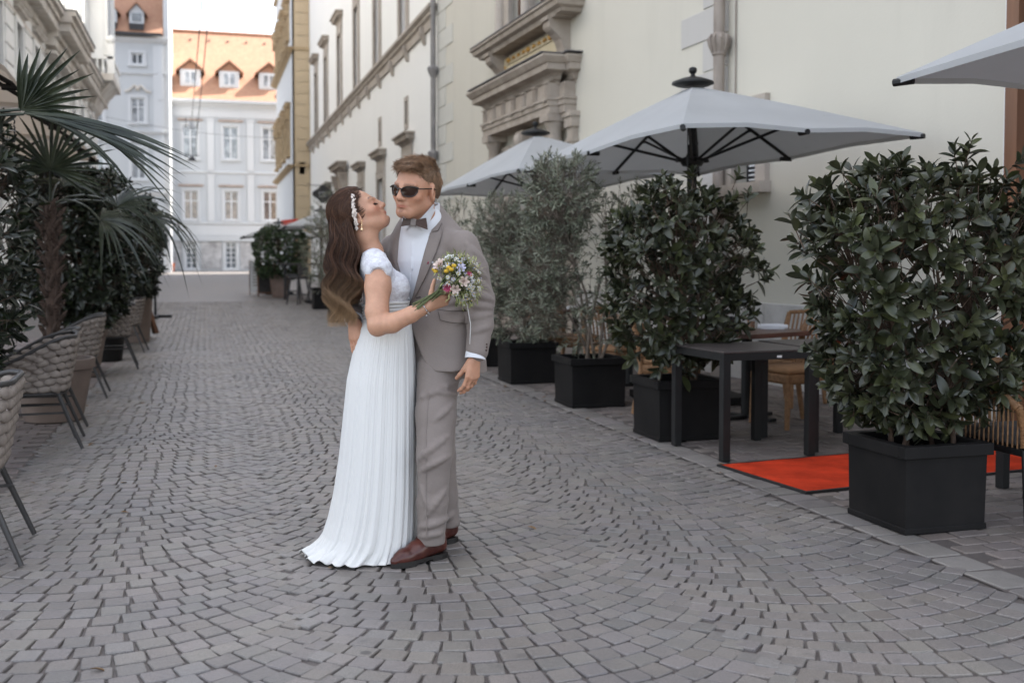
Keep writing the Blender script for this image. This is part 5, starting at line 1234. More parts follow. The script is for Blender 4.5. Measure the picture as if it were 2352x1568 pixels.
b = MB(); b.tube([(x * .55 - .02, -.03, z * .7 + .05) for x, z in sc], .012, 5); b.tube([(x * .5, -.03, z * .6 - .1) for x, z in sc], .012, 5); b.obj('lettering', M_greyt, hs)
b = MB(); b.tube([(-.55, 0, .36), (.42, 0, .36)], .016, 6); b.tube([(.42, 0, -.1), (.2, 0, .1), (.1, 0, .36)], .012, 6); b.tube([(-.5, 0, .36), (-.6, 0, .45), (-.7, 0, .30)], .012, 6); b.tube([(-.28, 0, .36), (-.28, 0, .25)], .008, 5); b.tube([(.28, 0, .36), (.28, 0, .25)], .008, 5); b.obj('bracket', M_iron, hs)
pl_ = olive('trailing green plant hanging on the palace wall under the iron sign', 4.95, 44.6, [(0, 0, 2.6, .22, .3, .9, 60, .5)], 81, [(0, 0, 3.2)], bz=1.6, name='wall_plant', variants=bv, mat=M_box)
st = thing('parasol_stand', 'black cross foot of a folded stand on the street at the far left', 'stand', (-1.05, 25.2, gz(25.2))); b = MB(); b.box(-.35, .35, -.06, .06, .005, .06); b.box(-.06, .06, .0601, .6, .005, .06); b.box(-.06, .06, -.6, -.0601, .005, .06); b.obj('foot', M_black, st); b = MB(); b.tube([(0, 0, .06), (0, 0, 1.0)], .03, 8); b.obj('pole', M_black, st)
wb = thing('white_board', 'white folding board leaning among the left laurels', 'sign board', (-.98, 19.6, gz(19.6)), .35); b = MB(); b.bbox(-.03, .03, -.3, .3, .05, 1.55, .006, Matrix.Rotation(-.16, 4, 'Y')); b.obj('panel', M_cardw, wb); b = MB(); b.box(.1, .16, -.3, .3, .05, 1.2, Matrix.Rotation(-.3, 4, 'Y')); b.obj('prop', M_wood, wb)
bk = thing('orange_bin', 'small orange bin at the street end', 'bin', (-2.05, 73.0, gz(73))); b = MB(); b.lathe([(.2, 0), (.27, .55), (.25, .55), (.2, .05)], (0, 0, 0), 14); b.obj('body', pm('orange plastic', (.75, .16, .03), .5, .1), bk, 50)
ks = thing('barrier_board', 'yellow and white boarding beside the orange bin', 'barrier', (-2.75, 73.4, gz(73.4))); b = MB(); b.box(-.5, .5, -.04, .04, .0, 2.2); b.obj('board', M_ochre, ks); b = MB(); b.box(-.5, .5, -.06, -.041, 1.0, 1.25); b.obj('stripe', M_cardw, ks)
# overhead wires
def wire(name, lb, a, c, r=.012, sag=.15, cat='wire', grp=None):
    t = MB(); a, c = Vector(a), Vector(c); t.tube([a.lerp(c, k / 12) - Vector((0, 0, sag * 4 * (k / 12) * (1 - k / 12))) for k in range(13)], r, 5)
    return tag(t.obj(name, M_iron), lb, cat, grp)
wire('overhead_wire', 'left one of two black wires running up the sky gap', (.10, 16, 5.9), (-.58, 62, 8.7), .013, .0, grp='two wires along the street'); wire('overhead_wire', 'right one of two black wires running up the sky gap, ending lower', (.26, 16, 6.3), (-.40, 62, 7.1), .013, .0, grp='two wires along the street')
wire('span_wire', 'thin cable across the street before the white house', (-5.0, 62, 9.15), (4.42, 62, 8.3), .010, .25)
lp = thing('cable_junction', 'small dark junction box hanging where the wires meet', 'junction box', (-.55, 62, 8.95)); b = MB(); b.box(-.15, .15, -.1, .1, -.25, .12); b.box(-.55, .55, -.02, .02, -.3, -.26); b.tube([(-.2, 0, .12), (-.2, 0, .45)], .02, 6); b.obj('box', M_greyt, lp); b = MB(); b.tube([(-.3, 0, -.26), (-.3, 0, .3)], .02, 6); b.tube([(.3, 0, -.26), (.3, 0, .3)], .02, 6); b.obj('clamp', M_iron, lp)
l2 = thing('hanging_lamp', 'small dark street lamp hanging on the lower wire end', 'lamp', (-.55, 62, 6.95)); b = MB(); b.lathe([(.05, .2), (.12, .12), (.22, 0), (.2, -.05), (0, -.06)], (0, 0, 0), 12); b.obj('shade', M_iron, l2, 50); b = MB(); b.tube([(-.4, 0, .25), (.4, 0, .25)], .02, 6); b.tube([(0, 0, .2), (0, 0, 2.0)], .01, 5); b.obj('bracket', M_iron, l2)
# ================================================================== people: signed-distance modelling
DH = np.array([math.sin(math.radians(12.0)), math.cos(math.radians(12.0)), 0.0]); RH = np.array([DH[1], -DH[0], 0.0]); UP = np.array([0, 0, 1.0])
def Lp(u, v, D):
    d = ray(u, v); return _O + d * (D / (d @ DH))
PX = 1 / 510.0
def nrm(a): a = np.asarray(a, float); return a / np.linalg.norm(a)
class Vol:
    def __init__(s, lo, hi, h):
        s.lo = np.array(lo, float); s.h = h; s.n = np.ceil((np.array(hi) - s.lo) / h).astype(int) + 1
        s.F = np.full(s.n, .2, np.float32); s.ax = [s.lo[i] + h * np.arange(s.n[i]) for i in range(3)]
    def blk(s, lo, hi):
        a = np.clip(np.floor((np.asarray(lo) - s.lo) / s.h).astype(int), 0, s.n); b = np.clip(np.ceil((np.asarray(hi) - s.lo) / s.h).astype(int) + 1, 0, s.n)
        return tuple(slice(a[i], b[i]) for i in range(3))
    def co(s, B):
        return s.ax[0][B[0]][:, None, None], s.ax[1][B[1]][None, :, None], s.ax[2][B[2]][None, None, :]
    def put(s, B, d, k, sub=False):
        F = s.F[B]
        if F.size == 0: return
        d = d.astype(np.float32)
        if sub: d = -d; F2 = -F; d2 = -d
        a, b = (F, d) if not sub else (-F, -d)
        if k > 0:
            h = np.clip(.5 + .5 * (b - a) / k, 0, 1); r = b * (1 - h) + a * h - k * h * (1 - h)
        else: r = np.minimum(a, b)
        s.F[B] = r if not sub else -r
    def cone(s, a, b, ra, rb, k=.01, sub=False):
        a = np.asarray(a, float); b = np.asarray(b, float); m = max(ra, rb) + k + 3 * s.h
        B = s.blk(np.minimum(a, b) - m, np.maximum(a, b) + m); x, y, z = s.co(B); ab = b - a; L2 = max(ab @ ab, 1e-12)
        t = np.clip(((x - a[0]) * ab[0] + (y - a[1]) * ab[1] + (z - a[2]) * ab[2]) / L2, 0, 1)
        d = np.sqrt((x - a[0] - t * ab[0]) ** 2 + (y - a[1] - t * ab[1]) ** 2 + (z - a[2] - t * ab[2]) ** 2) - (ra + (rb - ra) * t)
        s.put(B, d, k, sub)
    def chain(s, pts, rs, k=.01, sub=False):
        for i in range(len(pts) - 1): s.cone(pts[i], pts[i + 1], rs[i], rs[i + 1], k, sub)
    def ell(s, c, r, R=None, k=.01, sub=False):
        """ellipsoid: centre, radii, R = 3x3 whose columns are its axes"""
        c = np.asarray(c, float); r = np.asarray(r, float); R = np.eye(3) if R is None else R; m = r.max() + k + 3 * s.h
        B = s.blk(c - m, c + m); x, y, z = s.co(B); dx, dy, dz = x - c[0], y - c[1], z - c[2]
        q = [(dx * R[0, i] + dy * R[1, i] + dz * R[2, i]) / r[i] for i in range(3)]
        k0 = np.sqrt(q[0] ** 2 + q[1] ** 2 + q[2] ** 2); k1 = np.sqrt((q[0] / r[0]) ** 2 + (q[1] / r[1]) ** 2 + (q[2] / r[2]) ** 2)
        s.put(B, k0 * (k0 - 1) / np.maximum(k1, 1e-6), k, sub)
    def loft(s, secs, k=.01, ex=2.0, sub=False):
        """upright stack: (z, centre xy, lateral dir xy, r lateral, r front)"""
        secs = sorted(secs, key=lambda q: q[0]); zs = [q[0] for q in secs]; m = max(max(q[3], q[4]) for q in secs) + k + 3 * s.h
        cx = [q[1][0] for q in secs]; cy = [q[1][1] for q in secs]
        B = s.blk((min(cx) - m, min(cy) - m, zs[0] - k - 3 * s.h), (max(cx) + m, max(cy) + m, zs[-1] + k + 3 * s.h)); x, y, z = s.co(B)
        f = lambda a: np.interp(z.ravel(), zs, a)[None, None, :]
        X, Y, ex_, ey_, r1, r2 = f(cx), f(cy), f([q[2][0] for q in secs]), f([q[2][1] for q in secs]), f([q[3] for q in secs]), f([q[4] for q in secs])
        u = ((x - X) * ex_ + (y - Y) * ey_) / r1; v = (-(x - X) * ey_ + (y - Y) * ex_) / r2
        d = ((np.abs(u) ** ex + np.abs(v) ** ex) ** (1 / ex) - 1) * np.minimum(r1, r2)
        d = np.maximum(d, np.maximum(zs[0] - z, z - zs[-1])); s.put(B, d, k, sub)
    def displace(s, fn, lo=None, hi=None):
        B = s.blk(s.lo if lo is None else lo, s.lo + s.n * s.h if hi is None else hi); x, y, z = s.co(B); s.F[B] += fn(x, y, z).astype(np.float32)
    def mesh(s, smooth=1):
        F = s.F; n = s.n; ins = F < 0
        c = [ins[i:n[0] - 1 + i, j:n[1] - 1 + j, l:n[2] - 1 + l] for i in (0, 1) for j in (0, 1) for l in (0, 1)]
        cnt = sum(q.astype(np.int8) for q in c); act = (cnt > 0) & (cnt < 8); idx = np.argwhere(act); vid = np.full(act.shape, -1, np.int32); vid[act] = np.arange(len(idx))
        acc = np.zeros((len(idx), 3)); num = np.zeros(len(idx)); corners = [(i, j, l) for i in (0, 1) for j in (0, 1) for l in (0, 1)]
        val = {q: F[idx[:, 0] + q[0], idx[:, 1] + q[1], idx[:, 2] + q[2]] for q in corners}
        for q in corners:
            for a in range(3):
                if q[a] == 1: continue
                p = list(q); p[a] = 1; p = tuple(p); va, vb = val[q], val[p]; m = (va < 0) != (vb < 0); t = np.where(m, va / np.where(m, va - vb, 1), 0)
                pos = np.tile(np.array(q, float), (len(idx), 1)); pos[:, a] = t; acc[m] += pos[m]; num[m] += 1
        V = s.lo + s.h * (idx + acc / num[:, None]); Q = []
        for a in range(3):
            b, c_ = (a + 1) % 3, (a + 2) % 3; sl0 = [slice(None)] * 3; sl1 = [slice(None)] * 3; sl0[a] = slice(0, n[a] - 1); sl1[a] = slice(1, n[a])
            x = ins[tuple(sl0)] != ins[tuple(sl1)]; e = np.argwhere(x); ok = (e[:, b] > 0) & (e[:, c_] > 0) & (e[:, b] < n[b] - 1) & (e[:, c_] < n[c_] - 1); e = e[ok]
            flip = ins[e[:, 0], e[:, 1], e[:, 2]]
            def cell(db, dc): q = e.copy(); q[:, b] -= db; q[:, c_] -= dc; return vid[q[:, 0], q[:, 1], q[:, 2]]
            q = np.stack([cell(0, 0), cell(1, 0), cell(1, 1), cell(0, 1)], 1); q[~flip] = q[~flip][:, ::-1]; Q.append(q)
        Q = np.concatenate(Q)
        for _ in range(smooth):
            S = np.zeros_like(V); w = np.zeros(len(V))
            for i in range(4):
                np.add.at(S, Q[:, i], V[Q[:, (i + 1) % 4]]); np.add.at(S, Q[:, i], V[Q[:, (i + 3) % 4]]); np.add.at(w, Q[:, i], 2)
            V = V * .5 + .5 * S / np.maximum(w, 1)[:, None]
        return V, Q
def snoise(x, y, z, sc, seed):
    """cheap smooth noise from sines"""
    r = random.Random(seed); o = 0
    for _ in range(5):
        a, b, c, p = r.gauss(0, 1), r.gauss(0, 1), r.gauss(0, 1), r.uniform(0, 6.3); o = o + np.sin((a * x + b * y + c * z) * sc + p)
    return o / 5
def pobj(name, V, Q, mat, root, smooth=True, cols=None):
    me = from_arrays(name, V - np.array(root.location) if root is not None else V, Q, mat, smooth)
    if cols is not None: color_attr(me, cols)
    return link(name, me, root)
def bvh(V, Q): return BVHTree.FromPolygons([tuple(v) for v in V], [tuple(q) for q in Q])
def drape(tree, pts, off, D=None):
    """outline points (photo pixels) carried along the view onto a body surface, lifted by off"""
    out = []
    for u, v in pts:
        d = Vector(ray(u, v)).normalized(); h, n, i, dist = tree.ray_cast(Vector(_O), d)
        out.append(None if h is None else h - d * off)
    last = next((q for q in out if q is not None), None)
    for i in range(len(out)):
        if out[i] is None: out[i] = last
        last = out[i]
    return out
def patch(name, tree, left, right, off, th, mat, root, n=14, m=6):
    """cloth piece between two outlines lying on the body, with thickness and a raised edge"""
    def res(P):
        P = [np.array(p, float) for p in P]; d = np.r_[0, np.cumsum([np.linalg.norm(P[i + 1] - P[i]) for i in range(len(P) - 1)])]; t = np.linspace(0, d[-1], n)
        return np.stack([np.interp(t, d, [p[0] for p in P]), np.interp(t, d, [p[1] for p in P])], 1)
    A, Bq = res(left), res(right); V = []
    for i in range(n):
        row = drape(tree, [tuple(A[i] * (1 - j / m) + Bq[i] * (j / m)) for j in range(m + 1)], off)
        V += row
    if any(p is None for p in V):
        g_ = [p for p in V if p is not None]
        if not g_: return None
        V = [p if p is not None else g_[0] for p in V]
    k = m + 1; N2 = len(V); vd = Vector(DH) * th; V = V + [p + vd for p in V]
    F = [(i * k + j, i * k + j + 1, (i + 1) * k + j + 1, (i + 1) * k + j) for i in range(n - 1) for j in range(m)]; F += [tuple(q + N2 for q in f[::-1]) for f in F]
    rim = [j for j in range(k)] + [i * k + m for i in range(1, n)] + [(n - 1) * k + j for j in range(m - 1, -1, -1)] + [i * k for i in range(n - 2, 0, -1)]
    F += [(rim[i], rim[i] + N2, rim[(i + 1) % len(rim)] + N2, rim[(i + 1) % len(rim)]) for i in range(len(rim))]
    b = MB(); b.add([p - Vector(root.location) for p in V], F); return b.obj(name, mat, root, 40)
def cordline(name, tree, pts, off, r, mat, root, parent=None):
    P = []
    for i in range(len(pts) - 1):
        for k in range(5): P.append((pts[i][0] + (pts[i + 1][0] - pts[i][0]) * k / 5, pts[i][1] + (pts[i + 1][1] - pts[i][1]) * k / 5))
    P.append(pts[-1]); G_ = drape(tree, P, off)
    if G_[0] is None: return None
    b = MB(); b.tube([p - Vector(root.location) for p in G_], r, 5); return b.obj(name, mat, parent or root)

def head(v, o, X, Y, Z, s, female=False):
    """skull, face and ears at o; X = subject's left, Y = where the face looks, Z = crown"""
    R = np.stack([X, Y, Z], 1); P = lambda x, y, z: o + R @ (np.array([x, y, z * (1 if z > 0 else .845)]) * s); q = lambda *r: np.array(r) * s
    f = .92 if female else 1.0
    v.ell(P(0, -.012, .048), q(.076, .098, .088), R, .02); v.ell(P(0, .040, -.012), q(.060, .062, .095), R, .03)
    v.ell(P(0, .030, -.060), q(.056 * f, .062, .050), R, .025); v.cone(P(-.012, .078, -.098), P(.012, .078, -.098), .020 * s, .020 * s, .022)
    for e in (-1, 1):
        v.cone(P(e * .055 * f, -.005, -.05), P(e * .022, .072, -.100), .016 * s, .017 * s, .022)          # jaw line
        v.ell(P(e * .043, .066, -.018), q(.024, .022, .020), R, .022)                                       # cheekbone
        v.cone(P(e * .012, .094, .030), P(e * .048, .078, .032), .0095 * s * (1 if not female else .8), .008 * s, .014)   # brow
        v.ell(P(e * .031, .103, .010), q(.019, .014, .0125), R, .012, sub=True)                              # eye socket
        v.ell(P(e * .031, .082, .009), q(.0155, .0145, .0125), R, .004)                                      # lid over the eyeball
        v.ell(P(e * .0125, .104, -.031), q(.0098, .012, .0085), R, .006)                                     # nostril wing
        v.ell(P(e * .0065, .112, -.039), q(.0040, .006, .0035), R, .003, sub=True)
        v.cone(P(e * .022, .098, -.042), P(e * .031, .088, -.068), .002 * s, .0015 * s, .010, sub=True)       # fold from nose to mouth
        # ear
        c = P(e * .077, -.008, -.002); n_ = nrm(X * e * .85 - Y * .45); E = np.stack([n_, nrm(np.cross(Z, n_)), Z], 1)
        v.ell(c, q(.012, .022, .037), E, .008); v.ell(c + n_ * .010 * s + (Y * .004 - Z * .001) * s, q(.0075, .0135, .024), E, .004, sub=True)
        v.ell(c - Z * .024 * s + n_ * .001, q(.007, .009, .011), E, .006); v.cone(c + n_ * .004 * s - Z * .01 * s + Y * .012 * s, c + n_ * .006 * s + Y * .010 * s + Z * .004 * s, .0035 * s, .003 * s, .004)
    v.cone(P(0, .096, .024), P(0, .116, -.022), .0088 * s, .0108 * s, .012); v.ell(P(0, .117, -.027), q(.0115, .0105, .0095), R, .008)
    v.ell(P(0, .088, -.062), q(.026, .018, .024), R, .016)                                                    # mouth mound
    for e in (-1, 1):
        v.cone(P(0, .1045, -.0600), P(e * .022, .0935, -.0640), .0052 * s, .0026 * s, .003); v.cone(P(0, .1035, -.0715), P(e * .020, .0935, -.0670), .0066 * s, .003 * s, .003)
        v.cone(P(0, .111, -.0655), P(e * .023, .0965, -.0655), .0018 * s, .0012 * s, .002, sub=True)
    v.ell(P(0, .104, -.083), q(.018, .010, .006), R, .010, sub=True); v.ell(P(0, .094, -.099), q(.015, .012, .013), R, .012)
    return P, R
def hand(v, w, dirn, back, thumb_side, s=1.0, curl=(.5, .6, .6, .65), spread=.10, tcurl=.4, topen=.7, bend=(1.0, 1.1, .8)):
    """palm, four jointed fingers and thumb. dirn: wrist to knuckles, back: back of the hand, thumb_side: towards the thumb"""
    d = nrm(dirn); b = nrm(np.asarray(back) - d * (np.asarray(back) @ d)); t = nrm(np.asarray(thumb_side) - d * (np.asarray(thumb_side) @ d) - b * (np.asarray(thumb_side) @ b))
    w = np.asarray(w, float); L = .092 * s; tips = []; v.ph = []
    for k, off in enumerate((.030, .010, -.011, -.030)):
        kn = w + d * (L - .006 * abs(k - 1.2)) * 1.0 + t * off * s + b * (.004 - .003 * abs(k - 1.3)) * s
        v.cone(w + d * .012 * s + t * off * .55 * s, kn, .0155 * s, .0118 * s, .012)
        ln = [(.043, .026, .020), (.047, .030, .022), (.044, .028, .021), (.035, .021, .018)][k]; a = curl[k]; p = kn; dd = nrm(d + t * spread * (1.3 - k)); rr = (.0096, .0097, .0092, .0082)[k] * s
        ang = 0
        for j in range(3):
            if j == 1: v.ph.append(((kn + p) / 2, nrm(p - kn)))
            ang += a * bend[j]; ndir = dd * math.cos(ang) - b * math.sin(ang); q = p + ndir * ln[j] * s; v.cone(p, q, rr * (1 - .08 * j), rr * (.90 - .08 * j), .0028); v.ell(p, (rr * 1.08,) * 3, None, .003); p = q
        tips.append((p, ndir, b))
    c0 = w + d * .020 * s + t * .018 * s - b * .006 * s; d1 = nrm(d * .62 + t * topen - b * .35); p1 = c0 + d1 * .042 * s; d2 = nrm(d1 * math.cos(tcurl) + (d * .6 - b * .8) * math.sin(tcurl)); p2 = p1 + d2 * .034 * s; d3 = nrm(d2 * math.cos(tcurl) + (d * .2 - t * .5 - b * .8) * math.sin(tcurl)); p3 = p2 + d3 * .026 * s
    v.cone(c0, p1, .0175 * s, .0135 * s, .012); v.cone(p1, p2, .0118 * s, .0105 * s, .004); v.cone(p2, p3, .0105 * s, .0088 * s, .003)
    return tips
def skinmat(name, base, rough=.48):
    n = N(name); geo = n.n('ShaderNodeNewGeometry'); p = geo.outputs['Position']
    c = n.mix(n.ramp(n.noise(p, 38, 4, .6), .35, .7), tuple(x * .92 for x in base), tuple(x * 1.06 for x in base)); c = n.mix(1.0, c, n.attr(), 'MULTIPLY'); n.col(c)
    n.set(Roughness=rough); n.b.inputs['Subsurface Weight'].default_value = .15; n.b.inputs['Subsurface Radius'].default_value = (.012, .005, .003); n.b.inputs['Subsurface Scale'].default_value = 1.0
    n.b.inputs['Specular IOR Level'].default_value = .4; n.bump(n.noise(p, 260, 3, .6), .12, .0015); return n.m
def cloth(name, col, rough=.8, weave=900, var=.08, sheen=.15, bump=.12, fold=0.0):
    n = N(name); geo = n.n('ShaderNodeNewGeometry'); p = geo.outputs['Position']
    mp = n.n('ShaderNodeMapping'); mp.inputs['Scale'].default_value = (1, 1, .22); n.l(p, mp.inputs['Vector'])
    c = n.mix(n.ramp(n.noise(mp.outputs[0], weave, 2, .7), .3, .7), tuple(x * (1 - var) for x in col), tuple(x * (1 + var) for x in col)); n.col(c); n.set(Roughness=rough); n.b.inputs['Sheen Weight'].default_value = sheen; n.b.inputs['Specular IOR Level'].default_value = .3
    b1 = n.bump(n.noise(p, weave * .7, 2, .6), bump, .0012)
    if fold: n.bump(n.noise(p, 16, 3, .55), fold, .012, b1)
    return n.m
M_skinM = skinmat('tanned skin', (.47, .245, .155)); M_skinF = skinmat('warm skin', (.52, .285, .185))
M_suit = cloth('taupe grey suiting', (.205, .172, .155), .72, 700, .10, .1, .12, .10); M_shirt = cloth('white shirt cotton', (.66, .67, .70), .8, 900, .03, .1, .08); M_dress = cloth('white chiffon', (.64, .63, .61), .85, 800, .03, .2, .06)
M_bow = pm('dark walnut bow tie', (.045, .022, .016), .45, .4, 60, .15, 150, stretch=(1, 1, 4)); M_bowk = cloth('grey bow knot', (.19, .165, .15)); M_shoe = pm('oxblood leather', (.045, .012, .010), .28, .35, 14, .08, 90, col2=(.088, .026, .018)); M_sole = pm('black sole', (.015, .013, .012), .45, .1)
M_gloss = pm('tortoise frame', (.022, .012, .008), .2, .3, 40, 0); M_lens = pm('brown dark lens', (.022, .009, .005), .12, .1, 3, 0, spec=.35); M_gold2 = pm('pale gold', (.75, .55, .35), .25, .1, 20, 0, metal=1.0); M_silver = pm('silver', (.7, .7, .7), .25, .1, 20, 0, metal=1.0)
def hairmat(name, c1, c2):
    n = N(name); c = n.mix(n.noise(n.coord('Object'), 60, 3), c1, c2); c = n.mix(1.0, c, n.attr(), 'MULTIPLY'); n.col(c); n.set(Roughness=.52); n.b.inputs['Specular IOR Level'].default_value = .3; return n.m
M_hairM = hairmat('light brown hair', (.15, .090, .055), (.29, .185, .115)); M_hairF = hairmat('dark brown hair', (.036, .017, .010), (.074, .036, .020))
M_seam = pm('suit seam', (.085, .070, .062), .9, .1, 5, 0)
def strands(name, paths, r0, mat, root, cols, sides=3, parent=None):
    """tapered hair strands: paths (n, k, 3), colours (n, k, 3)"""
    P = np.asarray(paths, float); n, k, _ = P.shape; T = np.gradient(P, axis=1); T /= np.maximum(np.linalg.norm(T, axis=2, keepdims=True), 1e-9)
    ref = np.array([.31, .87, .38]); A = np.cross(T, ref); A /= np.maximum(np.linalg.norm(A, axis=2, keepdims=True), 1e-9); Bq = np.cross(T, A)
    prof = np.interp(np.linspace(0, 1, k), [0, .12, .7, 1], [.7, 1, .85, .12])[None, :, None] * np.asarray(r0).reshape(-1, 1, 1)
    ring = np.stack([P + prof * (A * math.cos(2 * PI * j / sides) + Bq * math.sin(2 * PI * j / sides)) for j in range(sides)], 2)
    V = ring.reshape(-1, 3); base = (np.arange(n)[:, None, None] * k + np.arange(k - 1)[None, :, None]) * sides; j = np.arange(sides)[None, None, :]; j2 = (j + 1) % sides
    Q = np.stack([base + j, base + j2, base + sides + j2, base + sides + j], -1).reshape(-1, 4); C = np.repeat(np.asarray(cols).reshape(n, k, 1, 3), sides, 2).reshape(-1, 3)
    o = pobj(name, V, Q, mat, root, True, C)
    if parent is not None: o.parent = parent
    return o
# ================================================================== the man
man = None
HM = .0042
mo = Lp(1000, 1280, 4.82); mo[2] = 0
MAN_LOC = Vector((mo[0], mo[1], 0))
def frame(yaw_deg, pitch=0, roll=0):
    """axes of someone facing the camera, turned yaw to image left; X subject's left, Y face, Z up"""
    a = math.radians(yaw_deg); Yv = -DH * math.cos(a) - RH * math.sin(a); Xv = RH * math.cos(a) - DH * math.sin(a); Zv = UP.copy()
    p = math.radians(pitch); Y2 = Yv * math.cos(p) + Zv * math.sin(p); Z2 = Zv * math.cos(p) - Yv * math.sin(p)
    r = math.radians(roll); X3 = Xv * math.cos(r) + Z2 * math.sin(r); Z3 = Z2 * math.cos(r) - Xv * math.sin(r); return X3, Y2, Z3
CX, CY, CZ = frame(38)
hx, hy, hz = frame(36, -5, -6)
ho = Lp(957, 440, 4.76); hs_ = 1.07
lo = np.array([mo[0] - .62, mo[1] - .50, -.01]); hi = np.array([mo[0] + .50, mo[1] + .62, 1.86])
v = Vol(lo, hi, HM)
HP, HR = head(v, ho, hx, hy, hz, hs_)
chest = Lp(985, 590, 4.90); waist = Lp(1010, 700, 4.90); pelv = Lp(1010, 820, 4.88)
nb = Lp(978, 535, 4.90)
v.chain([HP(0, -.015, -.06), HP(0, -.03, -.115), nb, chest * .5 + nb * .5], [.060, .060, .064, .075], .03)
for e in (-1, 1): v.cone(HP(e * .045, -.02, -.06), nb + CX * e * .02 + CY * .045, .022, .016, .03)
cdir = (CX[0], CX[1]); 
def sec(u, vv, D, r1, r2): p = Lp(u, vv, D); return (p[2], (p[0], p[1]), cdir, r1, r2)
v.loft([sec(982, 545, 4.90, .10, .085), sec(983, 570, 4.90, .165, .10), sec(985, 600, 4.90, .175, .115), sec(998, 660, 4.90, .165, .112), sec(1010, 720, 4.90, .152, .108), sec(1011, 800, 4.88, .138, .096), sec(1008, 850, 4.87, .135, .098)], .02, 2.2)
shL = Lp(1062, 568, 4.74); elL = Lp(1106, 692, 4.76); wrL = Lp(1093, 808, 4.66)
shR = Lp(905, 574, 5.02); elR = Lp(850, 690, 5.14); wrR = Lp(812, 730, 4.855)
v.chain([shL, elL, wrL], [.055, .045, .029], .02); v.chain([shR, elR, wrR], [.055, .045, .029], .02)
# legs
hipL = Lp(1012, 845, 4.80); knL = Lp(1000, 1040, 4.70); anL = Lp(990, 1243, 4.72)
hipR = Lp(1008, 845, 4.95); knR = Lp(1014, 1040, 4.92); anR = Lp(1030, 1205, 5.0)
v.chain([hipL, knL, anL], [.070, .044, .032], .03); v.chain([hipR, knR, anR], [.066, .040, .030], .03)
ftL = Lp(915, 1290, 4.63); ftL[2] = .035; ftR = anR + (Lp(960, 1235, 4.9) - anR); ftR[2] = .035
v.chain([anL, np.array([anL[0], anL[1], .05]), ftL], [.028, .020, .012], .01); v.chain([anR, np.array([anR[0], anR[1], .06]) - RH * .03, ftR], [.024, .018, .012], .01)
# his left hand, hanging and softly closed; knuckles to the camera
tipsL = hand(v, Lp(1090, 822, 4.64), -UP * 1.0 - RH * .12 - DH * .06, -DH * .75 + RH * .62, -RH * .8 - DH * .55, .97, (.42, .46, .50, .52), .03, .35, .20, (.75, 1.0, .7))
PH_L = v.ph
# his right hand laid on her hip, fingers down
tipsR = hand(v, Lp(812, 735, 4.815), -UP * 1.0 + RH * .13 - DH * .22, -RH * .62 - DH * .80, RH * .85 - DH * .50, .97, (.10, .12, .12, .10), .03, .15, .28, (.8, .8, .7))
V, Q = v.mesh(1)
loc = (V - ho) @ HR / hs_                                     # head coordinates for colouring
cols = np.ones((len(V), 3)); hd = (np.abs(loc[:, 0]) < .1) & (np.abs(loc[:, 1]) < .14) & (loc[:, 2] > -.16)
def soft(d, a, b): return np.clip((b - d) / (b - a), 0, 1)
x_, y_, z_ = loc.T; z_ = np.where(z_ < 0, z_ / .845, z_)
stub = hd * soft(np.abs(z_ + .085), .03, .055) * soft(-y_, -.03, .01) * .5 + .55 * hd * soft(np.sqrt((np.abs(x_) - .055) ** 2 + (z_ + .045) ** 2), .015, .035) * soft(np.abs(y_ - .02), .02, .05)
stub = np.maximum(stub, hd * soft(np.sqrt((x_ / 2.2) ** 2 + (z_ + .052) ** 2 * 2), .008, .014) * (y_ > .075)); stub = np.maximum(stub, hd * soft(np.sqrt(x_ ** 2 + (z_ + .086) ** 2), .008, .016) * (y_ > .07) * 2.4)
nz = .75 + .5 * (np.random.RandomState(1).rand(len(V)))
cols *= (1 - np.clip(.19 * stub[:, None] * nz[:, None], 0, .75) * np.array([.85, .95, 1.0]))
lip = hd * soft(np.sqrt((x_ / 3.2) ** 2 + (z_ + .0655) ** 2), .006, .010) * (y_ > .084); cols *= 1 - lip[:, None] * np.array([.10, .34, .30])
cheek = hd * soft(np.sqrt((np.abs(x_) - .045) ** 2 + (z_ + .02) ** 2), .01, .035) * (y_ > .04); cols *= 1 - cheek[:, None] * np.array([0, .10, .12])
brow = hd * soft(np.abs(z_ - .032 - .02 * (np.abs(x_) - .03)), .003, .007) * (np.abs(x_) > .012) * (np.abs(x_) < .05) * (y_ > .06); cols *= 1 - brow[:, None] * .35
me = from_arrays('person', V - np.array(MAN_LOC), Q, M_skinM); color_attr(me, cols); man = link('person', me); man.location = MAN_LOC
tag(man, 'man in a taupe grey suit, bow tie and sunglasses holding the woman', 'person')
# ------------------------------------------------------------------ trousers
v = Vol(lo, (hi[0], hi[1], 1.05), .0052)
tz = lambda p, dz: np.array([p[0], p[1], p[2] + dz])
v.loft([sec(1010, 715, 4.89, .156, .112), sec(1010, 760, 4.89, .155, .112), sec(1011, 820, 4.89, .160, .112), sec(1008, 865, 4.88, .155, .116)], .03, 2.2)
v.chain([Lp(1008, 850, 4.80), Lp(1000, 950, 4.74), Lp(997, 1045, 4.69), Lp(993, 1150, 4.70), Lp(990, 1236, 4.71)], [.098, .087, .077, .066, .062], .02)
v.chain([Lp(1006, 850, 4.95), Lp(1006, 950, 4.95), Lp(1010, 1045, 4.93), Lp(1020, 1140, 4.98), Lp(1028, 1196, 5.0)], [.094, .084, .072, .062, .060], .02)
fr = [((935, 925), (1045, 880), .010), ((950, 1062), (1030, 1000), .012), ((960, 1085), (1035, 1045), .010), ((1000, 965), (1042, 925), .008), ((958, 1212), (1020, 1196), .013), ((962, 1232), (1018, 1222), .010), ((975, 1190), (1025, 1120), .009), ((965, 1110), (985, 1170), .008), ((1015, 1195), (1040, 1180), .009), ((1000, 900), (1050, 905), .007)]
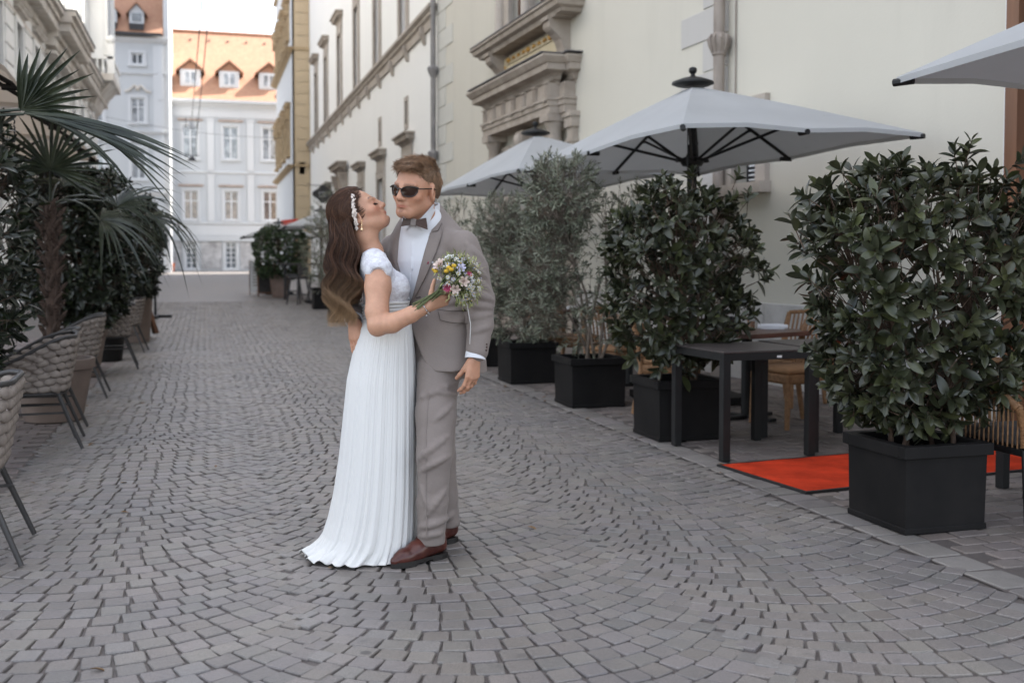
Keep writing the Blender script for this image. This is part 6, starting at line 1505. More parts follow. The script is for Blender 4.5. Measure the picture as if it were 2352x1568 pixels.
VT, QT = v.mesh(1); tt = bvh(VT, QT)
for (a, b_, r) in fr:
    P = [p for p in drape(tt, [(a[0] + (b_[0] - a[0]) * k / 6, a[1] + (b_[1] - a[1]) * k / 6) for k in range(7)], -.002) if p is not None]
    for i in range(6):
        w0, w1 = math.sin(PI * (i + .3) / 6.6), math.sin(PI * (i + 1.3) / 6.6); v.cone(np.array(P[i]), np.array(P[i + 1]), r * w0 + .001, r * w1 + .001, .016)
v.displace(lambda x, y, z: .0035 * snoise(x, y, z * .55, 26, 5) + .0016 * snoise(x, y, z, 60, 8))
# open the hems
for p, r in ((Lp(989, 1250, 4.71), .050), (Lp(1028, 1206, 5.0), .050)): v.cone(p + UP * .03, p - UP * .05, r, r, .003, sub=True)
bz = Lp(990, 1248, 4.71)[2]
B = v.blk((lo[0], lo[1], -1), (hi[0], hi[1], bz)); 
xx, yy, zz = v.co(B); cutp = Lp(1012, 1200, 4.86); side = (xx - cutp[0]) * DH[0] + (yy - cutp[1]) * DH[1]
v.F[B] = np.where(side < 0, np.maximum(v.F[B], bz - zz), v.F[B])
br = Lp(1028, 1208, 5.0)[2]; B = v.blk((lo[0], lo[1], -1), (hi[0], hi[1], br)); xx, yy, zz = v.co(B); side = (xx - cutp[0]) * DH[0] + (yy - cutp[1]) * DH[1]; v.F[B] = np.where(side >= 0, np.maximum(v.F[B], br - zz), v.F[B])
VT, QT = v.mesh(2); tr_ = pobj('trousers', VT, QT, M_suit, man); tt = bvh(VT, QT)
cordline('crease', tt, [(985, 900), (978, 1000), (978, 1100), (980, 1235)], .001, .0022, M_suit, man)
# ------------------------------------------------------------------ shirt
v = Vol(lo + [0, 0, .8], hi, .0052)
v.loft([sec(967, 488, 4.865, .076, .080), sec(971, 512, 4.87, .086, .092), sec(976, 535, 4.88, .118, .100), sec(981, 556, 4.885, .155, .108), sec(984, 600, 4.90, .180, .124), sec(997, 660, 4.90, .170, .120), sec(1010, 742, 4.90, .152, .108)], .02, 2.2)
v.cone(nb * .5 + chest * .5, nb, .116, .106, .015); v.cone(nb, nb * .42 + HP(0, -.03, -.115) * .58, .106, .092, .01)
for k in range(5): 
    q = Lp(951 - 3 * k, 525 + 34 * k, 4.80); v.cone(q, q - UP * .05 , .004, .004, .01)
VS, QS = v.mesh(1); sh = pobj('shirt', VS, QS, M_shirt, man); ts = bvh(VS, QS)
# collar: a standing band round the neck with two wings
def band(c, ax_up, X_, Y_, r1, r2, h, th, a0, a1, n, lift=0.0, flare=.0, dip=.0):
    Vv = []; Ff = []
    for i in range(n + 1):
        a = a0 + (a1 - a0) * i / n
        for (rr, z) in ((0, 0), (flare, h), (flare + th, h), (th, 0)):
            Vv.append(c + X_ * math.sin(a) * (r1 + rr) + Y_ * math.cos(a) * (r2 + rr) + ax_up * (z - dip * math.cos(a) + lift * (1 - math.cos(a))))
    for i in range(n):
        for j in range(4): Ff.append((i * 4 + j, i * 4 + (j + 1) % 4, (i + 1) * 4 + (j + 1) % 4, (i + 1) * 4 + j))
    Ff += [(0, 1, 2, 3), (n * 4 + 3, n * 4 + 2, n * 4 + 1, n * 4)]; return Vv, Ff
cb = Lp(966, 505, 4.845)
b = MB(); Vv, Ff = band(cb - CY * .012, UP, CX, CY, .074, .078, .050, .006, .16, 2 * PI - .16, 40, .010, -.002, .012); b.add([p - np.array(MAN_LOC) for p in Vv], Ff); b.obj('collar', M_shirt, man, 50)
for e, out in ((1, [(957, 512), (1000, 466), (996, 482), (988, 520)]), (-1, [(944, 513), (926, 500), (925, 520), (934, 528)])):
    pass
patch('collar_wing', bvh(np.r_[VS, V], np.r_[QS, Q + len(VS)]), [(955, 512), (975, 492), (996, 468)], [(972, 530), (985, 512), (1001, 480)], .012, .004, M_shirt, man, 10, 4)
patch('collar_wing', bvh(np.r_[VS, V], np.r_[QS, Q + len(VS)]), [(946, 512), (936, 505), (926, 497)], [(932, 530), (927, 522), (922, 505)], .012, .004, M_shirt, man, 8, 3)
# bow tie: two stiff folded wings and a knot
bt_ = Lp(951, 511, 4.715)
BX, BY, BZ = frame(24, 0, -7)
def lw(p): return bt_ + BX * p[0] + BY * p[1] + BZ * p[2] - np.array(MAN_LOC)
for e in (-1, 1):
    b = MB(); o_ = [(e * .010, .006, .012), (e * .052, .0, .026), (e * .064, -.004, -.024), (e * .010, .006, -.012)]; i_ = [(p[0], p[1] - .009, p[2]) for p in o_]
    b.add([lw(p) for p in o_ + i_], [(0, 1, 2, 3), (7, 6, 5, 4), (0, 4, 5, 1), (1, 5, 6, 2), (2, 6, 7, 3), (3, 7, 4, 0)]); bw = b.obj('bow_tie', M_bow, man)
b = MB(); b.bbox(-.012, .012, -.006, .014, -.016, .016, .004, Matrix(((BX[0], BY[0], BZ[0], bt_[0] - MAN_LOC[0]), (BX[1], BY[1], BZ[1], bt_[1] - MAN_LOC[1]), (BX[2], BY[2], BZ[2], bt_[2]), (0, 0, 0, 1)))); b.obj('bow_knot', M_bowk, man)
# ------------------------------------------------------------------ jacket
v = Vol(lo + [-.06, 0, .72], hi - [0, 0, .2], .0048)
v.loft([sec(973, 470, 4.93, .080, .066), sec(977, 492, 4.925, .112, .080), sec(981, 515, 4.915, .150, .106), sec(984, 542, 4.905, .192, .122), sec(984, 580, 4.90, .207, .132), sec(986, 610, 4.90, .206, .136), sec(996, 655, 4.90, .194, .134), sec(1008, 705, 4.90, .182, .130), sec(1013, 760, 4.885, .192, .144), sec(1016, 815, 4.88, .204, .160), sec(1017, 853, 4.87, .210, .168)], .02, 2.25)
v.chain([shL + CX * .008 + UP * .004, Lp(1087, 620, 4.72), Lp(1103, 690, 4.72), Lp(1103, 745, 4.69), Lp(1095, 806, 4.655)], [.070, .064, .0615, .0555, .050], .02)
v.chain([shR, Lp(880, 632, 5.10), elR, Lp(828, 714, 4.99), wrR + UP * .014], [.072, .064, .060, .052, .046], .02)
v.cone(shL - CX * .08 + UP * .022, shL + CX * .005 + UP * .012, .055, .052, .02); v.cone(shR + CX * .08 + UP * .022, shR + UP * .01, .055, .052, .02)
VJ, QJ = v.mesh(1); tj = bvh(VJ, QJ)
def ridge(v, tree, a, b_, r, k=.014, n=6, dep=-.003):
    P = drape(tree, [(a[0] + (b_[0] - a[0]) * i / n, a[1] + (b_[1] - a[1]) * i / n) for i in range(n + 1)], dep)
    if any(p is None for p in P): return
    for i in range(n): v.cone(np.array(P[i]), np.array(P[i + 1]), r * math.sin(PI * (i + .25) / (n + .5)) + .001, r * math.sin(PI * (i + 1.25) / (n + .5)) + .001, k)
for a, b_, r in (((1070, 560), (1110, 600), .010), ((1068, 595), (1118, 640), .011), ((1075, 632), (1126, 668), .010), ((1078, 668), (1132, 690), .013), ((1080, 700), (1132, 706), .011), ((1074, 732), (1128, 722), .009), ((1078, 765), (1124, 750), .008), ((1070, 545), (1085, 640), .007), ((1015, 720), (1075, 705), .007), ((1030, 700), (1075, 672), .008), ((1045, 745), (1078, 720), .006)): ridge(v, tj, a, b_, r)
v.displace(lambda x, y, z: .0030 * snoise(x, y, z, 20, 15) + .0016 * snoise(x, y, z, 48, 18))
# front opening: shirt V down to the button, then the cutaway skirt
def wedge(v, pts, D0, D1, sub=True):
    """remove the view-prism over a photo polygon between two depths"""
    P = np.array(pts, float); B = v.blk(v.lo, v.lo + v.n * v.h); x, y, z = v.co(B)
    qx, qy, qz = x - _O[0], y - _O[1], z - _O[2]; dep = qx * _F[0] + qy * _F[1] + qz * _F[2]; u = 1176 + CAM_F * (qx * _R[0] + qy * _R[1] + qz * _R[2]) / dep; w_ = 696 - CAM_F * (qx * _U[0] + qy * _U[1] + qz * _U[2]) / dep; Dm = qx * DH[0] + qy * DH[1] + 0 * qz
    inside = np.zeros(u.shape, bool); dmin = np.full(u.shape, 1e9, np.float32); n = len(P)
    for i in range(n):
        a, c = P[i], P[(i + 1) % n]; cond = ((a[1] > w_) != (c[1] > w_)) & (u < (c[0] - a[0]) * (w_ - a[1]) / (c[1] - a[1] + 1e-9) + a[0]); inside ^= cond
        e = c - a; t = np.clip(((u - a[0]) * e[0] + (w_ - a[1]) * e[1]) / (e @ e), 0, 1); dmin = np.minimum(dmin, np.sqrt((u - a[0] - t * e[0]) ** 2 + (w_ - a[1] - t * e[1]) ** 2))
    d = np.where(inside, -dmin, dmin) * PX; d = np.maximum(d, np.maximum(D0 - Dm, Dm - D1)); v.put(B, d, .004, sub)
wedge(v, [(918, 470), (1004, 452), (1000, 490), (985, 540), (966, 610), (946, 686), (936, 700), (900, 700), (905, 560)], 4.4, 4.875)
wedge(v, [(925, 688), (936, 690), (941, 735), (948, 760), (957, 785), (966, 810), (978, 836), (998, 853), (1040, 855), (1085, 846), (1100, 900), (880, 900), (880, 700)], 4.3, 4.90)
wedge(v, [(880, 700), (934, 700), (940, 745), (958, 800), (962, 850), (962, 900), (880, 900)], 4.3, 5.3)
VJ, QJ = v.mesh(2); jk = pobj('jacket', VJ, QJ, M_suit, man); tj = bvh(VJ, QJ)
patch('lapel', tj, [(1003, 462), (988, 520), (968, 600), (946, 684)], [(1016, 468), (1022, 510), (1016, 535), (1000, 580), (978, 632), (948, 688)], .006, .004, M_suit, man, 20, 6)
cordline('notch', tj, [(992, 532), (1006, 530), (1015, 512)], .0105, .0015, M_seam, man)
cordline('lapel_edge', tj, [(1017, 514), (1014, 538), (1000, 580), (978, 632), (949, 688)], .0075, .0022, M_suit, man)
patch('lapel', tj, [(921, 492), (918, 540), (922, 600), (930, 650)], [(902, 512), (893, 545), (900, 590), (926, 655)], .006, .004, M_suit, man, 14, 5)
patch('pocket_flap', tj, [(1005, 712), (1035, 716), (1074, 716)], [(1010, 734), (1035, 740), (1074, 742)], .003, .004, M_suit, man, 12, 4)
cordline('pocket_seam', tj, [(1005, 711), (1035, 714), (1075, 714)], .003, .0014, M_seam, man); cordline('pocket_seam', tj, [(1006, 714), (1011, 735), (1036, 741), (1074, 743)], .0055, .0012, M_seam, man)
cordline('button_hole', tj, [(956, 684), (966, 682)], .002, .002, M_dark, man)
patch('pocket_square', tj, [(977, 588), (984, 600), (988, 606)], [(983, 586), (990, 596), (996, 603)], .004, .004, M_shirt, man, 6, 3)
for q in ((1118, 790), (1118, 797), (1117, 804)):
    p = drape(tj, [q], .003)[0]
    if p is not None: b = MB(); b.ico(p - MAN_LOC, .0045, 1); b.obj('cuff_button', M_bow, man, 50)
# shirt cuffs
def ring(name, a, b_, r0, r1, th, mat):
    a, b_ = np.asarray(a), np.asarray(b_); t = nrm(b_ - a); n1 = nrm(np.cross(t, DH)); n2 = np.cross(t, n1); V_ = []; k = 28
    for (p, r) in ((a, r0), (b_, r1), (b_, r1 - th), (a, r0 - th)):
        for j in range(k): V_.append(p + (n1 * math.cos(2 * PI * j / k) + n2 * math.sin(2 * PI * j / k)) * r - np.array(MAN_LOC))
    F_ = [(i * k + j, i * k + (j + 1) % k, ((i + 1) % 4) * k + (j + 1) % k, ((i + 1) % 4) * k + j) for i in range(4) for j in range(k)]; m = MB(); m.add(V_, F_); return m.obj(name, mat, man, 50)
ring('shirt_cuff', Lp(1094, 800, 4.655), Lp(1091, 824, 4.645), .044, .045, .006, M_shirt); ring('shirt_cuff', Lp(818, 718, 4.90), Lp(812, 735, 4.83), .041, .043, .006, M_shirt)
# ------------------------------------------------------------------ shoes
def shoe(heel, toe, name='shoe'):
    h_, t_ = np.asarray(heel, float), np.asarray(toe, float); h_[2] = t_[2] = 0; d = nrm(t_ - h_); s = np.cross(d, UP); L = np.linalg.norm(t_ - h_)
    vv = Vol(np.minimum(h_, t_) - [.12, .12, .01], np.maximum(h_, t_) + [.12, .12, .22], .0036); P = lambda f, x, z: h_ + d * (f * L) + s * x + UP * z
    vv.chain([P(.10, 0, .062), P(.30, 0, .066), P(.55, 0, .052), P(.80, 0, .038), P(.93, 0, .030)], [.036, .040, .042, .033, .022], .02)
    vv.chain([P(.12, 0, .10), P(.30, 0, .098), P(.50, 0, .070)], [.034, .036, .028], .025); vv.ell(P(.72, 0, .034), (.036,) * 3, None, .02)
    vv.chain([P(.20, 0, .155), P(.22, 0, .10)], [.036, .036], .02); vv.cone(P(.20, 0, .20), P(.22, 0, .13), .031, .030, .004, sub=True)
    B = vv.blk(vv.lo, vv.lo + vv.n * vv.h); x, y, z = vv.co(B); vv.F[B] = np.maximum(vv.F[B], (.020 - z).astype(np.float32))
    V_, Q_ = vv.mesh(1); sh_ = pobj(name, V_, Q_, M_shoe, man)
    # sole and heel
    out = [(-.02, 0)] + [(f, w) for f, w in ((.0, .027), (.12, .036), (.3, .033), (.45, .036), (.65, .044), (.8, .040), (.92, .026), (.985, .012))]; poly = [(f, w) for f, w in out[1:]] + [(1.0, 0)] + [(f, -w) for f, w in out[:0:-1]] + [(-.02, 0)]
    m = MB(); k = len(poly); vs = [P(f, w * 1.02, z) - np.array(MAN_LOC) for z in (.012, .027) for f, w in poly]; m.add(vs, [tuple(range(k))[::-1], tuple(range(k, 2 * k))] + [(i, (i + 1) % k, k + (i + 1) % k, k + i) for i in range(k)])
    hp = [(f, w) for f, w in poly if f < .32]; k = len(hp); vs = [P(f, w, z) - np.array(MAN_LOC) for z in (.001, .012) for f, w in hp]; m.add(vs, [tuple(range(k))[::-1], tuple(range(k, 2 * k))] + [(i, (i + 1) % k, k + (i + 1) % k, k + i) for i in range(k)])
    hp = [(f, w) for f, w in poly if .45 < f]; k = len(hp); vs = [P(f, w, z) - np.array(MAN_LOC) for z in (.0012, .012) for f, w in hp]; m.add(vs, [tuple(range(k))[::-1], tuple(range(k, 2 * k))] + [(i, (i + 1) % k, k + (i + 1) % k, k + i) for i in range(k)])
    so_ = m.obj('sole', M_sole, man); so_.parent = sh_
    m = MB()
    for q in range(4):
        f = .40 + q * .055; z = .108 - q * .012; m.tube([P(f, -.018, z - .004) - np.array(MAN_LOC), P(f + .015, 0, z + .003) - np.array(MAN_LOC), P(f, .018, z - .004) - np.array(MAN_LOC)], .0028, 5)
    m.tube([P(.40, .002, .112) - np.array(MAN_LOC), P(.45, .03, .108) - np.array(MAN_LOC), P(.47, .036, .085) - np.array(MAN_LOC)], .0025, 5); la = m.obj('laces', M_shoe, man); la.parent = sh_
    m = MB(); m.tube([p - np.array(MAN_LOC) for p in (P(.30, .044, .07), P(.42, .045, .062), P(.50, .040, .085), P(.52, .026, .096))], .0018, 5); se = m.obj('seam', M_sole, man); se.parent = sh_
    return sh_
shoe(at_z(1020, 1278), at_z(899, 1306)); shoe(at_z(1044, 1242), at_z(958, 1262))
# ------------------------------------------------------------------ sunglasses
SG = MB(); ln = MB()
def gp(x, y, z): return Vector(HP(x, y, z)) - MAN_LOC
def lens_pts(e, n=26):
    out = []
    for k in range(n):
        a = 2 * PI * k / n; cx, cz = math.cos(a), math.sin(a); rx = .0295; rz = .0235 if cz < 0 else .0195
        x = (abs(cx) ** .8) * (1 if cx > 0 else -1) * rx * (1.0 if cz > -.2 else .88 + .0 * cz); z = (abs(cz) ** .9) * (1 if cz > 0 else -1) * rz
        out.append((e * .0355 + x, z + .006 + (.004 * e * cx if cz > .2 else 0)))
    return out
for e in (-1, 1):
    pts = lens_pts(e); yy = lambda x: .1135 - .55 * max(0, abs(x) - .012) ** 1.35 * 3.2
    SG.tube([gp(x, yy(x), z) for x, z in pts + pts[:1]], .0030, 6, False)
    c = [gp(x, yy(x) + .0005, z) for x, z in pts] + [gp(e * .0355, yy(.0355) + .003, .006)]; c2 = [p - Vector(HR[:, 1]) * .002 for p in c]; k = len(pts)
    ln.add(c + c2, [(i, (i + 1) % k, k) for i in range(k)] + [(k + 1 + (i + 1) % k, k + 1 + i, 2 * k + 1) for i in range(k)])
    SG.tube([gp(e * .064, yy(.064), .016), gp(e * .074, .082, .018), gp(e * .081, .05, .018), gp(e * .083, .0, .018), gp(e * .083, -.02, .012)], .0026, 6)
    SG.tube([gp(e * .040, yy(.04) + .001, .0265), gp(e * .058, yy(.058) + .001, .024), gp(e * .069, yy(.066), .021)], .0036, 6)
SG.tube([gp(-.010, .1145, .013), gp(0, .1175, .017), gp(.010, .1145, .013)], .0032, 6)
g_ = SG.obj('sunglasses', M_gloss, man, 60); l_ = ln.obj('lens', M_lens, man, 60); l_.parent = g_
# ring on his left hand
p, dd, bb = tipsL[2]; 
# ------------------------------------------------------------------ his hair: short, swept up and forward
rs_ = np.random.RandomState(4)
v = Vol(ho - .2, ho + .22, .0042)
P = HP; q = lambda *r: np.array(r) * hs_
v.ell(P(0, -.016, .054), q(.0795, .1005, .085), HR, .02); v.ell(P(0, -.045, .02), q(.076, .074, .075), HR, .02)
v.ell(P(0, .055, .100), q(.060, .044, .022), HR, .02); v.ell(P(.0, -.005, .112), q(.062, .075, .018), HR, .02)
v.ell(P(0, .13, -.045), q(.095, .115, .120), HR, .012, sub=True)           # keep the face free
v.ell(P(0, .085, .03), q(.085, .058, .066), HR, .008, sub=True)
v.ell(P(0, -.02, -.135), q(.13, .16, .105), HR, .01, sub=True)
for e in (-1, 1): v.ell(P(e * .086, .005, -.012), q(.022, .026, .036), HR, .006, sub=True)
v.displace(lambda x, y, z: .005 * snoise(x, y, z, 55, 3) + .003 * snoise(x, y, z, 120, 6))
VH, QH = v.mesh(1); hb = pobj('hair', VH, QH, M_hairM, man, True, np.full((len(VH), 3), .62))
F3 = QH; ctr = VH[F3].mean(1); nr_ = np.cross(VH[F3[:, 2]] - VH[F3[:, 0]], VH[F3[:, 3]] - VH[F3[:, 1]]); nr_ /= np.maximum(np.linalg.norm(nr_, axis=1, keepdims=True), 1e-9)
lc = (ctr - ho) @ HR / hs_
ok = np.where((lc[:, 2] > -.03) & ((lc[:, 1] < .09) | (lc[:, 2] > .075)) & ((nr_ @ (ctr.mean(0) - ho)) > -5))[0]; rad_ok = np.linalg.norm(lc - np.array([0, -.01, .05]), axis=1) > .055; ok = ok[rad_ok[ok]]
ch = rs_.choice(ok, 9000); k = 6; paths = np.zeros((len(ch), k, 3)); colz = np.zeros((len(ch), k, 3))
top = np.clip((lc[ch, 2] - .03) / .08, 0, 1); L = (.007 + .020 * top) * rs_.uniform(.6, 1.25, len(ch)) * hs_
flow = (HR[:, 1] * .75 + HR[:, 2] * .35 - HR[:, 0] * .30)[None] * top[:, None] + (-HR[:, 2] * .8 - HR[:, 1] * .35)[None] * (1 - top[:, None]); curl = rs_.normal(0, .18, (len(ch), 3)) + np.stack([snoise(ctr[ch, 0], ctr[ch, 1], ctr[ch, 2], 38, s_) for s_ in (1, 2, 3)], 1) * 1.5
flow = flow + curl * .42; flow = flow - nr_[ch] * (flow * nr_[ch]).sum(1)[:, None]; flow /= np.maximum(np.linalg.norm(flow, axis=1, keepdims=True), .2)
d0 = nr_[ch] * (.16 + .14 * top[:, None]) + flow; d0 /= np.linalg.norm(d0, axis=1, keepdims=True)
for i in range(k):
    t = i / (k - 1); paths[:, i] = ctr[ch] - nr_[ch] * .002 + (d0 * t + (flow * .35 + curl * .18 - UP * .12) * t * t) * L[:, None]
shade = rs_.uniform(.6, 1.55, len(ch)); 
for i in range(k): colz[:, i] = (shade * (.8 + .5 * i / (k - 1)))[:, None] * np.array([1.0, .97, .93])
strands('hair_strands', paths, np.full(len(ch), .00075), M_hairM, man, colz, 3, hb); 
# ================================================================== the woman
wo_ = Lp(855, 1270, 4.84); wo_[2] = 0; WOM_LOC = Vector((wo_[0], wo_[1], 0))
FX, FY, FZ = frame(-84, 37, 0); BXw, BYw, BZw = frame(-97, 0, 0)
fo = Lp(828, 497, 4.83); fs_ = .96
lo = np.array([wo_[0] - .40, wo_[1] - .42, -.01]); hi = np.array([wo_[0] + .46, wo_[1] + .48, 1.72])
v = Vol(lo, hi, HM)
FP, FR = head(v, fo, FX, FY, FZ, fs_, True)
cw = (BXw[0], BXw[1])
def wsec(u, vv, D, rl, rf): p = Lp(u, vv, D); return (p[2], (p[0], p[1]), cw, rl, rf)
nb = Lp(853, 580, 4.84)
v.chain([FP(0, -.02, -.055), FP(0, -.035, -.10), nb, Lp(858, 612, 4.84)], [.050, .048, .050, .07], .025)
v.loft([wsec(860, 592, 4.84, .075, .050), wsec(862, 612, 4.84, .150, .068), wsec(872, 640, 4.84, .155, .088), wsec(884, 664, 4.84, .135, .098), wsec(884, 700, 4.84, .115, .088), wsec(886, 738, 4.84, .112, .088), wsec(884, 790, 4.84, .140, .108), wsec(880, 850, 4.84, .145, .115)], .02, 2.2)
for D in (4.77, 4.91): v.ell(Lp(912, 655, D), (.046, .050, .052), None, .03)
wsh = Lp(868, 622, 4.69); wel = Lp(868, 746, 4.60); wwr = Lp(985, 702, 4.545)
v.chain([wsh, Lp(868, 660, 4.665), Lp(866, 715, 4.62), wel], [.056, .0555, .048, .043], .02); v.chain([wel, Lp(900, 742, 4.585), Lp(945, 722, 4.565), wwr], [.044, .042, .034, .0255], .012)
v.cone(Lp(868, 746, 4.60), Lp(866, 755, 4.60), .036, .030, .02)
wshB = Lp(868, 622, 4.99); v.chain([wshB, Lp(925, 690, 5.10), Lp(985, 650, 5.09)], [.052, .042, .028], .02)
fist = Lp(1011, 681, 4.50)
hdir = nrm(RH * .88 + UP * .42 - DH * .10)
tipsW = hand(v, wwr, hdir, -DH * .85 - UP * .35 + RH * .2, UP * .9 - RH * .30 - DH * .2, .88, (.95, 1.0, 1.05, 1.1), .02, .30, .95, (.95, 1.15, .8))
tipsB = hand(v, Lp(985, 650, 5.09), RH * .9 + UP * .2, DH, UP, .85, (.3, .3, .3, .3), .05)
for D, e in ((4.78, 0), (4.90, 0)):
    a = Lp(882, 850, D); v.chain([a, Lp(878, 1050, D), np.array([*Lp(872, 1250, D)[:2], .08])], [.078, .052, .036], .03); k_ = Lp(872, 1250, D); v.cone(np.array([k_[0], k_[1], .05]), np.array([*(k_ + RH * .13)[:2], .025]), .034, .022, .02)
V, Q = v.mesh(1); loc = (V - fo) @ FR / fs_; x_, y_, z_ = loc.T; z_ = np.where(z_ < 0, z_ / .845, z_)
cols = np.ones((len(V), 3)); hd = (np.abs(x_) < .1) & (np.abs(y_) < .14) & (z_ > -.13) & (z_ < .15)
lip = hd * soft(np.sqrt((x_ / 3.0) ** 2 + (z_ + .066) ** 2), .006, .0095) * (y_ > .083); cols *= 1 - lip[:, None] * np.array([.10, .42, .36])
ck = hd * soft(np.sqrt((np.abs(x_) - .047) ** 2 + (z_ + .025) ** 2), .008, .035) * (y_ > .03); cols *= 1 - ck[:, None] * np.array([0, .13, .12])
lidc = hd * soft(np.sqrt(((np.abs(x_) - .031) / 1.5) ** 2 + (z_ - .008) ** 2), .006, .013) * (y_ > .06); cols *= 1 - lidc[:, None] * np.array([.12, .22, .22])
lash = hd * soft(np.abs(z_ - (.0035 - 8 * (np.abs(x_) - .031) ** 2 + 0)), .0016, .0034) * (np.abs(np.abs(x_) - .032) < .0165) * (y_ > .06); cols *= 1 - lash[:, None] * .85
brw = hd * soft(np.abs(z_ - .031 - .010 * np.cos((np.abs(x_) - .034) * 60)), .0022, .0042) * (np.abs(np.abs(x_) - .033) < .021) * (y_ > .05); cols *= 1 - brw[:, None] * .62
me = from_arrays('person', V - np.array(WOM_LOC), Q, M_skinF); color_attr(me, cols); wom = link('person', me); wom.location = WOM_LOC
tag(wom, 'woman with long wavy brown hair and beaded headband in a long white dress', 'person')
tb_ = bvh(V, Q)
# lashes
hm = np.where(lash > .5)[0]; rs_ = np.random.RandomState(9)
if len(hm):
    hm = rs_.choice(hm, 220); dd_ = FR[:, 1] * .6 - FR[:, 2] * .75 + rs_.normal(0, .2, (220, 3)); pt = np.stack([V[hm] + dd_ * .009 * t - FR[:, 2] * 0 for t in (0, .5, 1)], 1); strands('lash_line', pt, np.full(220, .00055), M_hairF, wom, np.full((220, 3, 3), .18), 3)
# ------------------------------------------------------------------ bodice with cap sleeves
M_lace = N('white lace'); _g = M_lace.n('ShaderNodeNewGeometry'); _v = M_lace.n('ShaderNodeTexVoronoi', Scale=95.0); M_lace.l(_g.outputs['Position'], _v.inputs['Vector']); _n = M_lace.noise(_g.outputs['Position'], 42, 4, .7)
M_lace.col(M_lace.mix(M_lace.ramp(_n, .42, .58), (.56, .55, .585), (.68, .685, .71))); M_lace.set(Roughness=.85); _b = M_lace.bump(_v.outputs['Distance'], .5, .004); M_lace.bump(_n, .5, .004, _b); M_lace = M_lace.m
v = Vol(lo + [0, 0, 1.0], hi, .0042)
v.loft([wsec(858, 588, 4.84, .118, .052), wsec(861, 604, 4.84, .160, .068), wsec(864, 620, 4.84, .168, .082), wsec(873, 645, 4.84, .160, .097), wsec(885, 668, 4.84, .143, .106), wsec(885, 702, 4.84, .122, .095), wsec(887, 742, 4.84, .118, .094)], .02, 2.2)
for D in (4.77, 4.91): v.ell(Lp(913, 656, D), (.052, .056, .056), None, .04)
v.cone(Lp(858, 596, 4.74), Lp(869, 618, 4.68), .050, .0575, .04); v.cone(Lp(858, 596, 4.94), Lp(869, 618, 5.0), .050, .064, .02)
# armholes, neckline in front and the low back
for Da, Db in ((4.60, 4.40),): v.cone(Lp(868, 720, 4.62), Lp(869, 662, 4.655), .060, .060, .006, sub=True)
v.cone(Lp(869, 640, 4.60), Lp(869, 634, 4.55), .054, .056, .004, sub=True)
v.ell(Lp(905, 580, 4.84), (.075, .085, .075), None, .008, sub=True); v.cone(Lp(868, 575, 4.84), Lp(838, 572, 4.84), .062, .070, .008, sub=True)
v.ell(Lp(822, 640, 4.86), (.045, .080, .13), None, .008, sub=True)
v.displace(lambda x, y, z: .0016 * snoise(x, y, z, 120, 25))
VB, QB = v.mesh(1); bd = pobj('bodice', VB, QB, M_lace, wom); tbd = bvh(VB, QB)
# gathered sash below the bust: lengths of folded cloth wound round the waist
for k in range(7):
    z0 = Lp(886, 697 + k * 7.0, 4.84); t = MB(); P_ = []
    rl, rf = np.interp(697 + k * 7, [668, 702, 742], [.143, .122, .118]) + .004, np.interp(697 + k * 7, [668, 702, 742], [.106, .095, .094]) + .004
    for j in range(49):
        a = 2 * PI * j / 48; P_.append(Vector(z0 + BXw * math.sin(a) * rl + BYw * math.cos(a) * rf + UP * (.010 * math.cos(a + .4) + .003 * math.sin(3 * a + k))) - WOM_LOC)
    t.tube(P_, .0085, 6, False); t.obj('sash_fold', M_dress, wom, 80)
# ------------------------------------------------------------------ skirt
rows = [(735, 836, 943, .118), (752, 829, 946, .130), (775, 822, 949, .144), (810, 812, 952, .162), (870, 799, 955, .178), (950, 791, 956, .188), (1050, 781, 957, .198), (1130, 769, 957, .205), (1185, 757, 956, .210), (1222, 745, 955, .216), (1245, 730, 953, .222), (1259, 716, 951, .228), (1266, 706, 950, .232), (1270, 699, 948, .236)]
nr_v = 96; na = 420; vv_ = np.array([r[0] for r in rows]); tt_ = np.concatenate([np.linspace(735, 1200, 62), np.linspace(1204, 1270, nr_v - 62)])
rr = random.Random(12); ph = [rr.uniform(0, 6.28) for _ in range(12)]; fr_ = [17, 23, 31, 44, 61, 13, 7]
th = np.linspace(0, 2 * PI, na, endpoint=False); fold = np.zeros(na)
for f, p, a in zip(fr_, ph, (.9, .8, .8, .5, .35, .7, .5)): fold += a * np.sin(f * th + p)
fold = np.tanh(fold * .75); fine = np.sin(88 * th + 1.0) + .7 * np.sin(131 * th + 2.2)
Vs = np.zeros((nr_v, na, 3))
